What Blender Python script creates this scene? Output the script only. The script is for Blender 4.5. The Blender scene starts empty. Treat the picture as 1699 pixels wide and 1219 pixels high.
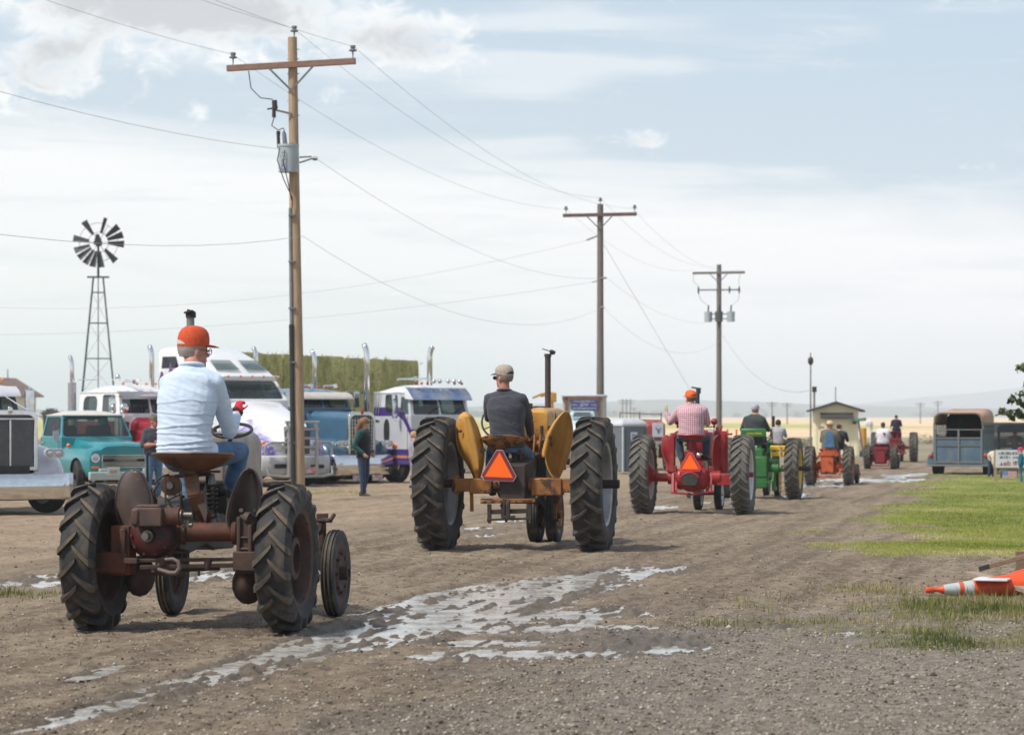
import bpy, math, random
import numpy as np
from mathutils import Vector, Matrix, noise as mnoise
R = math.radians
PI = math.pi
SC = bpy.context.scene
COL = SC.collection
random.seed(7)
rng = np.random.default_rng(11)

# ------------------------------------------------------------------ camera, sky, sun, exposure
FPX, EYE, HZ, CX = 4700.0, 1.75, 690.0, 849.5      # focal length in photo pixels, eye height, horizon row, centre column
cd = bpy.data.cameras.new('camera')
cam = bpy.data.objects.new('camera', cd)
COL.objects.link(cam)
cam.location = (0, 0, EYE)
cam.rotation_euler = (R(90), 0, 0)
cd.sensor_width = 36
cd.lens = 36 * FPX / 1699
cd.shift_y = (HZ - 609.5) / 1699
cd.clip_start = 0.5
cd.clip_end = 30000
cd.dof.use_dof = True
cd.dof.focus_distance = 28
cd.dof.aperture_fstop = 4.0
SC.camera = cam

SUN_EL, SUN_AZ = 54.0, -122.0         # azimuth measured from +Y (the view) towards +X
sd = Vector((math.sin(R(SUN_AZ)) * math.cos(R(SUN_EL)), math.cos(R(SUN_AZ)) * math.cos(R(SUN_EL)), math.sin(R(SUN_EL))))
sl = bpy.data.lights.new('sun', 'SUN')
sl.energy = 3.8
sl.angle = R(6)
sl.color = (1.0, 0.95, 0.87)
so = bpy.data.objects.new('sun', sl)
so.rotation_euler = sd.to_track_quat('Z', 'Y').to_euler()
so.location = (0, 0, 60)
COL.objects.link(so)
SC.view_settings.view_transform = 'Standard'
SC.view_settings.look = 'None'
SC.view_settings.exposure = 0.17
SC.view_settings.gamma = 1.0
SC.view_settings.use_curve_mapping = False
SC.cycles.max_bounces = 8
SC.cycles.volume_bounces = 2
SC.cycles.use_denoising = True

class X:
    """socket arithmetic for node trees"""
    def __init__(s, nt, v): s.nt = nt; s.v = v
    def _op(s, op, *a):
        n = s.nt.nodes.new('ShaderNodeMath'); n.operation = op
        for i, q in enumerate((s,) + a):
            q = q.v if isinstance(q, X) else q
            if isinstance(q, (int, float)): n.inputs[i].default_value = q
            else: s.nt.links.new(q, n.inputs[i])
        return X(s.nt, n.outputs[0])
    def __add__(s, o): return s._op('ADD', o)
    __radd__ = __add__
    def __mul__(s, o): return s._op('MULTIPLY', o)
    __rmul__ = __mul__
    def __sub__(s, o): return s._op('SUBTRACT', o)
    def __rsub__(s, o): return (s * -1) + o
    def __truediv__(s, o): return s._op('DIVIDE', o)
    def mn(s, o): return s._op('MINIMUM', o)
    def mx(s, o): return s._op('MAXIMUM', o)
    def fn(s, op, *a): return s._op(op, *a)
    def ss(s, a, b):
        n = s.nt.nodes.new('ShaderNodeMapRange'); n.interpolation_type = 'SMOOTHSTEP'
        s.nt.links.new(s.v, n.inputs[0]); n.inputs[1].default_value = a; n.inputs[2].default_value = b
        return X(s.nt, n.outputs[0])

NX = X
def nmix(nt, fac, a, b):
    n = nt.nodes.new('ShaderNodeMix'); n.data_type = 'RGBA'
    def put(q, i):
        q = q.v if isinstance(q, X) else q
        if isinstance(q, (int, float)): n.inputs[i].default_value = q
        elif isinstance(q, (tuple, list)): n.inputs[i].default_value = tuple(q)[:3] + (1,)
        else: nt.links.new(q, n.inputs[i])
    put(fac, 0); put(a, 6); put(b, 7)
    return n.outputs[2]

def nnoise(nt, vec, scale, detail=4, rough=.55, dist=0, col=False):
    n = nt.nodes.new('ShaderNodeTexNoise')
    n.inputs['Scale'].default_value = scale; n.inputs['Detail'].default_value = detail
    n.inputs['Roughness'].default_value = rough; n.inputs['Distortion'].default_value = dist
    if vec is not None: nt.links.new(vec.v if isinstance(vec, X) else vec, n.inputs['Vector'])
    return n.outputs['Color'] if col else X(nt, n.outputs['Fac'])

def ncomb(nt, x, y, z=0.0):
    n = nt.nodes.new('ShaderNodeCombineXYZ')
    for i, q in enumerate((x, y, z)):
        q = q.v if isinstance(q, X) else q
        if isinstance(q, (int, float)): n.inputs[i].default_value = q
        else: nt.links.new(q, n.inputs[i])
    return n.outputs[0]

def build_world():
    w = bpy.data.worlds.new('World'); SC.world = w; w.use_nodes = True
    nt = w.node_tree; bg = nt.nodes['Background']
    sky = nt.nodes.new('ShaderNodeTexSky'); sky.sky_type = 'NISHITA'; sky.sun_disc = False
    sky.sun_elevation = R(SUN_EL); sky.sun_rotation = R(SUN_AZ); sky.air_density = 1.0; sky.dust_density = 1.2; sky.ozone_density = 1.0
    tc = nt.nodes.new('ShaderNodeTexCoord')
    sep = nt.nodes.new('ShaderNodeSeparateXYZ'); nt.links.new(tc.outputs['Generated'], sep.inputs[0])
    x, y, z = (X(nt, sep.outputs[i]) for i in range(3))
    az = x.fn('ARCTAN2', y); el = z.fn('ARCSINE')
    # cloud field in heading / elevation
    v = ncomb(nt, az * 30, el * 60, 3.7)
    n1 = nnoise(nt, v, 1.0, 8, .6, .3)
    n2 = nnoise(nt, ncomb(nt, az * 75, el * 110, 9.1), 1.0, 8, .64, .5)
    n3 = nnoise(nt, ncomb(nt, az * 9 + el * 14, el * 90, 1.3), 1.0, 6, .55, .4)
    n4 = nnoise(nt, ncomb(nt, az * 14, el * 20, 5.5), 1.0, 5, .5)
    # stratus sheet: its upper edge falls from left to right
    edge = 0.0885 - az.fn('SINE') * 0.094
    d = edge + (n1 - .5) * .012 + (n3 - .5) * .02 - el
    sheet = d.ss(-0.010, 0.014)
    # thin blue gap streaks inside the sheet, to the left
    gap = (n3 - .50).ss(0.0, .16) * (d.ss(0.0, .012)) * (1 - d.ss(.012, .05)) * (1 - az.ss(-.12, .06)) * .7
    sheet = sheet * (1 - gap)
    def blob(px, py, sx, sy):
        a = (az - (px - 849.5) / FPX) / (sx / FPX); e = (el - (HZ - py) / FPX) / (sy / FPX)
        return (a * a + e * e).fn('MULTIPLY', -1).fn('EXPONENT')
    bl = blob(380, 30, 260, 75) * 1.0 + blob(60, 140, 140, 50) * .75 + blob(690, 80, 120, 50) * .8 + blob(1062, 236, 62, 26) * .75 \
        + blob(345, 175, 55, 45) * .42 + blob(1620, 0, 120, 16) * .6 + blob(150, 10, 190, 60) * .6 + blob(555, 170, 25, 40) * .35 + blob(100, 90, 60, 22) * .5 + blob(650, 480, 90, 20) * .3 + blob(1230, 50, 20, 8) * .4
    high = el.ss(.16, .34)
    bl = bl + high * (n4 * .85)
    puff = (bl + (n2 - .5) * 2.3 + (n1 - .5) * .7).ss(.26, .98)
    cir = (n3 + (n4 - .5) * .5 + blob(950, 105, 330, 40) * .3 + blob(1250, 300, 500, 40) * .2 + blob(900, 40, 300, 14) * .22 + blob(250, 80, 420, 110) * .22 - .52).ss(0, .3) * .5
    shade = (bl - .40 + (n2 - .5) * 1.1).ss(.1, .7) * (1 - high)            # thick puffs are grey underneath
    grad = el.ss(0.0, .10)
    skyc = nmix(nt, .72 - el.ss(.16, .7) * .6, sky.outputs[0], (4.8, 6.2, 7.7))
    haze = (1 - el.ss(.0, .25)) * .22 + (1 - az.ss(-.2, .25)) * .22 * (1 - high)
    c = nmix(nt, haze, skyc, (7.2, 7.7, 8.2))
    c = nmix(nt, cir, c, (8.9, 9.1, 9.3))
    sheetc = nmix(nt, grad, (8.9, 9.0, 9.2), (9.4, 9.4, 9.5))
    sheetc = nmix(nt, (n3 - .46).ss(0, .25) * .75, sheetc, (7.7, 8.0, 8.4))
    sheetc = nmix(nt, (n2 * .5 + n1 * .6 - .62).ss(0, .2) * .5, sheetc, (10.2, 10.2, 10.2))
    c = nmix(nt, sheet, c, sheetc)
    c = nmix(nt, puff * .95, c, nmix(nt, shade, (10.2, 10.2, 10.2), (5.7, 5.85, 6.2)))
    c = nmix(nt, el.ss(-.25, -.01), (2.2, 1.9, 1.5), c)
    nt.links.new(c, bg.inputs[0]); bg.inputs[1].default_value = 0.1
build_world()

# ------------------------------------------------------------------ helpers: colours, materials, meshes, things
def S(r, g, b):
    def f(c):
        c /= 255.0
        return c / 12.92 if c <= .04045 else ((c + .055) / 1.055) ** 2.4
    return (f(r), f(g), f(b))

MATS = {}
def pm(name, c, c2=None, s=6.0, r=.5, metal=0.0, bump=0.0, bs=60.0, rust=None, rs=5.0, rt=.56, rw=.06, coat=0.0, r2=None,
       stretch=None, dust=None, trans=0.0, emit=None, sheen=0.0, spec=None):
    """procedural surface: two-tone noise, optional second patchy layer (rust / dirt), fine bump"""
    if name in MATS: return MATS[name]
    m = bpy.data.materials.new(name); m.use_nodes = True; MATS[name] = m
    nt = m.node_tree; b = nt.nodes['Principled BSDF']
    tc = nt.nodes.new('ShaderNodeTexCoord'); v = tc.outputs['Object']
    if stretch:
        mp = nt.nodes.new('ShaderNodeMapping'); mp.inputs['Scale'].default_value = stretch
        nt.links.new(v, mp.inputs[0]); v = mp.outputs[0]
    if c2 is None: c2 = tuple(q * .8 for q in c)
    n = nnoise(nt, v, s, 5, .6)
    col = nmix(nt, n.ss(.3, .7), c, c2)
    rough = X(nt, n.v) * .16 + (r - .08)
    if rust:
        k = nnoise(nt, v, rs, 7, .62, .4).ss(rt, rt + rw)
        col = nmix(nt, k, col, rust)
        rough = rough * (1 - k) + k * (r2 if r2 else .85)
        if metal: nt.links.new((( 1 - k) * metal).v, b.inputs['Metallic'])
    if dust:
        k2 = nnoise(nt, v, dust[1], 6, .6).ss(dust[2], dust[2] + .3) * dust[3]
        col = nmix(nt, k2, col, dust[0])
        rough = rough * (1 - k2) + k2 * .9
    nt.links.new(col, b.inputs['Base Color']); nt.links.new(rough.v, b.inputs['Roughness'])
    if metal and not rust: b.inputs['Metallic'].default_value = metal
    if coat: b.inputs['Coat Weight'].default_value = coat; b.inputs['Coat Roughness'].default_value = .06
    if sheen: b.inputs['Sheen Weight'].default_value = sheen
    if spec is not None: b.inputs['Specular IOR Level'].default_value = spec
    if emit: b.inputs['Emission Color'].default_value = (*emit[0], 1); b.inputs['Emission Strength'].default_value = emit[1]
    if bump:
        bn = nt.nodes.new('ShaderNodeBump'); bn.inputs['Strength'].default_value = bump; bn.inputs['Distance'].default_value = .02
        k3 = nnoise(nt, v, bs, 5, .65); nt.links.new(k3.v, bn.inputs['Height']); nt.links.new(bn.outputs[0], b.inputs['Normal'])
    return m

def glass_mat(name, tint=(.05, .07, .07), through=.35):
    if name in MATS: return MATS[name]
    m = bpy.data.materials.new(name); m.use_nodes = True; MATS[name] = m
    nt = m.node_tree; b = nt.nodes['Principled BSDF']
    b.inputs['Base Color'].default_value = (*tint, 1); b.inputs['Roughness'].default_value = .03
    b.inputs['IOR'].default_value = 1.6
    tr = nt.nodes.new('ShaderNodeBsdfTransparent'); tr.inputs[0].default_value = (.75, .85, .83, 1)
    mx = nt.nodes.new('ShaderNodeMixShader'); mx.inputs[0].default_value = through
    nt.links.new(b.outputs[0], mx.inputs[1]); nt.links.new(tr.outputs[0], mx.inputs[2])
    nt.links.new(mx.outputs[0], nt.nodes['Material Output'].inputs[0])
    return m

def V(*a): return Vector(a)

class MB:
    """collects shapes into one mesh"""
    def __init__(s): s.v = []; s.f = []; s.m = []
    def add(s, vs, fs, mi=0, M=None):
        o = len(s.v)
        s.v += [(M @ Vector(p))[:] if M else tuple(p) for p in vs]
        s.f += [tuple(i + o for i in f) for f in fs]
        s.m += [mi] * len(fs)
        return s
    def box(s, c, d, mi=0, M=None, rot=None, tx=1.0, ty=1.0):
        """box centred at c with size d; tx, ty scale the top face"""
        x, y, z = (q / 2 for q in d)
        vs = [(-x, -y, -z), (x, -y, -z), (x, y, -z), (-x, y, -z), (-x * tx, -y * ty, z), (x * tx, -y * ty, z), (x * tx, y * ty, z), (-x * tx, y * ty, z)]
        T = Matrix.Translation(c)
        if rot: T = T @ Matrix.Rotation(rot[2], 4, 'Z') @ Matrix.Rotation(rot[1], 4, 'Y') @ Matrix.Rotation(rot[0], 4, 'X')
        if M: T = M @ T
        return s.add(vs, [(0, 3, 2, 1), (4, 5, 6, 7), (0, 1, 5, 4), (1, 2, 6, 5), (2, 3, 7, 6), (3, 0, 4, 7)], mi, T)
    def bar(s, a, b, w, h, mi=0, up=(0, 0, 1)):
        """rectangular bar from a to b, w across, h along up"""
        a, b = Vector(a), Vector(b); d = (b - a).normalized(); u = Vector(up)
        if abs(d.dot(u)) > .95: u = Vector((0, 1, 0))
        x = d.cross(u).normalized(); u = x.cross(d)
        vs = []
        for p in (a, b):
            for i, j in ((-1, -1), (1, -1), (1, 1), (-1, 1)): vs.append(p + x * (w / 2 * i) + u * (h / 2 * j))
        return s.add(vs, [(0, 1, 2, 3)[::-1], (4, 5, 6, 7), (0, 1, 5, 4), (1, 2, 6, 5), (2, 3, 7, 6), (3, 0, 4, 7)], mi)
    def tube(s, pts, r, n=8, mi=0, closed=False, caps=True):
        pts = [Vector(p) for p in pts]; k = len(pts)
        rs = r if isinstance(r, (list, tuple)) else [r] * k
        vs = []; fs = []; prev = None
        for i, p in enumerate(pts):
            if closed: d = pts[(i + 1) % k] - pts[i - 1]
            else: d = pts[min(i + 1, k - 1)] - pts[max(i - 1, 0)]
            d.normalize()
            if prev is None:
                u = Vector((0, 0, 1)) if abs(d.z) < .9 else Vector((1, 0, 0))
                x = d.cross(u).normalized()
            else:
                x = (prev - d * prev.dot(d))
                x = x.normalized() if x.length > 1e-6 else prev
            prev = x; yv = d.cross(x)
            for j in range(n):
                t = 2 * PI * j / n
                vs.append(p + (x * math.cos(t) + yv * math.sin(t)) * rs[i])
        for i in range(k if closed else k - 1):
            for j in range(n):
                a = i * n + j; b = i * n + (j + 1) % n; q = ((i + 1) % k) * n
                fs.append((a, b, q + (j + 1) % n, q + j))
        if caps and not closed: fs += [tuple(range(n))[::-1], tuple(range((k - 1) * n, k * n))]
        return s.add(vs, fs, mi)
    def cyl(s, a, b, r, r2=None, n=16, mi=0): return s.tube([a, b], [r, r if r2 is None else r2], n, mi)
    def lathe(s, prof, n=32, mi=0, M=None, closed=False, axis='x'):
        """prof: (radius, along) pairs turned about the axis"""
        vs = []; fs = []; k = len(prof)
        for j in range(n):
            t = 2 * PI * j / n
            for r, a in prof:
                p = (a, r * math.cos(t), r * math.sin(t))
                if axis == 'z': p = (p[1], p[2], a)
                elif axis == 'y': p = (p[2], a, p[1])
                vs.append(p)
        mis = mi if isinstance(mi, (list, tuple)) else None
        o = len(s.m)
        ml = []
        for j in range(n):
            for i in range(k if closed else k - 1):
                a = j * k + i; b = j * k + (i + 1) % k; c = ((j + 1) % n) * k
                fs.append((a, c + i, c + (i + 1) % k, b)); ml.append(mis[i] if mis else mi)
        s.add(vs, fs, 0, M); s.m[o:] = ml
        return s
    def loft(s, rings, mi=0, caps=True, M=None, closed=False):
        n = len(rings[0]); vs = [p for r in rings for p in r]; fs = []
        k = len(rings)
        for i in range(k if closed else k - 1):
            for j in range(n):
                q = ((i + 1) % k) * n
                fs.append((i * n + j, i * n + (j + 1) % n, q + (j + 1) % n, q + j))
        if caps and not closed: fs += [tuple(range(n))[::-1], tuple(range((k - 1) * n, k * n))]
        return s.add(vs, fs, mi, M)
    def grid(s, rows, mi=0, M=None):
        """open sheet from rows of points"""
        n = len(rows[0]); vs = [p for r in rows for p in r]
        fs = [(i * n + j, i * n + j + 1, (i + 1) * n + j + 1, (i + 1) * n + j) for i in range(len(rows) - 1) for j in range(n - 1)]
        return s.add(vs, fs, mi, M)
    def prism(s, poly, a, b, axis='y', mi=0, M=None):
        """polygon of 2D points pushed along an axis from a to b"""
        def P(u, w, t):
            return {'x': (t, u, w), 'y': (u, t, w), 'z': (u, w, t)}[axis]
        n = len(poly)
        vs = [P(u, w, a) for u, w in poly] + [P(u, w, b) for u, w in poly]
        fs = [tuple(range(n)), tuple(range(n, 2 * n))[::-1]] + [(i, i + n, (i + 1) % n + n, (i + 1) % n) for i in range(n)]
        return s.add(vs, fs, mi, M)
    def ell(s, c, r, n=14, mi=0, M=None, lo=-1.0, hi=1.0):
        m = max(4, n // 2); rings = []
        for i in range(m + 1):
            t = lo + (hi - lo) * i / m
            t = math.sin(t * PI / 2) if lo == -1 and hi == 1 else t
            q = math.sqrt(max(1e-6, 1 - t * t))
            rings.append([(c[0] + r[0] * q * math.cos(2 * PI * j / n), c[1] + r[1] * q * math.sin(2 * PI * j / n), c[2] + r[2] * t) for j in range(n)])
        return s.loft(rings, mi, True, M)
    def build(s, name, mats, parent=None, bevel=0.0, smooth=38, seg=2, sub=0):
        me = bpy.data.meshes.new(name)
        me.from_pydata([tuple(p) for p in s.v], [], s.f)
        if not isinstance(mats, (list, tuple)): mats = [mats]
        for m in mats: me.materials.append(m)
        if len(mats) > 1: me.polygons.foreach_set('material_index', np.array(s.m, dtype=np.int32))
        return finish(name, me, parent, bevel, smooth, seg, sub)

def finish(name, me, parent=None, bevel=0.0, smooth=38, seg=2, sub=0, flip=True):
    import bmesh
    if flip:
        bm = bmesh.new(); bm.from_mesh(me)
        bmesh.ops.recalc_face_normals(bm, faces=bm.faces); bm.to_mesh(me); bm.free()
    if smooth:
        me.polygons.foreach_set('use_smooth', np.ones(len(me.polygons), dtype=bool))
        if smooth < 180: me.set_sharp_from_angle(angle=R(smooth))
    o = bpy.data.objects.new(name, me); COL.objects.link(o)
    if parent: o.parent = parent
    if sub:
        md = o.modifiers.new('sub', 'SUBSURF'); md.levels = sub; md.render_levels = sub
    if bevel:
        md = o.modifiers.new('bevel', 'BEVEL'); md.width = bevel; md.segments = seg; md.limit_method = 'ANGLE'; md.angle_limit = R(35)
    return o

def thing(name, label, cat, loc=(0, 0, 0), rz=0.0, group=None, scale=None):
    o = bpy.data.objects.new(name, None); COL.objects.link(o)
    o.empty_display_size = .2
    o.location = loc; o.rotation_euler = (0, 0, rz)
    if scale: o.scale = (scale,) * 3
    return tag(o, label, cat, group)
def tag(o, label, cat, group=None):
    o['label'] = label; o['category'] = cat
    if group: o['group'] = group
    return o
def kind(o, k, label=None):
    o['kind'] = k
    if label: o['label'] = label
    return o
def dup(o, parent, M=None):
    c = o.copy(); COL.objects.link(c); c.parent = parent
    if M is not None: c.matrix_basis = M
    for ch in list(o.children): dup(ch, c)
    return c

def gy(py): return FPX * EYE / (py - HZ)
def at(px, py, Y): return Vector(((px - CX) / FPX * Y, Y, EYE + (HZ - py) / FPX * Y))
def ground(px, py): 
    Y = gy(py); return Vector(((px - CX) / FPX * Y, Y, 0))
def rot2(p, a): return (p[0] * math.cos(a) - p[1] * math.sin(a), p[0] * math.sin(a) + p[1] * math.cos(a))

def text_mesh(txt, size, mat, name, parent, M, ext=.002, align='CENTER', sx=1.0):
    cu = bpy.data.curves.new(name, 'FONT'); cu.body = txt; cu.size = size; cu.extrude = ext; cu.align_x = align; cu.align_y = 'CENTER'
    cu.resolution_u = 2
    t = bpy.data.objects.new(name, cu); COL.objects.link(t)
    me = bpy.data.meshes.new_from_object(t.evaluated_get(bpy.context.evaluated_depsgraph_get()))
    bpy.data.objects.remove(t); bpy.data.curves.remove(cu)
    me.name = name; me.materials.clear(); me.materials.append(mat)
    o = bpy.data.objects.new(name, me); COL.objects.link(o); o.parent = parent
    o.matrix_basis = M @ Matrix.Diagonal((sx, 1, 1, 1))
    return o
# a matrix that stands text / flat shapes upright facing -Y (towards a viewer behind the thing)
def face_back(x, y, z): return Matrix.Translation((x, y, z)) @ Matrix.Rotation(R(90), 4, 'X')

def scribble(parent, mat, x, z, w, h, y, name='letters', seed=1):
    """lettering too blurred to read: a row of small uneven letter strokes facing -y"""
    g = random.Random(seed); m = MB(); t = x - w / 2
    while t < x + w / 2:
        k = h * g.uniform(.16, .3); hh = h * g.choice((1, .7, .7, .85))
        m.box((t + k / 2, y, z - h / 2 + hh / 2), (k, .003, hh)); 
        if g.random() < .5: m.box((t + k, y, z + g.choice((-.3, .2)) * h), (k * 1.6, .003, h * .18))
        t += k + h * g.choice((.16, .2, .45))
    return kind(m.build(name, mat, parent, smooth=0), 'stuff')

# ------------------------------------------------------------------ ground
def vhash(ix, iy, seed):
    h = (ix.astype(np.int64) * 374761393 + iy.astype(np.int64) * 668265263 + seed * 982451653) & 0xFFFFFFFF
    h = ((h ^ (h >> 13)) * 1274126177) & 0xFFFFFFFF
    return ((h ^ (h >> 16)) & 0xFFFF) / 65535.0
def vnoise(x, y, seed=0):
    ix = np.floor(x); iy = np.floor(y); fx = x - ix; fy = y - iy
    fx = fx * fx * fx * (fx * (fx * 6 - 15) + 10); fy = fy * fy * fy * (fy * (fy * 6 - 15) + 10)
    a = vhash(ix, iy, seed); b = vhash(ix + 1, iy, seed); c = vhash(ix, iy + 1, seed); d = vhash(ix + 1, iy + 1, seed)
    return (a + (b - a) * fx + (c - a) * fy + (a - b - c + d) * fx * fy) * 2 - 1
def fbm(x, y, o=4, seed=0, g=.5):
    t = 0; a = 1; n = 0
    for i in range(o):
        t = t + vnoise(x, y, seed + i * 17) * a; n += a; a *= g; x = x * 2.03 + 3.1; y = y * 2.03 + 1.7
    return t / n
def sst(x, a, b):
    t = np.clip((x - a) / (b - a), 0, 1); return t * t * (3 - 2 * t)

SL = 0.207                                    # the road runs 0.207 m right for every metre away
LY = [28, 34.5, 36.5, 39.5, 42, 45, 51, 60, 78, 95, 130]
LX = [40, 6.6, 5.0, 5.1, 4.7, 5.9, 6.9, 8.7, 12.0, 16, 26]
# wet spots: lateral offset from the road line, distance, half widths, weight
PUD = [(-5.95, 16.9, .20, 1.3, .7), (-5.9, 20.0, .24, 1.8, .8), (-5.8, 23.0, .46, 1.8, 1.15), (-5.85, 26.2, .55, 2.2, 1.15),
       (-5.5, 29.6, .50, 2.2, 1.1), (-5.0, 31.8, .4, .9, 1.2), (-3.9, 20.7, .8, .42, 1.15), (-4.6, 21.8, .6, .22, .9), (-4.5, 23.2, .75, .42, 1.15), (-3.3, 21.4, .4, .4, .9), (-5.0, 24.6, .5, .5, .9),
       (-10.4, 30.6, 1.0, 1.1, 1.15), (-11.6, 29.3, 1.2, .5, .95), (-9.2, 32.2, .6, .9, .9), (-6.8, 19.4, .10, .5, 1.0), (-1.95, 22.7, .22, .3, 1.0), (-2.6, 23.4, .2, .3, .8),
       (-6.0, 77, 1.2, 2.2, 1.3), (-6.9, 71, .8, 1.4, 1.1), (-5.8, 83, .6, 2.5, 1.1), (-7.6, 57.5, .35, 1.2, 1.1), (-8.5, 54, .3, .8, 1.0),
       (-9.9, 47.5, .25, .8, 1.0), (-9.8, 44, .3, .6, .95), (-9.0, 41.5, .2, .5, .9), (-4.4, 25, .5, .8, .5), (-6.6, 62, .4, 1.3, 1.0), (1.2, 27.3, .35, .5, .55)]

def ground_fields(X, Y):
    u = X - SL * Y; v = Y
    P = np.zeros_like(X)
    near = (Y < 100) & (np.abs(X) < 30)
    uu, vv = u[near], v[near]; p = np.zeros_like(uu)
    wob = fbm(uu * 1.1, vv * .35, 4, 91)
    for a, b, su, sv, w in PUD:
        p += w * np.exp(-((uu - a + wob * su * .6) / su) ** 2 - ((vv - b + wob * sv * .5) / sv) ** 2)
    P[near] = np.minimum(p, 1.25)
    onroad = sst(u, -11, -9) * (1 - sst(u, -3.2, -1.5))
    fade = 1 - sst(Y, 60, 120)
    h = fbm(X * .11, Y * .11, 3, 5) * .05 * sst(np.abs(u + 6.5), 4, 12)
    rut = fbm(u * 3.1, v * .13, 4, 21) * .022 + fbm(u * 9, v * .5, 3, 41) * .010
    h = h + fade * (rut * (.35 + .65 * onroad) + fbm(X * 5, Y * 4, 3, 31) * .017 + fbm(X * 15, Y * 9, 3, 77, .6) * .013)
    # tyre tracks pressed along the road
    for a in (-8.15, -6.55, -8.65, -6.6):
        h = h - .012 * fade * np.exp(-((u - a + fbm(v * .2, v * 0, 2, 3) * .2) / .17) ** 2)
    for a in (-8.15, -6.55, -7.3, -9.1):
        e = np.abs(u - a); h = h - .009 * fade * sst(-e, -.17, -.12) * (.5 + .5 * np.sign(np.sin(v * 30 + e * 26))) * sst(fbm(u * 2, v * .8, 3, 88), -.25, .1) * (1 - sst(P, .05, .3))
    # churned clods at the edge of the wet track
    cl = np.exp(-((u + 3.55) / .7) ** 2 - ((v - 22.2) / .7) ** 2) + .7 * np.exp(-((u + 6.1) / .35) ** 2 - ((v - 24.3) / 1.2) ** 2)
    h = h + cl * (.012 + np.abs(fbm(X * 7, Y * 6, 3, 55)) * .07) * fade
    h = h + .018 - np.clip(P, 0, 1.2) * .040
    h = h + fade * (fbm(u * 7.5, v * 1.0, 5, 123, .66) * .052 + fbm(u * 15, v * 2.6, 4, 133, .6) * .040 + vnoise(X * 21, Y * 6, 143) * .020) * sst(P, .05, .4)
    lawn = sst(X - np.interp(Y, LY, LX) + fbm(X * .5, Y * .3, 4, 8) * 2.2, -.6, .6) * (Y > 33) * (1 - sst(Y, 92, 105))
    h = h + lawn * .02
    weed = sst(X - 3.3 + fbm(X * .9, Y * .8, 4, 19) * 2.4, -.6, 1.0) * sst(Y, 20.4, 21.8) * (1 - sst(Y, 25.6, 27.6))
    weed = np.maximum(weed, .8 * np.exp(-((X - 2.6) / .9) ** 2 - ((Y - 23.4) / .45) ** 2))
    weed = np.maximum(weed, .7 * np.exp(-((X - 3.6) / .5) ** 2 - ((Y - 28.2) / .6) ** 2))
    weed = np.maximum(weed, .8 * np.exp(-((X + 5.0) / .7) ** 2 - ((Y - 27.4) / .5) ** 2))
    weed = np.maximum(weed, .7 * np.exp(-((X + 4.0) / .8) ** 2 - ((Y - 64) / 1.5) ** 2) * (fbm(X * 2, Y, 3, 66) > -.1))
    return h, P, lawn, weed, u

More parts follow.
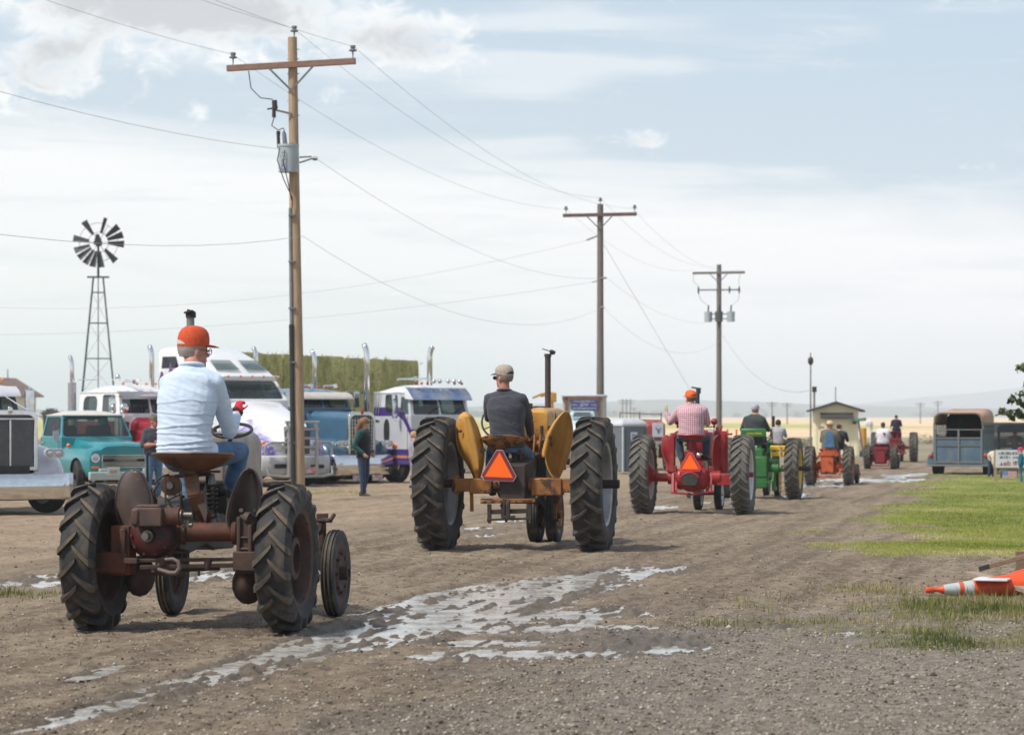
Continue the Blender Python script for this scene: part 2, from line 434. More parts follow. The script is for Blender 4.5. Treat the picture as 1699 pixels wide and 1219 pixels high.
def build_ground():
    ys = [-30, -10, 4, 10]; y = 13.0
    while y < 13000:
        ys.append(y); y += max(.035, y * y / 4957 * .8) if y < 140 else y * .02
    xs = list(np.arange(-6.5, 7.0, .026))
    st = .03; x = xs[-1]
    while x < 9000: st = min(st * 1.045, 600); x += st; xs.append(x)
    st = .03; x = xs[0]; lo = []
    while x > -9000: st = min(st * 1.045, 600); x -= st; lo.append(x)
    xs = np.array(lo[::-1] + xs); ys = np.array(ys)
    X, Y = np.meshgrid(xs, ys)
    h, P, lawn, weed, u = ground_fields(X, Y)
    ny, nx = X.shape
    co = np.stack([X, Y, h], -1).reshape(-1, 3).astype(np.float32)
    idx = np.arange(ny * nx).reshape(ny, nx)
    q = np.stack([idx[:-1, :-1], idx[:-1, 1:], idx[1:, 1:], idx[1:, :-1]], -1).reshape(-1, 4)
    me = np_mesh('ground', co, q)
    sand = (1 - sst(u + fbm(X * .25, Y * .12, 3, 61) * 2.5, -12.8, -9.2)) * (1 - sst(Y, 95, 130))
    gravel = sst(u + fbm(X * .6, Y * .5, 3, 63) * 1.4, -4.6, -2.2) * (1 - sst(Y + fbm(X * .5, Y * .4, 3, 64) * 4, 21, 27))
    wet = np.clip(sst(P, .06, .5) + .9 * np.exp(-((u + 3.55) / .8) ** 2 - ((Y - 22.2) / .8) ** 2) * (.6 + fbm(X * 3, Y * 3, 3, 15)) + .45 * np.exp(-((u + 4.6) / 2.0) ** 2) * (1 - sst(Y, 30, 46)) * (.5 + fbm(X, Y * .5, 3, 14)), 0, 1)
    field = sst(Y + fbm(X * .01, Y * .02, 2, 9) * 25, 205, 240)
    px = CX + X / np.maximum(Y, 1) * FPX
    green = sst(Y, 380, 410) * (1 - sst(Y, 640, 720)) * (1 - sst(X, 50, 75)) + .7 * (1 - sst(X, -6, 0)) * sst(Y, 200, 240)
    sage = sst(Y, 105, 125) * (1 - field)
    for nm, ch in (('za', (sand, gravel, lawn, wet)), ('zb', (field, np.clip(green, 0, 1), sage, weed))):
        at_ = me.attributes.new(nm, 'FLOAT_COLOR', 'POINT')
        at_.data.foreach_set('color', np.stack(np.broadcast_arrays(*ch), -1).astype(np.float32).ravel())
    m = bpy.data.materials.new('ground_soil'); m.use_nodes = True; nt = m.node_tree; b = nt.nodes['Principled BSDF']
    geo = nt.nodes.new('ShaderNodeNewGeometry'); pos = geo.outputs['Position']
    mk_ = lambda s: NX(nt, s)
    def att(n):
        a = nt.nodes.new('ShaderNodeAttribute'); a.attribute_name = n
        s = nt.nodes.new('ShaderNodeSeparateColor'); nt.links.new(a.outputs['Color'], s.inputs[0])
        return [mk_(s.outputs[i]) for i in range(3)] + [mk_(a.outputs['Alpha'])]

    sa, gr, la, we = att('za'); fi, gn, sg, wd = att('zb')
    sp = nt.nodes.new('ShaderNodeSeparateXYZ'); nt.links.new(pos, sp.inputs[0])
    px_, py_ = mk_(sp.outputs[0]), mk_(sp.outputs[1])
    big = nnoise(nt, pos, .45, 5, .6); mid = nnoise(nt, pos, 3.2, 6, .65); fine = nnoise(nt, pos, 38, 6, .7); grit = nnoise(nt, pos, 120, 3, .8)
    along = nnoise(nt, ncomb(nt, (px_ - py_ * SL) * 2.6, py_ * .16), 1.0, 6, .62)
    far = nnoise(nt, ncomb(nt, px_ * .012, py_ * .03), 1.0, 6, .6)
    mud = nmix(nt, (along * .7 + big * .3).ss(.36, .62), (.155, .113, .073), (.34, .262, .178))
    mud = nmix(nt, mid.ss(.42, .7) * .75, mud, (.115, .082, .054))
    cm = nnoise(nt, pos, 7, 6, .75)
    mud = nmix(nt, cm.ss(.5, .64) * .75, mud, (.33, .27, .195)); mud = nmix(nt, (1 - cm.ss(.36, .48)) * .8, mud, (.085, .062, .042))
    sandc = nmix(nt, (along * .5 + mid * .5).ss(.35, .65), (.27, .195, .125), (.43, .33, .225))
    sandc = nmix(nt, big.ss(.5, .72) * .7, sandc, (.20, .145, .095))
    sandc = nmix(nt, cm.ss(.46, .62) * .6, sandc, (.17, .122, .08))
    c = nmix(nt, sa, mud, sandc)
    grv = nmix(nt, (grit * .5 + fine * .5).ss(.38, .6), (.095, .08, .065), (.34, .295, .24))
    grv = nmix(nt, cm.ss(.5, .62) * .6, grv, (.42, .37, .30)); grv = nmix(nt, (1 - cm.ss(.36, .48)) * .7, grv, (.10, .084, .066))
    grv = nmix(nt, mid.ss(.35, .8) * .55, grv, (.2, .163, .122))
    c = nmix(nt, gr, c, grv)
    c = nmix(nt, (fine * .55 + grit * .45).ss(.54, .66) * .45, c, (.36, .31, .25))
    c = nmix(nt, (1 - (fine * .5 + grit * .5).ss(.36, .46)) * .5, c, (.07, .055, .042))
    lawnc = nmix(nt, mid.ss(.35, .7), (.16, .20, .035), (.26, .27, .07))
    lawnc = nmix(nt, big.ss(.52, .75) * .8, lawnc, (.30, .25, .11))
    c = nmix(nt, la, c, lawnc)
    c = nmix(nt, wd * .6, c, nmix(nt, mid.ss(.3, .7), (.09, .10, .03), (.22, .18, .09)))
    sagec = nmix(nt, far.ss(.35, .65), (.21, .185, .12), (.32, .27, .18))
    c = nmix(nt, sg, c, sagec)
    strip = nnoise(nt, ncomb(nt, px_ * .002, py_ * .012), 1.0, 4, .5)
    fieldc = nmix(nt, strip.ss(.38, .62), (.60, .43, .25), (.72, .55, .36))
    fieldc = nmix(nt, gn, fieldc, (.42, .40, .13))
    c = nmix(nt, fi, c, fieldc)
    c = nmix(nt, we * .58, c, (.085, .065, .047))
    nt.links.new(c, b.inputs['Base Color'])
    rough = (1 - we * .45).mx(.5) * .92 + fine * .06
    nt.links.new(rough.v, b.inputs['Roughness']); b.inputs['Specular IOR Level'].default_value = .35
    bn = nt.nodes.new('ShaderNodeBump'); bn.inputs['Strength'].default_value = 1.0; bn.inputs['Distance'].default_value = .035
    nt.links.new((fine * .5 + grit * .3 + mid * .4 + cm * .7).v, bn.inputs['Height']); nt.links.new(bn.outputs[0], b.inputs['Normal'])
    me.materials.append(m)
    me.polygons.foreach_set('use_smooth', np.ones(len(me.polygons), dtype=bool))
    o = bpy.data.objects.new('ground', me); COL.objects.link(o); kind(o, 'structure', 'muddy gravel road and sandy lot')
    # standing water lies level in the hollows
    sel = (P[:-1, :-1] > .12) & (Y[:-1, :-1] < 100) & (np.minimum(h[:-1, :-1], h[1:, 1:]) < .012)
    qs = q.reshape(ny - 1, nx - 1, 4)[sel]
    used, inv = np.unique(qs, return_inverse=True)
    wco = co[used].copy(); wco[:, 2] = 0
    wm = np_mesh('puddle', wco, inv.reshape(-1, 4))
    w = bpy.data.materials.new('muddy_water_glare'); w.use_nodes = True; wn = w.node_tree; wb = wn.nodes['Principled BSDF']
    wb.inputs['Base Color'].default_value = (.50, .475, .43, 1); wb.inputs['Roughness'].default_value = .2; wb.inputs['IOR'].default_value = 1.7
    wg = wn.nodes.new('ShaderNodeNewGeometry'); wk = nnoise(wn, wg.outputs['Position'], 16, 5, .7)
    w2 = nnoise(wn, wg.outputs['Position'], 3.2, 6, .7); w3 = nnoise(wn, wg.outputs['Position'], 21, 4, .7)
    glare = (w2 * .65 + w3 * .45).ss(.40, .62)                      # sky glare painted as pale patches into the muddy water colour
    wn.links.new(nmix(wn, glare, (.24, .205, .165), (.52, .50, .46)), wb.inputs['Base Color']); wn.links.new((glare * .16 + .05).v, wb.inputs['Roughness'])
    wbn = wn.nodes.new('ShaderNodeBump'); wbn.inputs['Strength'].default_value = .2; wbn.inputs['Distance'].default_value = .02
    wn.links.new(wk.v, wbn.inputs['Height']); wn.links.new(wbn.outputs[0], wb.inputs['Normal'])
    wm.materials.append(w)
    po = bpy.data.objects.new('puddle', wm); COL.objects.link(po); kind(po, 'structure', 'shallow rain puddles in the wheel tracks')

def np_mesh(name, co, faces):
    me = bpy.data.meshes.new(name); k = faces.shape[1]
    me.vertices.add(len(co)); me.vertices.foreach_set('co', np.ascontiguousarray(co, dtype=np.float32).ravel())
    me.loops.add(faces.size); me.loops.foreach_set('vertex_index', faces.astype(np.int32).ravel())
    me.polygons.add(len(faces)); me.polygons.foreach_set('loop_start', np.arange(0, faces.size, k, dtype=np.int32))
    me.polygons.foreach_set('loop_total', np.full(len(faces), k, dtype=np.int32))
    me.update(calc_edges=True); me.validate()
    return me
build_ground()

# ------------------------------------------------------------------ loose stones, grass, weeds
def attr_mat(name, ramp, rough=.8, trans=0.0):
    """per-piece tone attribute through a ramp of colours"""
    m = bpy.data.materials.new(name); m.use_nodes = True; nt = m.node_tree; b = nt.nodes['Principled BSDF']
    a = nt.nodes.new('ShaderNodeAttribute'); a.attribute_name = 'tone'
    r = nt.nodes.new('ShaderNodeValToRGB'); nt.links.new(a.outputs['Fac'], r.inputs[0])
    while len(r.color_ramp.elements) < len(ramp): r.color_ramp.elements.new(.5)
    for e, (p, c) in zip(r.color_ramp.elements, ramp): e.position = p; e.color = (*c, 1)
    nt.links.new(r.outputs[0], b.inputs['Base Color']); b.inputs['Roughness'].default_value = rough
    b.inputs['Specular IOR Level'].default_value = .25
    if trans:
        t = nt.nodes.new('ShaderNodeBsdfTranslucent'); nt.links.new(r.outputs[0], t.inputs[0])
        mx = nt.nodes.new('ShaderNodeMixShader'); mx.inputs[0].default_value = trans
        nt.links.new(b.outputs[0], mx.inputs[1]); nt.links.new(t.outputs[0], mx.inputs[2]); nt.links.new(mx.outputs[0], nt.nodes['Material Output'].inputs[0])
    return m
def stuff_obj(name, co, fc, tone, mat, label):
    me = np_mesh(name, co, fc)
    a = me.attributes.new('tone', 'FLOAT', 'FACE'); a.data.foreach_set('value', tone.astype(np.float32))
    me.materials.append(mat)
    o = bpy.data.objects.new(name, me); COL.objects.link(o); return kind(o, 'stuff', label)
def h_at(x, y): return ground_fields(np.asarray(x, float), np.asarray(y, float))

def scatter_stones(n, y0, y1, s0, s1, keep, seed):
    g = np.random.default_rng(seed)
    y = 1 / (1 / y0 + g.random(n) * (1 / y1 - 1 / y0)); x = (g.random(n) * 2 - 1) * .195 * y
    h, P, lawn, weed, u = h_at(x, y)
    k = (g.random(n) < keep(x, y, u)) & (P < .5) & (lawn < .4)
    x, y, h = x[k], y[k], h[k]; n = len(x)
    s = s0 + (s1 - s0) * g.random(n) ** 3
    a = g.random(n) * 2 * PI
    base = np.array([(1, 0, 0), (0, 1, 0), (-1, 0, 0), (0, -1, 0), (0, 0, 1.0), (0, 0, -1.0)])
    v = base[None] * (1 + (g.random((n, 6, 1)) - .5) * .5) * np.stack([s, s * (.6 + .5 * g.random(n)), s * (.45 + .3 * g.random(n))], -1)[:, None]
    c, sn = np.cos(a)[:, None], np.sin(a)[:, None]
    vx = v[..., 0] * c - v[..., 1] * sn + x[:, None]; vy = v[..., 0] * sn + v[..., 1] * c + y[:, None]; vz = v[..., 2] + h[:, None] + s[:, None] * .12
    f = np.array([(0, 1, 4), (1, 2, 4), (2, 3, 4), (3, 0, 4), (1, 0, 5), (2, 1, 5), (3, 2, 5), (0, 3, 5)])
    fc = (f[None] + (np.arange(n) * 6)[:, None, None]).reshape(-1, 3)
    return np.stack([vx, vy, vz], -1).reshape(-1, 3), fc, np.repeat(g.random(n), 8)
stone_mat = attr_mat('stone_mix', [(0, (.06, .047, .036)), (.3, (.16, .128, .095)), (.6, (.30, .25, .19)), (.93, (.38, .33, .265)), (1, (.52, .47, .41))], .85)
stuff_obj('gravel', *scatter_stones(60000, 14.5, 46, .005, .018, lambda x, y, u: np.where(u > -4, .95, .55), 3), stone_mat, 'loose gravel on the road')
stuff_obj('soil_clods', *scatter_stones(9000, 14.5, 60, .006, .032, lambda x, y, u: np.clip(fbm(x * 1.2, y * .7, 3, 29) * 1.4, 0, .6) + .6 * np.exp(-((u + 3.6) / .8) ** 2 - ((y - 22) / 2.5) ** 2), 5), 
          attr_mat('clod_mix', [(0, (.07, .054, .04)), (.5, (.14, .11, .08)), (.85, (.24, .2, .155)), (1, (.40, .36, .31))], .95), 'clods of damp soil on the road')

def blades(name, x, y, z, hh, w, tone, mat, label, seed, bend=.5):
    g = np.random.default_rng(seed); n = len(x)
    a = g.random(n) * PI; b = g.random(n) * 2 * PI; l = hh * bend * g.random(n)
    dx, dy = np.cos(a) * w / 2, np.sin(a) * w / 2
    bx, by = np.cos(b) * l, np.sin(b) * l
    p = np.stack([np.stack([x - dx, y - dy, z], -1), np.stack([x + dx, y + dy, z], -1),
                  np.stack([x + bx * .35 + dx * .7, y + by * .35 + dy * .7, z + hh * .6], -1), np.stack([x + bx * .35 - dx * .7, y + by * .35 - dy * .7, z + hh * .6], -1),
                  np.stack([x + bx, y + by, z + hh * .98], -1)], 1).reshape(-1, 3)
    f = np.array([(0, 1, 2), (0, 2, 3), (3, 2, 4)])
    fc = (f[None] + (np.arange(n) * 5)[:, None, None]).reshape(-1, 3)
    return stuff_obj(name, p, fc, np.repeat(tone, 3), mat, label)
grass_mat = attr_mat('grass_mix', [(0, (.20, .24, .035)), (.4, (.34, .36, .065)), (.7, (.46, .43, .13)), (1, (.66, .55, .29))], .6, .35)
def make_grass():
    g = np.random.default_rng(21)
    n = 250000
    y = 1 / (1 / 33.5 + g.random(n) * (1 / 95 - 1 / 33.5)); x = 3 + g.random(n) * (.28 * y - 2)
    h, P, lawn, weed, u = h_at(x, y)
    k = g.random(n) < lawn * .95; x, y, h = x[k], y[k], h[k]
    patch = fbm(x * .5, y * .35, 4, 33)
    tone = np.clip(.27 + patch * 1.2 + (g.random(len(x)) - .5) * .45, 0, 1)
    blades('lawn_grass', x, y, h - .005, .014 + .026 * g.random(len(x)), .005 + y * .00012, tone, grass_mat, 'mown green lawn with straw patches', 4)
    n = 260000
    y = 20 + g.random(n) * 9.5; x = -6.2 + g.random(n) * 13
    h, P, lawn, weed, u = h_at(x, y)
    cl = fbm(x * 3, y * 2.4, 4, 71)
    k = g.random(n) < weed * np.clip(.55 + cl * 1.7, 0, 1); x, y, h, cl = x[k], y[k], h[k], cl[k]
    tone = np.clip(.50 + fbm(x * 1.3, y, 3, 44) * 1.0 + (g.random(len(x)) - .5) * .6, 0, 1)
    hh = (.016 + .085 * g.random(len(x)) ** 2.2) * (.75 + .5 * sst(x, 3, 5)) * np.clip(1 + cl, .4, 1.5)
    blades('weeds', x, y, h - .005, hh, .004 + .005 * g.random(len(x)), tone, attr_mat('weed_mix', [(0, (.09, .115, .025)), (.5, (.21, .215, .06)), (1, (.44, .36, .19))], .7, .3), 'rough weeds and dry grass beside the road', 6, .8)
    n = 9000                                     # thin sprouts on the lot
    y = 60 + g.random(n) * 8; x = -6.2 + g.random(n) * 5
    h, P, lawn, weed, u = h_at(x, y); k = g.random(n) < weed * .8; x, y, h = x[k], y[k], h[k]
    blades('lot_grass', x, y, h, .02 + .05 * g.random(len(x)), .015 + 0 * x, np.clip(.3 + .4 * g.random(len(x)), 0, 1), grass_mat, 'small green tufts on the sandy lot', 9)
make_grass()

def make_sage():
    """low grey-green brush between the lot and the stubble fields"""
    g = np.random.default_rng(5); ps = []; tn = []
    n = 1300
    y = 118 + g.random(n) * 62; x = -12 + (g.random(n)) * (.24 * y + 12)
    s = .22 + .36 * g.random(n) ** 1.5
    k = (fbm(x * .06, y * .03, 3, 12) > -.25) & ~((x > 12) & (x < 18.5) & (y < 136)) 
    x, y, s = x[k], y[k], s[k]; n = len(x); m = 90
    d = g.normal(size=(n, m, 3)); d /= np.linalg.norm(d, axis=-1, keepdims=True)
    c = d * s[:, None, None] * np.array([1.2, 1.0, .75]) * (.6 + .45 * g.random((n, m, 1))) + np.stack([x, y, s * .45], -1)[:, None]
    c[..., 2] = np.abs(c[..., 2])
    c = c.reshape(-1, 3); q = len(c); r = .05 + .07 * g.random((q, 1))
    a = g.normal(size=(q, 3)); b = g.normal(size=(q, 3)); a /= np.linalg.norm(a, axis=-1, keepdims=True); b /= np.linalg.norm(b, axis=-1, keepdims=True)
    p = np.stack([c + a * r, c + b * r, c - (a + b) * r * .6], 1).reshape(-1, 3)
    tone = np.clip(np.repeat(fbm(x * .2, y * .1, 2, 90) * .6 + .5, m) + (g.random(q) - .5) * .4, 0, 1)
    stuff_obj('sagebrush', p, np.arange(q * 3).reshape(-1, 3), tone, attr_mat('sage_mix', [(0, (.20, .19, .13)), (.5, (.32, .30, .21)), (1, (.50, .44, .32))], .9, .15), 'grey green brush along the edge of the fields')
make_sage()

# ------------------------------------------------------------------ far hills, far trees, haze
def make_hills():
    def ridge(name, y0, y1, prof, mat, label, seed):
        xs = np.linspace(-4500, 6500, 320); ts = np.linspace(0, 1, 26); 
        Xg, T = np.meshgrid(xs, ts)
        px = CX + xs / y0 * FPX
        top = np.interp(px, *prof) * y0 / FPX
        base = np.sin(np.clip(T, 0, 1) * PI) ** .8
        Z = (top[None] + EYE) * base * (1 + .10 * fbm(Xg * .0016, T * 6, 5, seed)) + fbm(Xg * .004, T * 9, 4, seed + 3) * 3 * base - 4 * (1 - base)
        rows = [[(xs[j], y0 + (y1 - y0) * (ts[i] - .5) , Z[i, j]) for j in range(len(xs))] for i in range(len(ts))]
        o = MB().grid(rows).build(name, mat, None, smooth=180); kind(o, 'structure', label)
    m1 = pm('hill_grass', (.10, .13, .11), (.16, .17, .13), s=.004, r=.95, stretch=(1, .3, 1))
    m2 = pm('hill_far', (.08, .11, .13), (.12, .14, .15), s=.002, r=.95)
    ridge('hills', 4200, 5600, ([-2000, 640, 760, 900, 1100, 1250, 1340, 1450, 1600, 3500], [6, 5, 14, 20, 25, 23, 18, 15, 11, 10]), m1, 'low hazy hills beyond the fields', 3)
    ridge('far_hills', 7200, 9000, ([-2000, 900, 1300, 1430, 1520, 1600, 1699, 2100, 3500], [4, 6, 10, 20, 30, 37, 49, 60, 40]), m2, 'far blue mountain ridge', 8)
    g = np.random.default_rng(8)
    n = 240; q = []
    m = 46
    x = -900 + g.random(n) * 2300; y = 3000 + g.random(n) * 1100; s = 4 + 6 * g.random(n)
    d = g.normal(size=(n, m, 3)); d /= np.linalg.norm(d, axis=-1, keepdims=True)
    c = (d * s[:, None, None] * np.array([1.5, 1, .55]) * (.6 + .4 * g.random((n, m, 1))) + np.stack([x, y, s * .5], -1)[:, None]).reshape(-1, 3)
    r = 1.3 + 1.6 * g.random((len(c), 1)); a = g.normal(size=c.shape); b = g.normal(size=c.shape)
    a /= np.linalg.norm(a, axis=-1, keepdims=True); b /= np.linalg.norm(b, axis=-1, keepdims=True)
    p = np.stack([c + a * r, c + b * r, c - (a + b) * r * .6], 1).reshape(-1, 3); p[:, 2] = np.abs(p[:, 2])
    stuff_obj('far_trees', p, np.arange(len(p)).reshape(-1, 3), g.random(len(c)), attr_mat('far_tree_mix', [(0, (.035, .045, .025)), (1, (.07, .08, .045))], .95), 'far tree belts on the plain')
make_hills()
def make_haze():
    x0, x1, y0, y1, z0, z1 = -9500, 9500, -60, 13500, -9, 130
    mb = MB().box(((x0 + x1) / 2, (y0 + y1) / 2, (z0 + z1) / 2), (x1 - x0, y1 - y0, z1 - z0))
    m = bpy.data.materials.new('haze_air'); m.use_nodes = True; nt = m.node_tree
    for n in list(nt.nodes):
        if n.type == 'BSDF_PRINCIPLED': nt.nodes.remove(n)
    v = nt.nodes.new('ShaderNodeVolumePrincipled'); v.inputs['Color'].default_value = (.82, .905, 1.0, 1)
    v.inputs['Density'].default_value = .00028; v.inputs['Anisotropy'].default_value = 0.0
    nt.links.new(v.outputs[0], nt.nodes['Material Output'].inputs['Volume'])
    o = mb.build('haze', m, None, smooth=0); kind(o, 'stuff', 'pale summer haze')
HAZE = True
if HAZE: make_haze()

# ------------------------------------------------------------------ tractor pieces
class Frame:
    """a thing's own axes (x right, y forward, z up) and where a point seen in the photo lies in them"""
    def __init__(s, px, Y, head):
        s.o = Vector(((px - CX) / FPX * Y, Y, 0)); s.h = R(head); s.Y = Y
    def p(s, px, py, dy=0.0):
        w = at(px, py, s.Y + dy) - s.o; x, y = rot2((w.x, w.y), s.h); return Vector((x, y, w.z))
    def world(s, v):
        x, y = rot2((v[0], v[1]), -s.h); return s.o + Vector((x, y, v[2]))
    @property
    def rz(s): return -s.h

def rubber(name, c=(.018, .018, .019), c2=(.042, .041, .04), dust=(.15, .118, .085), amt=.6):
    return pm(name, c, c2, s=5, r=.72, bump=.25, bs=40, dust=(dust, 7, .46, amt), spec=.35)
TYRE_A = rubber('tyre_rubber')
TYRE_B = rubber('tyre_rubber_grey', (.075, .072, .066), (.12, .115, .105), (.2, .17, .13), .5)
LUG_A = pm('lug_dusty', (.125, .094, .063), (.06, .05, .04), s=9, r=.9, bump=.3, bs=60)
LUG_B = pm('lug_worn', (.19, .165, .13), (.11, .10, .088), s=9, r=.9, bump=.3, bs=60)

def tractor_tyre(D, w, rr, nl, lug=.032, bar=.03, sweep=.42, wrapd=.055, n=80):
    Ro = D / 2; R0 = Ro - lug; mb = MB()
    half = [(R0, 0), (R0 - .004, .22 * w), (R0 - .016, .38 * w), (R0 - .045, .47 * w), (R0 - .09, .505 * w), ((R0 + rr) / 2, .515 * w), (rr + .05, .47 * w), (rr + .015, .40 * w), (rr - .004, .36 * w)]
    prof = [(r, -x) for r, x in half[::-1]] + half[1:]
    mb.lathe(prof, n, 0)
    def P(x, r, th): return (x, -r * math.cos(th), r * math.sin(th))
    for s_ in (-1, 1):
        for k in range(nl):
            th0 = 2 * PI * (k + (.5 if s_ > 0 else 0)) / nl; rings = []
            for t in (0, .12, .4, .7, .86, 1.0):
                x = s_ * w * (-.045 + .545 * t)
                th = th0 - sweep * w * t * (1 - .15 * t) / Ro
                top = Ro - .014 * t * t - (0 if t < .9 else wrapd * .45); hw = bar * (.78 + .45 * t) / Ro
                bw = hw * 1.25; bot = R0 - .03 - (.04 if t > .9 else 0)
                if t == 0: hw *= .7; bw *= .8
                rings.append([P(x, bot, th - bw), P(x, top, th - hw), P(x, top, th + hw), P(x, bot, th + bw)])
            # down over the shoulder
            x = s_ * w * .512; th = th0 - sweep * w * .93 / Ro; hw = bar * 1.1 / Ro
            rings.append([P(x - s_ * .03, R0 - .11, th - hw), P(x, R0 - .10, th - hw * .7), P(x, R0 - .10, th + hw * .7), P(x - s_ * .03, R0 - .11, th + hw)])
            o = len(mb.m); mb.loft(rings, 0)
            for i in range(len(rings) - 1): mb.m[o + i * 4 + 1] = 1
    return mb
def rim_mb(w, rr, side, disc=0.0, hub=.16, hubl=.08, holes=0, n=44):
    mb = MB(); s_ = side
    mb.lathe([(rr + .02, s_ * .42 * w), (rr + .022, s_ * .40 * w), (rr - .004, s_ * .36 * w), (rr - .03, s_ * .30 * w), (rr - .045, s_ * .1 * w), (rr - .045, -s_ * .1 * w), (rr - .03, -s_ * .30 * w), (rr - .004, -s_ * .36 * w), (rr + .022, -s_ * .40 * w), (rr + .02, -s_ * .42 * w),
              (rr - .02, -s_ * .38 * w), (rr - .055, -s_ * .1 * w), (rr - .055, s_ * .1 * w), (rr - .02, s_ * .38 * w)], n, 0, closed=True)
    d = disc
    mb.lathe([(rr - .05, d), (rr * .78, d + s_ * .02), (rr * .6, d + s_ * .055), (hub, d + s_ * .04), (hub, d + s_ * (.04 + hubl)), (hub * .72, d + s_ * (.05 + hubl)), (hub * .7, d + s_ * .02), (.02, d + s_ * .02),
              (.02, d - s_ * .03), (rr * .6, d + s_ * .03), (rr * .78, d - s_ * .005), (rr - .05, d - s_ * .02)], n, 0, closed=True)
    for i in range(8):
        a = 2 * PI * i / 8; mb.cyl((d + s_ * .03, rr * .68 * math.cos(a), rr * .68 * math.sin(a)), (d + s_ * .065, rr * .68 * math.cos(a), rr * .68 * math.sin(a)), .014, n=6)
    return mb
def front_tyre(D, w, rr, n=56):
    Ro = D / 2; mb = MB()
    half = [(Ro - .012, 0), (Ro - .012, .06 * w), (Ro, .09 * w), (Ro, .20 * w), (Ro - .014, .22 * w), (Ro - .014, .29 * w), (Ro - .006, .32 * w), (Ro - .01, .40 * w), (Ro - .035, .47 * w), ((Ro + rr) / 2, .51 * w), (rr + .03, .45 * w), (rr, .36 * w)]
    mi = [0] * 40
    prof = [(r, -x) for r, x in half[::-1]] + half[1:]
    mis = [1 if abs(prof[i][0] - prof[i + 1][0]) < .002 and prof[i][0] > Ro - .004 else 0 for i in range(len(prof) - 1)]
    mb.lathe(prof, n, mis)
    return mb
def wheel(parent, name, x, y, z, tyre_me, rim_me, tmats, rmat, yaw=0.0, steer=None):
    e = bpy.data.objects.new(name, None); COL.objects.link(e); e.parent = parent; e.location = (x, y, z); e.rotation_euler = (0, 0, yaw); e.empty_display_size = .1
    if isinstance(tyre_me, MB): tyre_me = tyre_me.build('tyre', tmats, e, smooth=30)
    else: tyre_me = dup(tyre_me, e)
    if rim_me: rim_me.build('rim', rmat, e)
    return tyre_me
def leaf(frame, rows, dy, bulge, nu=9, side=1, dyrow=None, yawd=0.0, ribs=None):
    """shell whose outline rows are (row, left, right) as seen; bulged towards the viewer by bulge metres"""
    mb = MB(); out = []
    for i, (py, a, b) in enumerate(rows):
        r = []
        for j in range(nu):
            u = j / (nu - 1); px = a + (b - a) * u
            q = bulge * (1 - (2 * u - 1) ** 2) * min(1, (b - a) / 20)
            rb = 0
            if ribs:
                for c in ribs: rb += .020 * math.exp(-((u - c) / .085) ** 2)
            r.append(frame.p(px, py, dy - q - rb + yawd * (u - .5) + (dyrow(i / (len(rows) - 1)) if dyrow else 0)))
        out.append(r)
    mb.grid(out)
    edge = [r[0] for r in out] + [r[-1] for r in out[::-1]]
    return mb, edge
def smooth_rows(rows, n=4):
    """finer outline rows by cubic interpolation"""
    out = []
    for i in range(len(rows) - 1):
        p0 = rows[max(i - 1, 0)]; p1 = rows[i]; p2 = rows[i + 1]; p3 = rows[min(i + 2, len(rows) - 1)]
        for k in range(n):
            t = k / n
            out.append(tuple(.5 * ((2 * p1[c]) + (-p0[c] + p2[c]) * t + (2 * p0[c] - 5 * p1[c] + 4 * p2[c] - p3[c]) * t * t + (-p0[c] + 3 * p1[c] - 3 * p2[c] + p3[c]) * t ** 3) for c in range(3)))
    out.append(tuple(rows[-1])); return out
def seat_pan(parent, mat, c, rx, ry, dz, back=.06, name='seat'):
    mb = MB(); rows = []
    for i in range(9):
        r = i / 8; row = []
        for j in range(33):
            a = 2 * PI * j / 32
            z = -dz * (1 - r ** 2.2) + back * r * r * (.5 - .5 * math.sin(a)) - .03 * r * r * max(0, math.sin(a))
            row.append((c[0] + rx * r * math.cos(a) * (1 - .1 * max(0, math.sin(a))), c[1] + ry * r * math.sin(a), c[2] + z))
        rows.append(row)
    mb.grid(rows)
    o = mb.build(name, mat, parent, smooth=180)
    sd = o.modifiers.new('thick', 'SOLIDIFY'); sd.thickness = .008
    rim = MB(); rim.tube(rows[-1][:-1], .011, 6, closed=True); rim.build('seat_rim', mat, o)
    return o
def steering_wheel(parent, mat, c, r, tilt, col_to, colmat, yaw=0.0):
    M = Matrix.Translation(c) @ Matrix.Rotation(yaw, 4, 'Z') @ Matrix.Rotation(tilt, 4, 'X')
    mb = MB(); mb.tube([M @ Vector((r * math.cos(q * PI / 18), r * math.sin(q * PI / 18), 0)) for q in range(36)], .014, 8, closed=True)
    for a in (90, 210, 330): mb.tube([M @ V(0, 0, -.04), M @ Vector((r * math.cos(R(a)), r * math.sin(R(a)), 0))], .009, 6)
    mb.cyl(M @ V(0, 0, -.06), M @ V(0, 0, .0), .03, n=10)
    o = mb.build('steering_wheel', mat, parent)
    k = MB(); k.tube([M @ V(0, 0, -.04), Vector(col_to)], .018, 8); k.build('steering_column', colmat, parent)
    return o
ORANGE_FL = pm('fluorescent_orange', (1.0, .15, .0), (1.0, .13, .0), s=3, r=.55)
SMV_RED = pm('smv_border', (.23, .018, .03), (.17, .02, .03), s=30, r=.35)
SMV_BRIGHT = pm('smv_border_bright', (.62, .012, .010), (.52, .01, .012), s=30, r=.35)
SMV_EDGE = pm('smv_plate', (.45, .42, .40), r=.5, metal=.4)
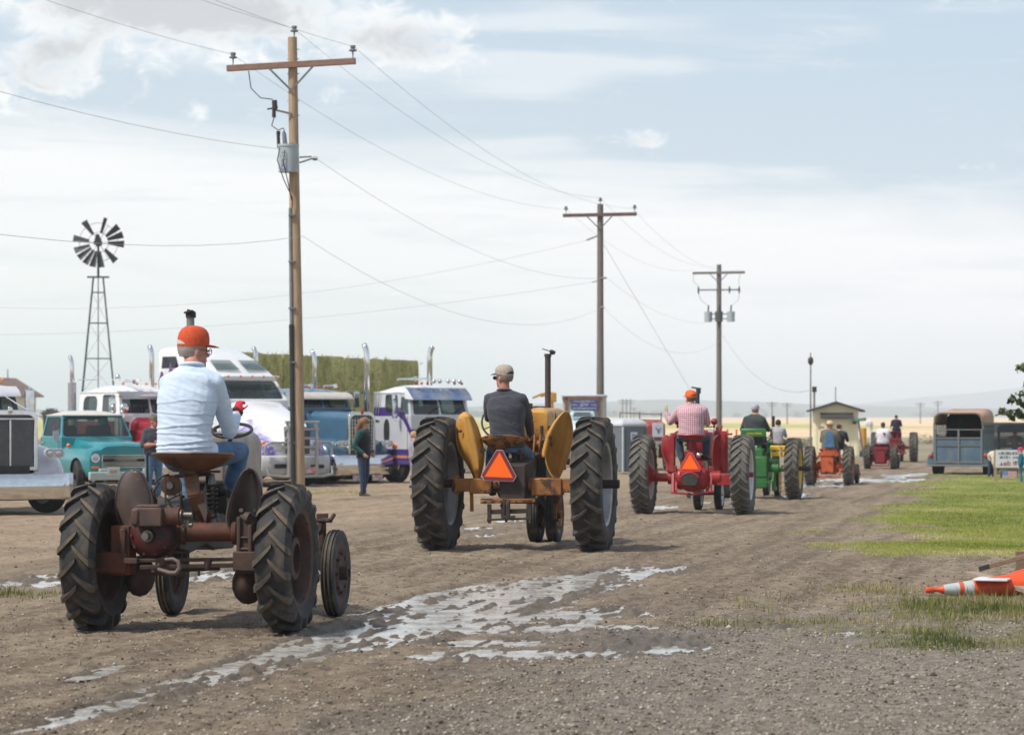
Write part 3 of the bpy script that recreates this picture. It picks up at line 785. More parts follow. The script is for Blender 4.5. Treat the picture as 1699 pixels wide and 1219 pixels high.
def smv(parent, c, w, border=SMV_RED, tilt=0.0):
    """slow vehicle triangle: plate, dark red border, orange middle"""
    M = Matrix.Translation(c) @ Matrix.Rotation(tilt, 4, 'Y')
    def tri(k, cut, y0, y1):
        hgt = w * .866; pts = []
        T = [Vector((0, hgt * .62)), Vector((-w / 2, -hgt * .38)), Vector((w / 2, -hgt * .38))]
        ctr = Vector((0, -hgt * .046))
        T = [ctr + (t - ctr) * k for t in T]
        for i in range(3):
            a, b, d = T[i], T[(i + 2) % 3], T[(i + 1) % 3]
            if cut: pts += [a.lerp(b, cut)[:], a.lerp(d, cut)[:]]
            else: pts.append(a[:])
        return MB().prism(pts, y0, y1, 'y', 0, M)
    a = tri(1.36, .15, 0, .006); o = a.build('slow_vehicle_sign', SMV_EDGE, parent, smooth=0)
    tri(1.30, .15, -.003, .001).build('border', border, o, smooth=0)
    tri(.92, 0, -.006, .001).build('triangle', ORANGE_FL, o, smooth=0)
    return o

# ------------------------------------------------------------------ people
SKIN = pm('skin', (.50, .27, .19), (.44, .22, .15), s=14, r=.55)
SKIN_RED = pm('skin_ruddy', (.45, .20, .14), (.38, .16, .11), s=14, r=.55)
def cloth(name, c, c2=None, bump=.25, bs=900, s=7): return pm(name, c, c2, s=s, r=.92, bump=bump, bs=bs, sheen=.15, spec=.2)
DENIM = cloth('denim', (.055, .12, .22), (.10, .19, .31), s=9)
DENIM_DK = cloth('dark_denim', (.022, .035, .07), (.04, .06, .10), s=9)
BOOT = pm('boot_leather', (.035, .025, .02), (.07, .05, .04), r=.7)

def hand(mb, w, d, nrm, curl=.5, thumb=1, s=1.0, spread=.05):
    """palm, four jointed fingers of unequal length and a thumb; d points along the hand, nrm is the palm side"""
    d = Vector(d).normalized(); nrm = Vector(nrm); nrm = (nrm - d * nrm.dot(d)).normalized(); x = d.cross(nrm)
    w = Vector(w)
    P = lambda a, b, c: w + x * (a * s) + d * (b * s) + nrm * (c * s)
    rings = []
    for t, hw, th in ((-.01, .026, .02), (.02, .034, .018), (.06, .041, .016), (.095, .04, .013)):
        rings.append([P(hw * math.cos(q * PI / 6), t, th * math.sin(q * PI / 6)) for q in range(12)])
    mb.loft(rings)
    for i, (fx, ln) in enumerate(((-.031, .070), (-.0105, .08), (.0105, .075), (.031, .06))):
        p = [P(fx, .085, 0)]; ang = curl * .45; q = Vector((fx, .085, 0))
        for sg, f in ((.45, 1), (.32, 1), (.25, 1)):
            q = q + Vector((fx * spread * 8 * sg * .1, math.cos(ang) * ln * sg, math.sin(ang) * ln * sg)); ang += curl * .95
            p.append(P(*q))
        mb.tube(p, [.0095 * s, .009 * s, .0085 * s, .0065 * s], 8)
    t = thumb
    mb.tube([P(t * .025, .02, .004), P(t * .05, .045, .012), P(t * .058, .075, .02 + curl * .012), P(t * .055, .098, .026 + curl * .02)], [.013 * s, .0115 * s, .010 * s, .008 * s], 8)

def seated(**k):
    J = dict(pelvis=V(0, 0, .10), waist=V(0, -.015, .27), chest=V(0, -.01, .45), base=V(0, .005, .575), head=V(0, .045, .735),
             lsh=V(-.185, 0, .53), rsh=V(.185, 0, .53), lel=V(-.25, .14, .30), rel=V(.25, .14, .30), lwr=V(-.19, .38, .33), rwr=V(.19, .38, .33),
             lhip=V(-.095, .02, .09), rhip=V(.095, .02, .09), lkn=V(-.16, .43, .12), rkn=V(.16, .43, .12), lan=V(-.17, .44, -.30), ran=V(.17, .44, -.30))
    J.update(k); return J
def standing(**k):
    J = dict(pelvis=V(0, 0, .95), waist=V(0, 0, 1.10), chest=V(0, -.01, 1.27), base=V(0, 0, 1.43), head=V(0, .035, 1.60),
             lsh=V(-.175, 0, 1.385), rsh=V(.175, 0, 1.385), lel=V(-.235, -.03, 1.10), rel=V(.235, -.03, 1.10), lwr=V(-.24, .06, .86), rwr=V(.24, .06, .86),
             lhip=V(-.09, 0, .90), rhip=V(.09, 0, .90), lkn=V(-.10, .02, .49), rkn=V(.10, .02, .49), lan=V(-.11, -.02, .09), ran=V(.11, -.02, .09))
    J.update(k); return J

def person(label, loc, rz, J, shirt, pants, shoe=BOOT, skin=SKIN, hands=None, scale=1.0, vox=.016, bulk=1.0, sleeve=1.0, yaw=0.0, pitch=0.0, wr=.006,
           hat=None, hair=None, hdir=None, curl=(.7, .7), group=None, extra=None, depth=1.0, folds=None, toe=(0, 1, 0), face=True, loose=1.0, hs=1.0):
    mb = MB(); caps = []                          # caps: (region, a, b, ra, rb)
    J = {k: Vector(v) for k, v in J.items()}
    def limb(reg, a, b, ra, rb, n=14):
        a, b = Vector(a), Vector(b); d = b - a; L = d.length; u = d / L
        pts = []; rs = []
        for i in range(5):
            t = i / 4 * PI / 2; pts.append(a - u * ra * math.cos(t)); rs.append(max(.004, ra * math.sin(t)))
        for i in range(1, 8):
            t = i / 8; pts.append(a + d * t); rs.append((ra + (rb - ra) * t) * (1 + .05 * math.sin(t * PI)))
        for i in range(5):
            t = i / 4 * PI / 2; pts.append(b + u * rb * math.sin(t)); rs.append(max(.004, rb * math.cos(t)))
        mb.tube(pts, rs, n); caps.append((reg, a, b, ra, rb))
    # torso
    sx = (J['rsh'] - J['lsh']).normalized(); hx = (J['rhip'] - J['lhip']).normalized()
    sp = [J['pelvis'] - (J['waist'] - J['pelvis']) * .55, J['pelvis'], J['waist'], J['chest'], J['base'] * .55 + J['chest'] * .45, J['base'], J['base'] + (J['head'] - J['base']) * .25]
    wid = [(.12, .10), (.178, .132), (.168, .125), (.188, .128), (.178, .108), (.085, .075), (.058, .06)]
    rings = []; m = 30
    for i in range(m + 1):
        t = i / m * (len(sp) - 1); k = min(int(t), len(sp) - 2); f = t - k; f2 = f * f * (3 - 2 * f)
        c = sp[k].lerp(sp[k + 1], f); a = wid[k]; b = wid[k + 1]
        rx = (a[0] + (b[0] - a[0]) * f2) * (bulk if t < 4.6 else 1); ry = (a[1] + (b[1] - a[1]) * f2) * (bulk * depth if t < 4.6 else 1)
        k0 = max(0, k - (1 if f < .5 else 0)); tan = (sp[min(k0 + 1, len(sp) - 1)] - sp[k0]).lerp(sp[min(k + 2, len(sp) - 1)] - sp[min(k + 1, len(sp) - 2)], .5).normalized()
        xx = hx.lerp(sx, min(1, t / 3)).normalized(); xx = (xx - tan * xx.dot(tan)).normalized(); yy = tan.cross(xx)
        ring = []
        for j in range(24):
            q = 2 * PI * j / 24; cx_, sy_ = math.cos(q), math.sin(q)
            e = .85
            ring.append(c + xx * rx * math.copysign(abs(cx_) ** e, cx_) + yy * ry * math.copysign(abs(sy_) ** e, sy_))
        rings.append(ring)
    mb.loft(rings)
    caps += [('torso', J['pelvis'], J['waist'], .16 * bulk, .15 * bulk), ('torso', J['waist'], J['chest'], .15 * bulk, .16 * bulk), ('torso', J['chest'], J['base'], .15 * bulk, .08)]
    lz = loose
    for s_ in 'lr':
        sh, el, wrp = J[s_ + 'sh'], J[s_ + 'el'], J[s_ + 'wr']
        inner = J['chest'].lerp(J['base'], .75)
        limb('torso', inner, sh, .10 * (.6 + .4 * bulk), .072 * (.6 + .4 * bulk))
        limb('uarm', sh, el, .066 * lz * (.7 + .3 * bulk), .054 * lz)
        if sleeve > .6: limb('farm', el, el.lerp(wrp, sleeve), .052 * lz, .043 * lz)
        limb('wrist', el, wrp, .043, .029)
        hp, kn, an = J[s_ + 'hip'], J[s_ + 'kn'], J[s_ + 'an']
        limb('thigh', hp, kn, .10 * (.6 + .4 * bulk), .070 * lz); limb('shin', kn, an + (kn - an).normalized() * .03, .068 * lz, .058 * lz)
        tv = Vector(toe).normalized()
        up = Vector((0, 0, 1)); side = tv.cross(up).normalized(); up = side.cross(tv)
        rr = []
        for t, w_, h0, h1 in ((-.085, .018, -.05, -.02), (-.075, .034, -.082, .03), (-.02, .04, -.085, .04), (.05, .042, -.085, .0), (.11, .046, -.085, -.02), (.16, .036, -.083, -.035), (.18, .012, -.07, -.05)):
            c = an + tv * t
            rr.append([c + side * w_ * math.cos(q * PI / 6) + up * ((h0 + h1) / 2 + (h1 - h0) / 2 * math.sin(q * PI / 6)) for q in range(12)])
        mb.loft(rr); caps.append(('foot', an + tv * -.05 - up * .045, an + tv * .14 - up * .05, .045, .04))
        hd = (hdir or {}).get(s_); 
        if hd is None: hd = ((wrp - el).normalized(), (-sx * (1 if s_ == 'r' else -1)))
        d_ = Vector(hd[0]).normalized()
        hand(mb, wrp + d_ * .015, d_, hd[1], curl[0 if s_ == 'l' else 1], hd[2] if len(hd) > 2 else (1 if s_ == 'l' else -1))
        caps.append(('hand', wrp + d_ * .04, wrp + d_ * .16, .035, .035))
    # head
    H = J['head']; HM = Matrix.Translation(H) @ Matrix.Rotation(yaw, 4, 'Z') @ Matrix.Rotation(pitch, 4, 'X') @ Matrix.Scale(hs, 4)
    h = lambda x, y, z: HM @ Vector((x, y, z))
    limb('head', J['base'] - V(0, 0, .03), H + V(0, -.01, -.05), .060 * hs, .056 * hs)
    mb.ell((0, -.008, .028), (.076, .098, .092), 18, 0, HM)
    mb.ell((0, .018, -.045), (.062, .070, .078), 16, 0, HM)
    mb.ell((0, .062, -.085), (.03, .028, .028), 10, 0, HM)
    mb.loft([[h(-.011, .085, .012), h(.011, .085, .012), h(.008, .07, .012), h(-.008, .07, .012)], [h(-.017, .112, -.028), h(.017, .112, -.028), h(.017, .07, -.034), h(-.017, .07, -.034)]])
    for q in (-1, 1): mb.ell((q * .078, -.008, -.012), (.012, .02, .031), 10, 0, HM)
    caps.append(('head', H + V(0, 0, .03), H - V(0, 0, .05), .09 * hs, .07 * hs))
    # grow one skin over everything
    me0 = bpy.data.meshes.new('tmp'); me0.from_pydata([tuple(p) for p in mb.v], [], mb.f)
    t = bpy.data.objects.new('tmp', me0); COL.objects.link(t)
    rm = t.modifiers.new('r', 'REMESH'); rm.mode = 'VOXEL'; rm.voxel_size = vox
    sm = t.modifiers.new('s', 'SMOOTH'); sm.factor = .5; sm.iterations = 7 if vox < .01 else 4
    me = bpy.data.meshes.new_from_object(t.evaluated_get(bpy.context.evaluated_depsgraph_get()))
    bpy.data.objects.remove(t); bpy.data.meshes.remove(me0)
    nv = len(me.vertices); co = np.empty(nv * 3, np.float32); me.vertices.foreach_get('co', co); co = co.reshape(-1, 3).astype(float)
    no = np.empty(nv * 3, np.float32); me.vertices.foreach_get('normal', no); no = no.reshape(-1, 3)
    def dist(p):
        ds = []
        for reg, a, b, ra, rb in caps:
            a_ = np.array(a); ab = np.array(b) - a_; t_ = np.clip(((p - a_) @ ab) / (ab @ ab), 0, 1)
            ds.append(np.linalg.norm(p - a_ - t_[:, None] * ab, axis=1) - (ra + (rb - ra) * t_))
        return np.array(ds)
    regs = [c[0] for c in caps]
    lab = np.array(regs)[np.argmin(dist(co), 0)]
    clothm = np.isin(lab, ['torso', 'uarm', 'farm', 'thigh', 'shin'])
    if wr:
        x, y, z = co.T
        w1 = fbm(x * 5 + y * 3 + 3, z * 15 + x * 5, 4, 5); w2 = fbm(x * 11 + y * 9, z * 9 - y * 6, 3, 15)
        w = (1 - np.abs(w1) * 2.4) * .7 + w2 * .5
        if folds: w = w + folds(x, y, z)
        co = co + no * (w * wr * clothm)[:, None]
        me.vertices.foreach_set('co', co.astype(np.float32).ravel())
    fc = np.empty(len(me.polygons) * 3, np.float32); me.polygons.foreach_get('center', fc); fc = fc.reshape(-1, 3).astype(float)
    D = dist(fc); best = np.argmin(D, 0)
    mi = np.zeros(len(fc), np.int32)
    mp = {'torso': 0, 'uarm': 0, 'farm': 0 if sleeve > .6 else 2, 'wrist': 2, 'thigh': 1, 'shin': 1, 'foot': 3, 'hand': 4, 'head': 2}
    lut = np.array([mp[r] for r in regs]); mi = lut[best]
    # collar line and shirt tail
    bz = (J['base'] + V(0, 0, .015)); up = (J['head'] - J['base']).normalized()
    side = (fc - np.array(bz)) @ np.array(up)
    rel = fc - np.array(bz); axd = np.linalg.norm(rel - side[:, None] * np.array(up), axis=1)
    mi[(mi == 0) & (side > .012) & (axd < .085 * hs)] = 2
    mi[(mi == 2) & (lut[best] == 2) & (best == best) & (side < 0) & (np.linalg.norm(fc - np.array(bz), axis=1) < .14)] = 0
    if sleeve > .6:
        for s_ in 'lr':
            el, wrp = np.array(J[s_ + 'el']), np.array(J[s_ + 'wr']); ax = wrp - el; tt = ((fc - el) @ ax) / (ax @ ax)
            near = np.linalg.norm(fc - el - np.clip(tt, 0, 1)[:, None] * ax, axis=1) < .085
            mi[near & (mi == 2) & (tt < sleeve) & (tt > -.2) & (lut[best] == 2) & (np.array(regs)[best] == 'wrist')] = 0
    tail = (fc - np.array(J['pelvis'])) @ np.array((J['waist'] - J['pelvis']).normalized())
    mi[(mi == 1) & (tail > -.035) & (np.linalg.norm(fc - np.array(J['pelvis']), axis=1) < .27)] = 0
    mi[(mi == 0) & (tail < -.05)  & np.isin(best, [i for i, r in enumerate(regs) if r == 'torso'])] = 1
    me.materials.clear()
    for q in (shirt, pants, skin, shoe, hands or skin): me.materials.append(q)
    me.polygons.foreach_set('material_index', mi.astype(np.int32))
    me.polygons.foreach_set('use_smooth', np.ones(len(me.polygons), dtype=bool))
    me.name = 'person'
    o = bpy.data.objects.new('person', me); COL.objects.link(o)
    o.location = loc; o.rotation_euler = (0, 0, rz); o.scale = (scale,) * 3
    tag(o, label, 'person', group)
    if face:
        e = MB()
        for q in (-1, 1): e.ell((q * .031, .083, .008), (.012, .008, .007), 8, 0, HM)
        e.build('eyes', pm('eye_dark', (.03, .02, .015), r=.3), o)
        e = MB(); e.ell((0, .082, -.058), (.024, .010, .006), 8, 0, HM); e.build('mouth', pm('lip', (.33, .12, .10), r=.5), o)
    # collar
    cm = MB(); bx = J['base'].lerp(J['head'], .16) + V(0, -.004, 0)
    cm.tube([bx + Vector((.073 * hs * math.cos(q * PI / 8), .072 * hs * math.sin(q * PI / 8) , .006 + .012 * -math.sin(q * PI / 8))) for q in range(16)], .016, 8, closed=True)
    cm.build('collar', shirt, o)
    if hair:
        hm = MB(); hm.ell((0, -.022, .022), (.080, .092, .095), 16, 0, HM, -.62, 1.0); hm.build('hair', hair, o)
    if hat: hat(o, HM)
    if extra: extra(o, J, HM)
    return o

def cap_hat(mat, brim=None, back=None, hb=.0, flat=False, tall=1.0):
    """ball cap: crown, bill, and at the back the half-moon opening over the strap"""
    def f(o, HM):
        mb = MB(); rings = []
        prof = [(.0, 1.0), (.02, 1.015), (.045, 1.0), (.07, .93), (.09, .78), (.103, .55), (.109, .25), (.11, .03)]
        for z, k in prof:
            rings.append([HM @ Vector((.087 * k * math.cos(q * PI / 12), -.008 + .106 * k * math.sin(q * PI / 12), .034 + z * tall + .018 * math.sin(q * PI / 12) * (1 - z / .11) * .6)) for q in range(24)])
        mb.loft(rings); c = mb.build('cap', mat, o)
        bb = MB(); rows = []
        for i in range(7):
            a = R(25 + 130 * i / 6); ex = .075 * math.sin((i / 6) * PI) ** .6
            p0 = Vector((.086 * math.cos(a), -.008 + .105 * math.sin(a), .045)); d = Vector((math.cos(a) * .35, 1, -.12)).normalized()
            rows.append([HM @ p0, HM @ (p0 + d * ex * .55 + V(0, 0, .004)), HM @ (p0 + d * ex)])
        bb.grid(rows); b = bb.build('bill', brim or mat, c)
        sd = b.modifiers.new('thick', 'SOLIDIFY'); sd.thickness = .004
        if back:
            k = MB(); rows = []
            for i in range(9):
                a = R(-90 - 42 + 84 * i / 8); hgt = .026 * math.sin(i / 8 * PI) ** .7
                rows.append([HM @ Vector((.0895 * math.cos(a), -.008 + .109 * math.sin(a), .036 + .006)), HM @ Vector((.0895 * math.cos(a), -.008 + .109 * math.sin(a), .044 + hgt))])
            k.grid(rows); k.build('back_opening', back, c)
    return f
def straw_hat(mat, r=.17):
    def f(o, HM):
        mb = MB(); mb.lathe([(.001, .135), (.06, .13), (.083, .10), (.092, .05), (.094, .035), (.13, .03), (r, .045), (r + .003, .041), (.13, .024), (.09, .026), (.001, .05)], 24, 0, HM, axis='z')
        mb.build('hat', mat, o)
    return f

# ------------------------------------------------------------------ tractor 1: small rusty tractor, grey hood, off-centre seat
RUST = pm('rusty_iron', (.075, .038, .027), (.042, .027, .021), s=7, r=.75, bump=.25, bs=70, rust=(.12, .052, .028), rs=5, rt=.55, rw=.12)
RUST_RED = pm('faded_red_paint', (.13, .034, .016), (.08, .028, .016), s=6, r=.7, bump=.2, bs=60, rust=(.06, .034, .022), rs=6, rt=.5, rw=.14)
OLD_RED = pm('greasy_red', (.085, .014, .013), (.04, .012, .012), s=9, r=.5, bump=.25, bs=50, rust=(.035, .025, .022), rs=7, rt=.5, rw=.1)
FENDER1 = pm('brown_fender', (.095, .068, .057), (.065, .046, .04), s=5, r=.42, bump=.06, bs=90, rust=(.15, .075, .045), rs=9, rt=.62, rw=.1)
GREASE = pm('black_grease', (.022, .019, .017), (.05, .038, .03), s=9, r=.6, bump=.2, bs=60)
HOODGREY = pm('faded_grey_hood', (.30, .255, .215), (.22, .18, .15), s=4, r=.45, bump=.05, bs=90, rust=(.16, .10, .07), rs=8, rt=.62, rw=.1)
STEEL = pm('worn_steel', (.2, .18, .165), (.12, .105, .095), s=8, r=.45, metal=.7, bump=.1)
BLACKR = pm('black_plastic', (.02, .02, .02), (.035, .033, .03), r=.5)
SEATRUST = pm('rust_seat', (.16, .065, .025), (.085, .036, .02), s=5, r=.5, bump=.12, bs=90, rust=(.055, .03, .022), rs=5, rt=.5, rw=.2)

def tractor_one():
    F = Frame(317, 22.95, 9.3); p = F.p
    T = thing('tractor', 'small rusty tractor with grey hood and round pan seat, nearest to the camera', 'tractor', F.o, F.rz, 'tractors in the parade')
    ty = tractor_tyre(1.21, .29, .385, 17, lug=.033, bar=.022, sweep=.62)
    a = wheel(T, 'rear_wheel', -.80, 0, .605, ty, rim_mb(.29, .385, -1, .03, .15, .05), [TYRE_A, LUG_A], RUST)
    b = wheel(T, 'rear_wheel', .80, 0, .605, a, rim_mb(.29, .385, 1, -.06, .17, .09), None, RUST)
    b.rotation_euler = (R(9), 0, 0)
    ft = front_tyre(.76, .125, .25)
    fa = wheel(T, 'front_wheel', -.72, 1.95, .38, ft, rim_mb(.125, .25, -1, .0, .06, .07), [TYRE_A, LUG_A], RUST)
    wheel(T, 'front_wheel', .755, 1.95, .38, fa, rim_mb(.125, .25, 1, .0, .06, .07), None, RUST)
    # axle tube and drop housings
    m = MB(); m.cyl(p(235, 884), p(410, 881), .078, n=20); m.cyl(p(300, 883), p(309, 883), .10, n=20); m.cyl(p(385, 882), p(393, 882), .10, n=20)
    m.build('axle_housing', RUST_RED, T, bevel=.006)
    m = MB()
    q = p(412, 903); m.box(q, (.15, .2, .46)); m.box(q + V(.0, -.02, -.13), (.19, .24, .16)); m.box(q + V(-.05, -.11, .04), (.035, .03, .38)); m.box(q + V(.045, -.11, .0), (.035, .03, .34))
    for z in (-.12, -.03, .06): m.box(q + V(0, -.105, z), (.13, .03, .022))
    m.cyl(q + V(.0, 0, -.10), q + V(.34, 0, -.10), .07, n=16)
    m.build('final_drive', RUST, T, bevel=.012)
    m = MB()
    q = p(205, 912); m.box(q, (.16, .2, .4)); m.box(q + V(-.07, -.02, -.1), (.26, .22, .17)); m.cyl(q + V(0, 0, -.10), q + V(-.3, 0, -.10), .07, n=16); m.box(q + V(.03, -.11, .06), (.05, .04, .24))
    m.build('final_drive', RUST_RED, T, bevel=.012)
    for (px, py, s) in ((232, 955, 1), (412, 968, 1)):
        q = p(px, py, .25); MB().ell(q, (.12 if px < 300 else .13, .2, .17), 14).build('brake_housing', RUST, T)
    # centre: differential, transmission, engine
    m = MB(); q = p(250, 888, -.14)
    Mx = Matrix.Translation(q)
    m.lathe([(.001, -.09), (.05, -.09), (.055, -.05), (.10, -.045), (.14, -.02), (.17, 0), (.19, .03), (.19, .20), (.001, .2)], 28, 0, Mx, axis='y')
    for i in range(10):
        a_ = 2 * PI * i / 10; m.cyl(q + V(.155 * math.cos(a_), -.035, .155 * math.sin(a_)), q + V(.155 * math.cos(a_), .02, .155 * math.sin(a_)), .012, n=6)
    m.build('differential', OLD_RED, T)
    m = MB(); m.cyl(q + V(.0, -.17, .0), q + V(0, -.05, 0), .03, n=12); m.cyl(q + V(.0, -.10, 0), q + V(0, -.05, 0), .048, n=12); m.build('power_shaft', STEEL, T)
    bx = q.x
    m = MB()
    m.loft([[(bx + w_ * sx_, y_, z_) for sx_, z_ in ((-1, z0), (1, z0), (1, z1), (-1, z1))] for y_, w_, z0, z1 in ((.05, .17, .66, 1.02), (.35, .18, .62, 1.08), (.9, .16, .66, 1.05), (1.0, .2, .62, 1.12), (1.75, .18, .6, 1.12))])
    m.build('transmission', GREASE, T, bevel=.02)
    m = MB(); m.box((bx + .02, 1.45, 1.15), (.3, .7, .28)); m.cyl((bx + .22, 1.2, 1.2), (bx + .22, 1.2, .95), .05); m.cyl((bx + .2, 1.5, 1.1), (bx + .34, 1.5, 1.1), .06); m.tube([(bx + .2, 1.3, 1.25), (bx + .3, 1.25, 1.1), (bx + .25, 1.0, .95), (bx + .1, .8, .9)], .016)
    m.build('engine', GREASE, T, bevel=.012)
    # hydraulic block beside the seat
    m = MB(); q = p(250, 857, -.2)
    m.box(q, (.24, .2, .155)); m.box(q + V(.0, 0, .085), (.2, .16, .03)); m.box(q + V(-.1, -.01, 0), (.06, .21, .13))
    m.build('pump_housing', pm('brown_housing', (.095, .05, .036), (.06, .036, .028), s=6, r=.7, bump=.2, rust=(.05, .035, .03), rs=6, rt=.56), T, bevel=.014)
    m = MB(); q2 = p(283, 856, -.22); m.cyl(q2 + V(-.06, 0, 0), q2 + V(.07, 0, 0), .068, n=20); m.cyl(q2 + V(.065, 0, 0), q2 + V(.085, 0, 0), .078, n=20)
    m.build('pulley_housing', RUST_RED, T, bevel=.005)
    m = MB(); m.cyl(q2 + V(.08, 0, 0), q2 + V(.10, 0, 0), .06, n=18); m.cyl(q2 + V(.09, 0, .01), q2 + V(.18, 0, .01), .026, n=12); m.cyl(q2 + V(.1, 0, -.07), q2 + V(.18, 0, -.07), .018, n=10); m.cyl(q2 + V(.14, 0, -.09), q2 + V(.14, 0, -.03), .022, n=8)
    m.build('pulley_shaft', STEEL, T)
    # seat, spring post
    seat_pan(T, SEATRUST, p(321, 757, .02), .335, .25, .115, .03)
    m = MB(); pts = [p(316, 783, .02), p(318, 800, -.04), p(322, 820, -.05), p(332, 842, .0), p(345, 862, .1), p(352, 874, .2)]
    for a_, b_ in zip(pts[:-1], pts[1:]): m.bar(a_, b_ + (b_ - a_) * .08, .115, .03, up=(0, -1, 0))
    m.build('seat_post', SEATRUST, T, bevel=.008)
    m = MB(); m.tube([p(303, 790, -.06), p(302, 776, -.06), p(322, 774, -.06), p(324, 786, -.06)], .008, 6); m.box(p(311, 781, -.02), (.13, .05, .05)); m.box(p(345, 782, .02), (.2, .05, .02)); m.bar(p(290, 790, .1), p(350, 786, .1), .03, .03)
    m.build('seat_bracket', RUST, T)
    m = MB(); c = p(352, 826, .1)
    m.tube([c + Vector((.042 * math.cos(t * .7), .042 * math.sin(t * .7), -.11 + .22 * t / 54)) for t in range(55)], .011, 6)
    m.build('seat_spring', GREASE, T)
    m = MB(); m.cyl(c + V(0, 0, -.13), c + V(0, 0, .16), .018, n=10); m.cyl(c + V(0, 0, .11), c + V(0, 0, .2), .035, .02, n=12); m.cyl(c + V(0, 0, -.15), c + V(0, 0, -.12), .055, n=12); m.ell(c + V(.02, 0, -.2), (.05, .05, .06), 12)
    m.build('damper', STEEL, T)
    m = MB(); m.prism([(p(330, 838).x, p(330, 838).z), (p(343, 802).x, p(343, 802).z), (p(346, 850).x, p(346, 850).z), (p(343, 866).x, p(343, 866).z)], -.02, .0, 'y'); m.build('guard_plate', FENDER1, T)
    m = MB(); m.ell(p(366, 812, .25), (.06, .07, .055), 14); m.cyl(p(372, 822, .3), p(384, 815, .3), .035); m.box(p(365, 835, .3), (.14, .1, .16)); m.cyl(p(345, 800, .15), p(345, 770, .25), .02)
    for k in range(4): m.bar(p(373 + k * 4, 812 + k, .2), p(380 + k * 3, 826, .2), .008, .012)
    m.build('governor', GREASE, T)
    # left clutter: jar, gauge, rods, hoses
    m = MB(); c = p(246, 825, .1); m.lathe([(.001, -.09), (.072, -.09), (.075, -.02), (.058, .02), (.04, .03), (.034, .07), (.001, .075)], 18, 0, Matrix.Translation(c), axis='z'); m.build('oil_can', RUST_RED, T)
    m = MB(); c = p(283, 805, .15); m.cyl(c, c + V(0, .05, 0), .085, n=22); m.build('gauge_plate', SEATRUST, T)
    m = MB(); m.cyl(c + V(.0, -.03, .0), c + V(0, .0, 0), .03, n=12); m.build('gauge', STEEL, T)
    m = MB(); m.tube([p(258, 822, .08), p(256, 812, .08), p(262, 795, .1), p(272, 789, .12), p(280, 787, .15)], .008, 6); m.tube([p(253, 860, .05), p(252, 835, .05), p(254, 815, .05), p(264, 800, .1)], .01, 6); m.build('hose', BLACKR, T)
    m = MB(); m.tube([p(245, 800, .05), p(244, 760, .06), p(245, 750, .06)], .011, 6); m.build('control_rod', GREASE, T); m = MB(); m.tube([p(275, 850, -.1), p(274, 790, -.05)], .009, 6)
    m.tube([p(279, 828, 0), p(296, 820, 0), p(305, 824, .05)], .012, 6); m.tube([p(278, 827, 0), p(293, 856, 0)], .012, 6); m.tube([p(300, 822, 0), p(304, 850, .05)], .012, 6)
    m.build('control_rod', GREASE, T)
    # leaf fenders
    rows = smooth_rows([(779, 217, 224), (786, 206, 236), (800, 198, 243), (818, 193, 250), (838, 192, 253), (856, 195, 250), (870, 201, 240), (879, 208, 226), (883, 214, 218)])
    m, e = leaf(F, rows, -.02, .07, 11, yawd=-.12); o = m.build('fender', FENDER1, T, smooth=180); o.modifiers.new('t', 'SOLIDIFY').thickness = .01
    k = MB(); k.tube(e, .010, 6, closed=True); k.build('fender_edge', FENDER1, o)
    rows = smooth_rows([(777, 412, 416), (783, 403, 424), (798, 394, 431), (815, 387, 434), (835, 380, 435), (855, 376, 430), (868, 377, 420), (877, 381, 405), (881, 387, 396)])
    m, e = leaf(F, rows, -.02, -.09, 11, yawd=.12); o = m.build('fender', FENDER1, T, smooth=180); o.modifiers.new('t', 'SOLIDIFY').thickness = .01
    k = MB(); k.tube(e, .010, 6, closed=True); k.build('fender_edge', FENDER1, o)
    m = MB(); m.tube([p(404, 856, -.05), p(412, 858, -.10), p(422, 864, -.06), p(430, 866, .0)], [.035, .05, .04, .015], 12); m.cyl(p(410, 866, -.03), p(416, 895, 0), .07, .075, n=16); m.cyl(p(400, 848, -.06), p(400, 846, -.09), .018, n=8); m.cyl(p(422, 846, -.06), p(422, 846, -.09), .012, n=6); m.build('fender_bracket', FENDER1, T)
    # drawbar
    m = MB(); m.bar(p(206, 930, -.18), p(402, 927, -.05), .03, .035, up=(0, 1, 0)); m.bar(p(232, 941, -.22), p(398, 937, -.1), .035, .028, up=(0, 1, 0)); m.box(p(218, 930, -.2), (.11, .06, .045)); m.cyl(p(344, 928, -.14), p(344, 944, -.14), .024, n=8); m.cyl(p(330, 944, -.14), p(330, 955, -.14), .012, n=6); m.box(p(345, 932, -.12), (.05, .07, .05)); m.bar(p(255, 945, -.1), p(360, 940, .3), .1, .05); m.cyl(p(270, 925, -.2), p(270, 938, -.2), .03, n=8)
    m.build('drawbar', RUST, T, bevel=.006)
    m = MB(); m.tube([p(262, 944, -.3), p(282, 950, -.33), p(292, 950, -.34), p(298, 942, -.34), p(296, 932, -.33), p(287, 927, -.32), p(274, 928, -.3)], [.016, .02, .022, .02, .018, .016, .014], 8); m.build('hitch_hook', pm('hook_steel', (.13, .09, .075), (.09, .065, .055), r=.6), T)
    # hood, fuel tank, radiator
    hx = bx + .045; rings = []
    def sec(y, w, zt, zb, n=9):
        r = [(hx - w, y, zb)]
        for i in range(n + 1):
            a_ = PI - PI * i / n; r.append((hx + (w - .10) * math.copysign(1, math.cos(a_)) * (1 if abs(math.cos(a_)) > .001 else 0) + .10 * math.cos(a_), y, zt - .10 + .10 * math.sin(a_)))
        return r + [(hx + w, y, zb)]
    m = MB(); m.loft([sec(.98, .24, 1.57, 1.2), sec(1.0, .255, 1.60, 1.18), sec(1.5, .262, 1.62, 1.18), sec(2.15, .255, 1.62, 1.05), sec(2.28, .24, 1.60, .75), sec(2.36, .20, 1.55, .72)])
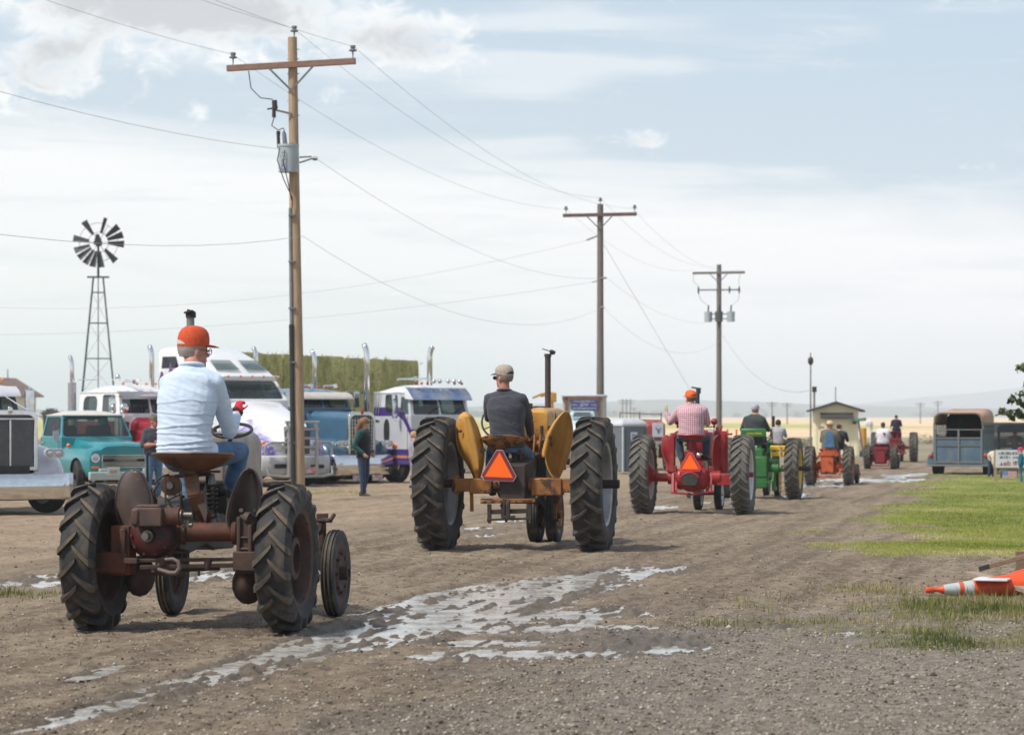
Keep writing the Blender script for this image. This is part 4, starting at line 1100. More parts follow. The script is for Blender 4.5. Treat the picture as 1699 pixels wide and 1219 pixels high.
    m.build('hood', HOODGREY, T, bevel=.01)
    m = MB(); m.box((hx + .215, 2.2, 1.02), (.07, .2, .5)); m.box((hx - .215, 2.2, 1.02), (.07, .2, .5)); m.box((hx, 2.3, .95), (.4, .06, .5)); m.box((hx + .25, 2.1, 1.22), (.03, .06, .06))
    m.build('radiator_shell', HOODGREY, T, bevel=.015)
    m = MB(); m.cyl((hx + .02, 1.25, 1.61), (hx + .02, 1.25, 1.66), .05, n=14); m.box((hx + .06, 1.1, 1.63), (.16, .1, .035)); m.build('fuel_cap', RUST, T)
    m = MB(); e0 = p(316, 600, 1.3); m.cyl(V(e0.x, e0.y, 1.55), V(e0.x, e0.y, p(316, 527, 1.3).z), .034, n=14); m.build('exhaust_pipe', pm('exhaust_grey', (.26, .26, .25), (.17, .16, .15), r=.5, metal=.4), T)
    m = MB(); t_ = p(316, 527, 1.3); m.cyl(t_ + V(-.0, 0, 0), t_ + V(0, 0, .015), .042, n=12); m.box(t_ + V(.0, 0, .035), (.07, .02, .06), rot=(0, .3, 0)); m.box(t_ + V(-.015, 0, .05), (.07, .07, .015), rot=(0, -.25, 0)); m.cyl(t_ + V(.035, 0, .0), t_ + V(.035, 0, .045), .014, n=6)
    m.build('rain_cap', GREASE, T)
    steering_wheel(T, BLACKR, p(385, 714, .82), .165, R(20), (bx + .08, 1.35, 1.2), BLACKR, yaw=R(4))
    # front axle, tie rods
    m = MB(); m.bar((-.6, 1.95, .78), (.64, 1.95, .78), .1, .07, up=(0, 0, 1)); m.box((bx + .05, 1.95, .72), (.2, .3, .2))
    for s_, cx_ in ((-1, -.60), (1, .635)):
        m.cyl((cx_, 1.95, .40), (cx_, 1.95, .88), .035, n=12); m.cyl((cx_, 1.95, .42), (cx_ + s_ * .1, 1.95, .38), .035, n=10); m.box((cx_, 1.95, .86), (.09, .09, .08)); m.bar((cx_, 1.95, .85), (cx_ + s_ * .10, 1.82, .84), .05, .035); m.bar((cx_ + s_ * .10, 1.82, .84), (cx_ + s_ * .13, 1.86, .90), .03, .03)
    m.tube([(-.68, 1.8, .84), (bx, 1.75, .86), (.73, 1.8, .84)], .014, 6)
    m.build('front_axle', RUST, T, bevel=.008)
    m = MB(); q = p(285, 935, .35); m.bar(p(292, 905, .6), p(302, 905, .6), .05, .3); m.bar(p(304, 870, 1.2), p(302, 950, 1.2), .09, .03); m.tube([p(250, 945, .2), p(300, 948, .9)], .04, 8); m.cyl(p(291, 955, .2), p(291, 970, .2), .014, n=6); m.build('underframe', RUST, T)
    return F
F1 = tractor_one()

def driver_one():
    F = F1; base = F.p(319, 757, .06)
    shirt = pm('pale_blue_shirt', (.60, .70, .82), (.53, .63, .75), s=6, r=.9, bump=.2, bs=700, sheen=.1, spec=.2)
    S0 = Vector((0, 0, 0)); b = base + V(-.02, 0, -.085)
    L = lambda px, py, dy: F.p(px, py, dy) - b
    J = seated(pelvis=V(-.04, .0, .11), waist=V(-.045, .0, .31), chest=V(-.03, .03, .55), base=V(.0, .06, .80), head=L(322, 583, .22),
               lsh=V(-.19, .04, .675), rsh=V(.19, .07, .68), lel=V(-.20, .30, .42), lwr=V(-.13, .50, .36), rel=L(381, 716, .36), rwr=L(392, 687, .62),
               lhip=V(-.12, .02, .07), rhip=V(.11, .03, .08), lkn=V(-.14, .44, .05), rkn=L(398, 748, .50), lan=V(-.10, .46, -.38), ran=L(378, 838, .52))
    cap = pm('orange_mesh_cap', (.62, .085, .02), (.50, .06, .018), s=25, r=.8, bump=.3, bs=500, stretch=(1, 1, 1))
    white = pm('cap_strap_white', (.62, .56, .50), (.5, .45, .4), r=.8)
    def folds(x, y, z):
        w = 0
        for zc, sl_, a in ((.20, .10, 1.5), (.27, -.05, 1.0), (.335, .06, 1.3), (.43, -.10, .9), (.53, .05, .7), (.155, .02, 1.2)):
            d = z - zc - sl_ * x - fbm(x * 6, z * 0 + zc * 9, 2, 7) * .018
            w = w + a * (np.exp(-(d / .007) ** 2) - .6 * np.exp(-((d + .014) / .010) ** 2))
        return w * (y < .06)
    def extra(o, J, HM):
        gm = MB(); 
        for q in (-1, 1): gm.tube([HM @ V(q * .078, -.01, .012), HM @ V(q * .07, .075, .01), HM @ V(q * .055, .098, .006)], .0035, 5)
        gm.tube([HM @ Vector((.033 + .024 * math.cos(t * PI / 6), .1, .004 + .02 * math.sin(t * PI / 6))) for t in range(12)], .003, 5, closed=True)
        gm.build('glasses', STEEL, o)
        bl = MB(); pel = J['pelvis']
        bl.tube([pel + Vector((.20 * math.cos(t * PI / 12), .147 * math.sin(t * PI / 12), -.035)) for t in range(24)], [.02] * 24, 8, closed=True); bl.build('belt', pm('brown_belt', (.05, .03, .018), r=.6), o)
        y_ = MB(); W = J['rwr']; d = (J['rwr'] - J['rel']).normalized()
        y_.tube([W + d * .012, W + d * .045], [.048, .052], 14); y_.build('glove_cuff', BLACKR, o)
    glove = pm('red_glove', (.60, .02, .035), (.48, .015, .03), s=12, r=.85, bump=.3, bs=300)
    hair = pm('white_hair', (.36, .31, .28), (.28, .24, .21), s=30, r=.8)
    o = person('seated man in pale blue shirt and orange cap driving the rusty tractor', F.world(b), F.rz, J, shirt, DENIM, skin=SKIN_RED, hands=glove, vox=.0085, bulk=1.3, hs=1.26, sleeve=.86,
               yaw=R(-52), pitch=R(-3), wr=.0055, hat=cap_hat(cap, back=white, tall=1.22), hair=hair, curl=(1.2, 1.25), folds=folds, extra=extra, depth=1.05, loose=1.12,
               hdir={'r': (V(.15, .4, .9), V(.2, .9, -.3)), 'l': (V(.4, .8, .3), V(.8, -.3, -.4))})
driver_one()

# ------------------------------------------------------------------ tractor 2: worn yellow row-crop tractor
YEL = pm('worn_yellow_paint', (.62, .32, .07), (.50, .24, .045), s=3, r=.42, bump=.04, bs=60, rust=(.13, .055, .022), rs=6, rt=.6, rw=.12)
YEL_RUST = pm('rusted_yellow_paint', (.34, .135, .022), (.2, .075, .018), s=6, r=.6, bump=.15, bs=60, rust=(.06, .03, .018), rs=5, rt=.47, rw=.12)
DARKIRON = pm('dark_iron', (.045, .028, .02), (.025, .019, .016), s=8, r=.7, bump=.2, bs=50, rust=(.10, .045, .02), rs=6, rt=.6)
ZINC = pm('galvanised_rim', (.36, .36, .36), (.26, .25, .25), s=6, r=.45, metal=.6, rust=(.16, .09, .05), rs=5, rt=.6, rw=.1)
PIPE = pm('brown_exhaust', (.075, .048, .045), (.05, .034, .032), s=9, r=.6, bump=.1)

def tractor_two():
    F = Frame(856, 36.9, 10.0); p = F.p
    T = thing('tractor', 'worn yellow tall wheeled tractor with fluorescent orange triangle and brown exhaust stack', 'tractor', F.o, F.rz, 'tractors in the parade')
    ty = tractor_tyre(1.75, .40, .525, 21, lug=.045, bar=.021, sweep=.50)
    a = wheel(T, 'rear_wheel', -1.03, 0, .87, ty, rim_mb(.4, .525, -1, .02, .15, .05), [TYRE_A, LUG_A], ZINC)
    b = wheel(T, 'rear_wheel', 1.03, 0, .87, a, rim_mb(.4, .525, 1, -.02, .13, .05), None, ZINC); b.rotation_euler = (R(4), 0, 0)
    ft = front_tyre(.78, .17, .24)
    fa = wheel(T, 'front_wheel', -.13, 2.35, .39, ft, rim_mb(.17, .24, -1, .0, .06, .05), [TYRE_A, TYRE_A], YEL_RUST)
    wheel(T, 'front_wheel', .13, 2.35, .39, fa, rim_mb(.17, .24, 1, .0, .06, .05), None, YEL_RUST)
    z = .85
    m = MB(); m.box((-.62, 0, z), (.42, .2, .17)); m.box((-.45, 0, z - .01), (.3, .24, .2)); m.box((.55, 0, z), (.6, .2, .18)); m.box((.42, 0, z - .02), (.4, .25, .22)); m.cyl((-.5, 0, z), (.5, 0, z), .1, n=16); m.box((-.78, 0, z + .0), (.05, .23, .24)); m.box((.84, 0, z), (.05, .22, .23))
    m.build('axle_housing', YEL_RUST, T, bevel=.012)
    MB().cyl((-1.02, 0, z + .02), (-.75, 0, z + .02), .055, n=14).build('axle_shaft', DARKIRON, T); m = MB(); m.cyl((.82, 0, z + .02), (1.36, 0, z + .02), .055, n=14)
    for k in range(14): m.cyl((1.12 + k * .017, 0, z + .02), (1.128 + k * .017, 0, z + .02), .06, n=14)
    m.build('axle_shaft', DARKIRON, T)
    m = MB(); m.loft([[(w_ * a_, y_, z_) for a_, z_ in ((-1, z0), (1, z0), (1, z1), (-1, z1))] for y_, w_, z0, z1 in ((-.25, .17, .62, 1.12), (.3, .2, .6, 1.2), (1.0, .18, .68, 1.2), (1.1, .2, .66, 1.28), (2.0, .18, .7, 1.25))])
    m.build('transmission', DARKIRON, T, bevel=.02)
    # platform, drawbar frame
    m = MB(); m.bar(p(797, 833, -.35), p(888, 830, -.35), .04, .085, up=(0, 1, 0)); m.box(p(842, 828, -.22), (.66, .28, .02))
    m.build('rear_beam', YEL_RUST, T, bevel=.004)
    m = MB()
    for x in range(7): m.cyl(p(804 + x * 13, 832, -.39), p(804 + x * 13, 832, -.41), .013, n=6)
    m.bar(p(812, 836, -.36), p(812, 865, -.36), .05, .05); m.bar(p(879, 836, -.36), p(879, 862, -.36), .05, .05); m.bar(p(808, 862, -.37), p(882, 860, -.37), .04, .03); m.bar(p(815, 849, -.36), p(878, 847, -.36), .03, .06)
    m.bar(p(843, 830, -.4), p(843, 862, -.4), .05, .06); m.bar(p(836, 826, -.4), p(830, 840, -.42), .02, .02); m.cyl(p(836, 828, -.38), p(836, 858, -.38), .04, n=10); m.bar(p(832, 859, -.4), p(855, 858, -.4), .06, .05); m.cyl(p(840, 860, -.4), p(840, 866, -.4), .02, n=6)
    for x in (812, 879): m.cyl(p(x, 860, -.37), p(x, 868, -.37), .022, n=8)
    m.bar(p(890, 824, -.2), p(902, 838, -.1), .04, .05)
    m.build('drawbar', DARKIRON, T, bevel=.006)
    m = MB(); m.bar(p(782, 800, .05), p(783, 848, .05), .045, .02, up=(0, 1, 0)); m.build('fender_stay', YEL_RUST, T); m = MB(); m.bar(p(926, 815, .2), p(928, 847, .2), .05, .02, up=(0, 1, 0)); m.bar(p(921, 815, .1), p(921, 865, .4), .04, .02, up=(0, 1, 0)); m.cyl(p(918, 862, .4), p(927, 862, .4), .025, n=8)
    m.build('fender_stay', YEL_RUST, T)
    # fenders with pressed ribs
    rows = smooth_rows([(684, 769, 774), (690, 762, 783), (700, 758, 789), (715, 757, 795), (733, 758, 800), (748, 762, 803), (762, 770, 803), (775, 778, 801), (787, 784, 798), (795, 787, 795)])
    m, e = leaf(F, rows, .1, .17, 15, yawd=-.1, ribs=(.42, .72)); o = m.build('fender', YEL, T, smooth=180); o.modifiers.new('t', 'SOLIDIFY').thickness = .008
    MB().tube(e, .008, 6, closed=True).build('fender_edge', YEL, o)
    q = p(763.5, 715, -.04); MB().ell(q, (.03, .012, .02), 12).build('badge', GREASE, o)
    rows = smooth_rows([(683, 936, 942), (690, 930, 946), (704, 921, 949), (722, 913, 950), (740, 908, 948), (755, 905, 943), (770, 907, 938), (783, 912, 932), (792, 918, 928)])
    m, e = leaf(F, rows, .1, -.16, 15, yawd=.35, ribs=(.35, .6)); o = m.build('fender', YEL, T, smooth=180); o.modifiers.new('t', 'SOLIDIFY').thickness = .008
    MB().tube(e, .010, 6, closed=True).build('fender_edge', YEL, o)
    fl = [(r[0], r[1] - 6 * math.sin(i / (len(rows) - 1) * PI), r[1] + 1) for i, r in enumerate(rows[:len(rows) * 2 // 3])]
    k = MB(); k.grid([[p(a, y, -.06), p((a + b_) / 2, y, -.09), p(b_, y, -.06)] for y, a, b_ in fl]); k.build('fender_flange', YEL, o, smooth=180).modifiers.new('t', 'SOLIDIFY').thickness = .008
    # seat and triangle
    seat_pan(T, YEL_RUST, p(835, 736, .0), .285, .24, .10, .11)
    m = MB(); m.cyl(p(838, 745, .05), p(838, 800, .25), .05, n=12); m.box(p(852, 748, .02), (.2, .1, .06)); m.bar(p(795, 748, .0), p(806, 746, .0), .05, .04); m.cyl(p(852, 752, .0), p(856, 790, .1), .03, n=10); m.build('seat_post', DARKIRON, T)
    m = MB(); c_ = p(842, 800, .06); m.ell(c_, (.17, .16, .26), 16); m.cyl(c_ + V(0, -.2, -.12), c_ + V(0, 0, -.12), .05); m.box(c_ + V(0, .05, .2), (.24, .2, .16))
    for k in range(8): a_ = k * PI / 4; m.cyl(c_ + Vector((.12 * math.cos(a_), -.15, .18 * math.sin(a_))), c_ + Vector((.12 * math.cos(a_), -.10, .18 * math.sin(a_))), .014, n=6)
    m.build('rear_gear_case', DARKIRON, T, smooth=50)
    for q in ([p(850, 760, .0), p(862, 775, -.05), p(858, 800, .0)], [p(822, 770, .1), p(814, 800, .05), p(826, 815, .1)], [p(868, 752, .1), p(866, 780, .05), p(874, 800, .1)]): MB().tube(q, .014, 6).build('oil_hose', GREASE, T)
    m = MB(); m.bar(p(864, 742, .05), p(866, 790, .15), .025, .02); m.ell(p(864, 741, .05), (.03, .03, .03), 8); m.build('lever', YEL_RUST, T)
    m = MB(); m.cyl(p(827, 748, -.28), p(828, 770, -.2), .02, n=8); m.build('sign_bracket', DARKIRON, T)
    smv(T, p(828, 775.5, -.3), .405, tilt=R(2))
    # hood and engine
    hx = 0.02
    def sec(y, w, zt, zb, r=.09, n=6):
        o_ = [(hx - w, y, zb)]
        for i in range(n + 1): a_ = PI - PI / 2 * i / n; o_.append((hx - w + r + r * math.cos(a_), y, zt - r + r * math.sin(a_)))
        for i in range(n + 1): a_ = PI / 2 - PI / 2 * i / n; o_.append((hx + w - r + r * math.cos(a_), y, zt - r + r * math.sin(a_)))
        return o_ + [(hx + w, y, zb)]
    m = MB(); m.loft([sec(.98, .235, 1.80, 1.48), sec(1.02, .25, 1.84, 1.42), sec(1.5, .255, 1.86, 1.42), sec(1.54, .25, 1.85, 1.43), sec(1.56, .25, 1.85, 1.43), sec(1.6, .255, 1.86, 1.42), sec(2.3, .25, 1.86, 1.42), sec(2.6, .235, 1.84, 1.0), sec(2.68, .2, 1.8, 1.0)])
    m.build('hood', YEL, T, bevel=.006)
    m = MB()
    for y in (1.53, 1.95): m.tube([(hx - .265, y, 1.46)] + [(hx + .27 * math.cos(PI - PI * i / 10), y, 1.66 + .22 * math.sin(PI - PI * i / 10) ** .6) for i in range(11)] + [(hx + .265, y, 1.46)], .010, 6)
    for k in range(5): m.cyl((hx + .28, 1.62 + k * .06, 1.62), (hx + .28, 1.62 + k * .06, 1.72), .010, n=6)
    m.cyl((hx - .02, 1.1, 1.83), (hx - .02, 1.1, 1.92), .035, n=10); m.cyl((hx + .2, 1.2, 1.45), (hx + .2, 1.2, 1.52), .05, n=10)
    m.build('hood_strap', GREASE, T)
    m = MB(); m.box((.02, 1.65, 1.28), (.32, .95, .34)); m.cyl((.22, 1.1, 1.35), (.22, 1.5, 1.35), .07); m.cyl((.24, .9, 1.22), (.24, .9, 1.46), .06); m.box((.25, 1.25, 1.2), (.12, .35, .18)); m.cyl((.12, .75, 1.38), (.38, .75, 1.38), .05)
    for k in range(4): m.cyl((.12 + k * .07, .6, 1.05), (.13 + k * .075, .72, 1.52), .016, n=8)
    m.ell((.3, .95, 1.5), (.08, .08, .06), 12); m.box((.32, .8, 1.28), (.2, .12, .1)); m.bar((.1, .5, 1.2), (.42, .55, 1.24), .05, .05)
    m.build('engine', YEL_RUST, T, bevel=.01)
    m = MB(); m.cyl((.33, .85, 1.57), (.33, .85, 1.62), .05); m.cyl((.18, 1.0, 1.5), (.18, 1.0, 1.62), .03); m.ell((.27, .7, 1.42), (.05, .05, .05), 10); m.box((.25, .7, 1.0), (.12, .3, .5)); m.tube([(.3, .5, 1.1), (.34, .8, 1.3), (.3, 1.2, 1.4)], .012, 6)
    m.build('engine_fitting', GREASE, T)
    m = MB(); e0 = p(909, 600, 1.75); top = p(909, 588, 1.75).z
    m.cyl(V(e0.x, e0.y, 1.82), V(e0.x, e0.y, top), .041, n=16); m.cyl(V(e0.x, e0.y, top - .03), V(e0.x, e0.y, top + .01), .05, n=16); m.build('exhaust_pipe', PIPE, T)
    m = MB(); m.box(V(e0.x + .0, e0.y, top + .055), (.15, .09, .012), rot=(0, .28, 0)); m.cyl(V(e0.x + .05, e0.y, top), V(e0.x + .07, e0.y, top + .06), .022, n=8); m.cyl(V(e0.x + .03, e0.y, top + .045), V(e0.x + .1, e0.y, top + .02), .026, n=8); m.build('rain_cap', GREASE, T)
    steering_wheel(T, BLACKR, p(831, 698, .62), .255, R(62), (.0, 1.2, 1.55), BLACKR)
    m = MB(); m.box((0, 2.35, .95), (.2, .25, .3)); m.cyl((0, 2.35, .4), (0, 2.35, .9), .07, n=12); m.cyl((-.2, 2.35, .39), (.2, 2.35, .39), .035, n=10); m.build('front_pedestal', YEL_RUST, T, bevel=.01)
    return F
F2 = tractor_two()
def driver_two():
    F = F2; b = F.p(838, 737, .06) + V(0, 0, -.09); L = lambda px, py, dy: F.p(px, py, dy) - b
    jk = cloth('charcoal_jacket', (.062, .064, .078), (.048, .05, .062), bump=.3, bs=600)
    J = seated(pelvis=V(.03, 0, .10), waist=V(.03, -.01, .31), chest=V(.015, -.01, .55), base=V(-.01, .02, .755), head=L(836, 627, .10),
               lsh=V(-.205, .03, .675), rsh=V(.215, .0, .67), lel=V(-.25, .20, .44), lwr=V(-.21, .52, .40), rel=L(876, 692, .18), rwr=L(880, 718, .45),
               lhip=V(-.10, .02, .07), rhip=V(.11, .02, .07), lkn=L(816, 752, .42), rkn=L(876, 755, .42), lan=L(816, 812, .12), ran=L(880, 811, .10))
    capm = pm('tan_cap', (.40, .35, .28), (.30, .26, .2), s=30, r=.85, bump=.3, bs=400)
    def extra(o, J, HM):
        g = MB()
        for q in (-1, 1): g.ell((q * .034, .098, .002), (.032, .012, .022), 10, 0, HM)
        g.tube([HM @ V(-.078, -.01, .012), HM @ V(-.07, .08, .01), HM @ V(-.05, .1, .008)], .005, 5); g.tube([HM @ V(.078, -.01, .012), HM @ V(.07, .08, .01), HM @ V(.05, .1, .008)], .005, 5)
        g.build('sunglasses', BLACKR, o)
    person('man in charcoal jacket and tan cap driving the yellow tractor', F.world(b), F.rz, J, jk, DENIM, skin=SKIN_RED, vox=.012, bulk=1.34, hs=1.24, yaw=R(58), pitch=R(0), wr=.007,
           hat=cap_hat(capm, brim=BLACKR, back=BLACKR), hair=pm('grey_hair', (.24, .2, .17), (.16, .13, .11), s=30, r=.8), extra=extra, loose=1.2, depth=1.05)
driver_two()

# ------------------------------------------------------------------ tractor 3: bright red row-crop tractor
RED = pm('bright_red_paint', (.36, .014, .018), (.25, .011, .014), s=3, r=.36, bump=.03, bs=60, dust=((.24, .17, .13), 4, .5, .4), rust=(.12, .015, .014), rs=6, rt=.63, rw=.1)
WHITE_RIM = pm('white_rim', (.62, .60, .60), (.5, .48, .48), r=.4)
CHROME = pm('chrome', (.78, .79, .8), (.7, .7, .71), r=.13, metal=1.0)
def tractor_three():
    F = Frame(1150, 50.5, 11.2); p = F.p
    T = thing('tractor', 'bright red tractor with two round red lamps and a bright red edged triangle', 'tractor', F.o, F.rz, 'tractors in the parade')
    ty = tractor_tyre(1.42, .33, .43, 25, lug=.034, bar=.017, sweep=.62)
    a = wheel(T, 'rear_wheel', -.895, 0, .71, ty, rim_mb(.33, .43, -1, .05, .15, .05), [TYRE_B, LUG_B], WHITE_RIM)
    b = wheel(T, 'rear_wheel', .895, 0, .71, a, rim_mb(.33, .43, 1, -.03, .12, .05), None, WHITE_RIM); b.rotation_euler = (R(5), 0, 0)
    m = MB(); m.lathe([(.001, -.02), (.26, -.02), (.3, .02), (.2, .08), (.1, .14), (.09, .22), (.001, .22)], 24, 0, Matrix.Translation((-.86, 0, .71))); m.build('wheel_hub', RED, T); m = MB(); m.cyl((.9, 0, .71), (1.08, 0, .71), .045)
    m.build('wheel_hub', RED, T)
    ft = front_tyre(.62, .14, .2)
    fa = wheel(T, 'front_wheel', -.2, 2.25, .31, ft, rim_mb(.14, .2, -1, .0, .05, .04), [TYRE_A, TYRE_A], WHITE_RIM)
    wheel(T, 'front_wheel', .19, 2.25, .31, fa, rim_mb(.14, .2, 1, .0, .05, .04), None, WHITE_RIM)
    z = p(1110, 792).z
    m = MB(); m.cyl((-.88, 0, z), (.88, 0, z), .075, n=16); m.cyl((-.45, 0, z), (-.35, 0, z), .12, n=16); m.cyl((.35, 0, z), (.5, 0, z), .13, n=16); m.box((.62, 0, z - .03), (.36, .2, .2)); m.build('axle_housing', RED, T, bevel=.008)
    m = MB(); c = p(1148, 792, -.05); m.ell(c, (.27, .28, .26), 20); m.box(c + V(0, .3, .05), (.42, .6, .5)); m.ell(c + V(.2, 0, -.02), (.12, .2, .2), 14); m.ell(c + V(-.2, 0, -.02), (.12, .2, .2), 14); m.build('differential', RED, T, smooth=60)
    m = MB(); q = p(1145, 796, -.3); m.prism([(q.x - .14, q.z - .1), (q.x + .1, q.z - .12), (q.x + .16, q.z - .03), (q.x + .14, q.z + .1), (q.x - .1, q.z + .13), (q.x - .16, q.z + .06)], q.y - .06, q.y + .1); m.build('shaft_shield', GREASE, T, bevel=.02)
    m = MB(); m.tube([q + Vector((.165 * math.cos(R(20 + 14 * i)), -.05, .13 * math.sin(R(20 + 14 * i)))) for i in range(11)], .02, 8); m.build('shield_rim', RED, T)
    # upright bars and drawbar
    m = MB(); m.bar(p(1117, 782, -.05), p(1116, 818, -.25), .05, .05, up=(0, 1, 0)); m.bar(p(1181, 780, -.05), p(1178, 816, -.25), .05, .05, up=(0, 1, 0)); m.bar(p(1113, 817, -.28), p(1150, 820, -.28), .05, .035); m.bar(p(1147, 820, -.28), p(1184, 815, -.28), .05, .035); m.box(p(1118, 777, -.05), (.1, .1, .1)); m.box(p(1181, 778, -.05), (.1, .1, .1))
    m.bar(p(1120, 795, -.1), p(1119, 815, -.2), .09, .05, up=(0, 1, 0)); m.build('drawbar', RED, T, bevel=.006)
    m = MB(); m.cyl(p(1143, 817, -.3), p(1143, 826, -.3), .03, n=8); m.box(p(1143, 822, -.3), (.07, .07, .04)); m.build('hitch_pin', GREASE, T)
    m = MB(); m.box(p(1116, 752, .0), (.08, .2, .66)); m.box(p(1118, 722, .0), (.10, .16, .09)); m.build('fender_post', RED, T, bevel=.01)
    m = MB(); q = p(1201, 752, .15); m.cyl(q + V(0, 0, -.34), q + V(0, 0, .32), .075, n=16); m.box(p(1203, 720, .15), (.25, .14, .035)); m.box(p(1196, 719, .2), (.22, .2, .09)); m.cyl(p(1190, 716, .25), p(1190, 708, .25), .03); m.cyl(p(1194, 716, .2), p(1198, 706, .2), .02); m.build('hydraulic_tank', RED, T, bevel=.006)
    rows = smooth_rows([(722, 1104, 1107), (727, 1100, 1111), (738, 1098, 1114), (750, 1099, 1114), (762, 1103, 1113), (772, 1107, 1112), (781, 1104, 1113)])
    m, e = leaf(F, rows, -.02, .04, 9, yawd=-.08); o = m.build('fender', RED, T, smooth=180); o.modifiers.new('t', 'SOLIDIFY').thickness = .01
    MB().tube(e, .012, 6, closed=True).build('fender_edge', pm('red_edge', (.5, .10, .09), r=.4), o)
    rows = smooth_rows([(722, 1190, 1193), (730, 1185, 1195), (745, 1183, 1196), (765, 1182, 1195), (780, 1184, 1194), (786, 1187, 1192)])
    m, e = leaf(F, rows, -.02, -.05, 9, yawd=.14); o = m.build('fender', RED, T, smooth=180); o.modifiers.new('t', 'SOLIDIFY').thickness = .01
    MB().tube(e, .012, 6, closed=True).build('fender_edge', RED, o)
    seat_pan(T, RED, p(1148, 724, .0), .25, .21, .075, .03)
    m = MB(); m.cyl(p(1145, 730, .05), p(1146, 752, .08), .06, .075, n=12); m.box(p(1146, 756, .1), (.2, .2, .2)); m.bar(p(1136, 738, .1), p(1155, 738, .1), .03, .04); m.build('seat_post', RED, T, bevel=.01)
    smv(T, p(1145, 768.5, -.33), .335, SMV_BRIGHT)
    m = MB(); q = p(1159, 755, -.05); m.ell(q, (.055, .05, .055), 14); m.cyl(q, q + V(.02, .1, 0), .04); m.build('work_lamp', CHROME, T)
    m = MB(); m.ell(p(1169, 757, .1), (.07, .12, .05), 12); m.tube([p(1162, 764, .0), p(1172, 760, .05), p(1182, 762, .1)], .02, 6); m.box(p(1180, 772, .1), (.1, .2, .1)); m.build('hydraulic_hose', GREASE, T)
    for px in (1124, 1185):
        m = MB(); q = p(px, 699, .5); m.ell(q, (.066, .07, .062), 16); m.cyl(q + V(0, 0, -.05), q + V(0, 0, -.12), .018, n=8); lm = m.build('head_lamp', RED, T, smooth=60)
    m = MB(); a_, b_ = p(1124, 708, .5), p(1185, 708, .5); m.bar(a_, b_, .03, .02); m.build('lamp_bar', RED, T)
    def sec(y, w, zt, zb, r=.1, n=5):
        hx = .03; o_ = [(hx - w, y, zb)]
        for i in range(n + 1): t = PI - PI / 2 * i / n; o_.append((hx - w + r + r * math.cos(t), y, zt - r + r * math.sin(t)))
        for i in range(n + 1): t = PI / 2 - PI / 2 * i / n; o_.append((hx + w - r + r * math.cos(t), y, zt - r + r * math.sin(t)))
        return o_ + [(hx + w, y, zb)]
    m = MB(); m.loft([sec(.7, .17, 1.44, .95), sec(.75, .2, 1.48, .92), sec(1.4, .21, 1.5, .95), sec(2.2, .2, 1.5, .7), sec(2.35, .16, 1.46, .7)]); m.build('hood', RED, T)
    m = MB(); m.tube([p(1178, 716, .9), p(1183, 712, .9), p(1188, 718, .9)], .035, 8); m.box(p(1180, 714, .85), (.1, .2, .06)); m.build('rag', pm('white_rag', (.7, .65, .66), r=.9), T)
    m = MB(); m.box((0, 1.4, .85), (.32, 1.0, .4)); m.box((0, 2.25, .7), (.22, .2, .4)); m.cyl((0, 2.25, .3), (0, 2.25, .7), .06); m.cyl((-.26, 2.25, .31), (.26, 2.25, .31), .03); m.cyl((.2, 1.0, .9), (.2, 1.0, 1.3), .05); m.build('engine', OLD_RED, T, bevel=.02)
    m = MB(); e0 = p(1157, 690, 1.25); m.cyl(e0 + V(0, 0, -.35), p(1157, 652, 1.25), .042, n=12); t_ = p(1157, 650, 1.25); m.box(t_ + V(-.02, 0, .07), (.17, .09, .03), rot=(0, .15, 0)); m.cyl(t_ + V(.02, 0, -.03), t_ + V(.02, 0, .07), .045, n=10); m.build('exhaust_pipe', pm('dark_exhaust', (.035, .04, .05), r=.5), T)
    steering_wheel(T, BLACKR, p(1150, 702, .5), .2, R(60), (.03, 1.0, 1.35), BLACKR)
    return F
F3 = tractor_three()
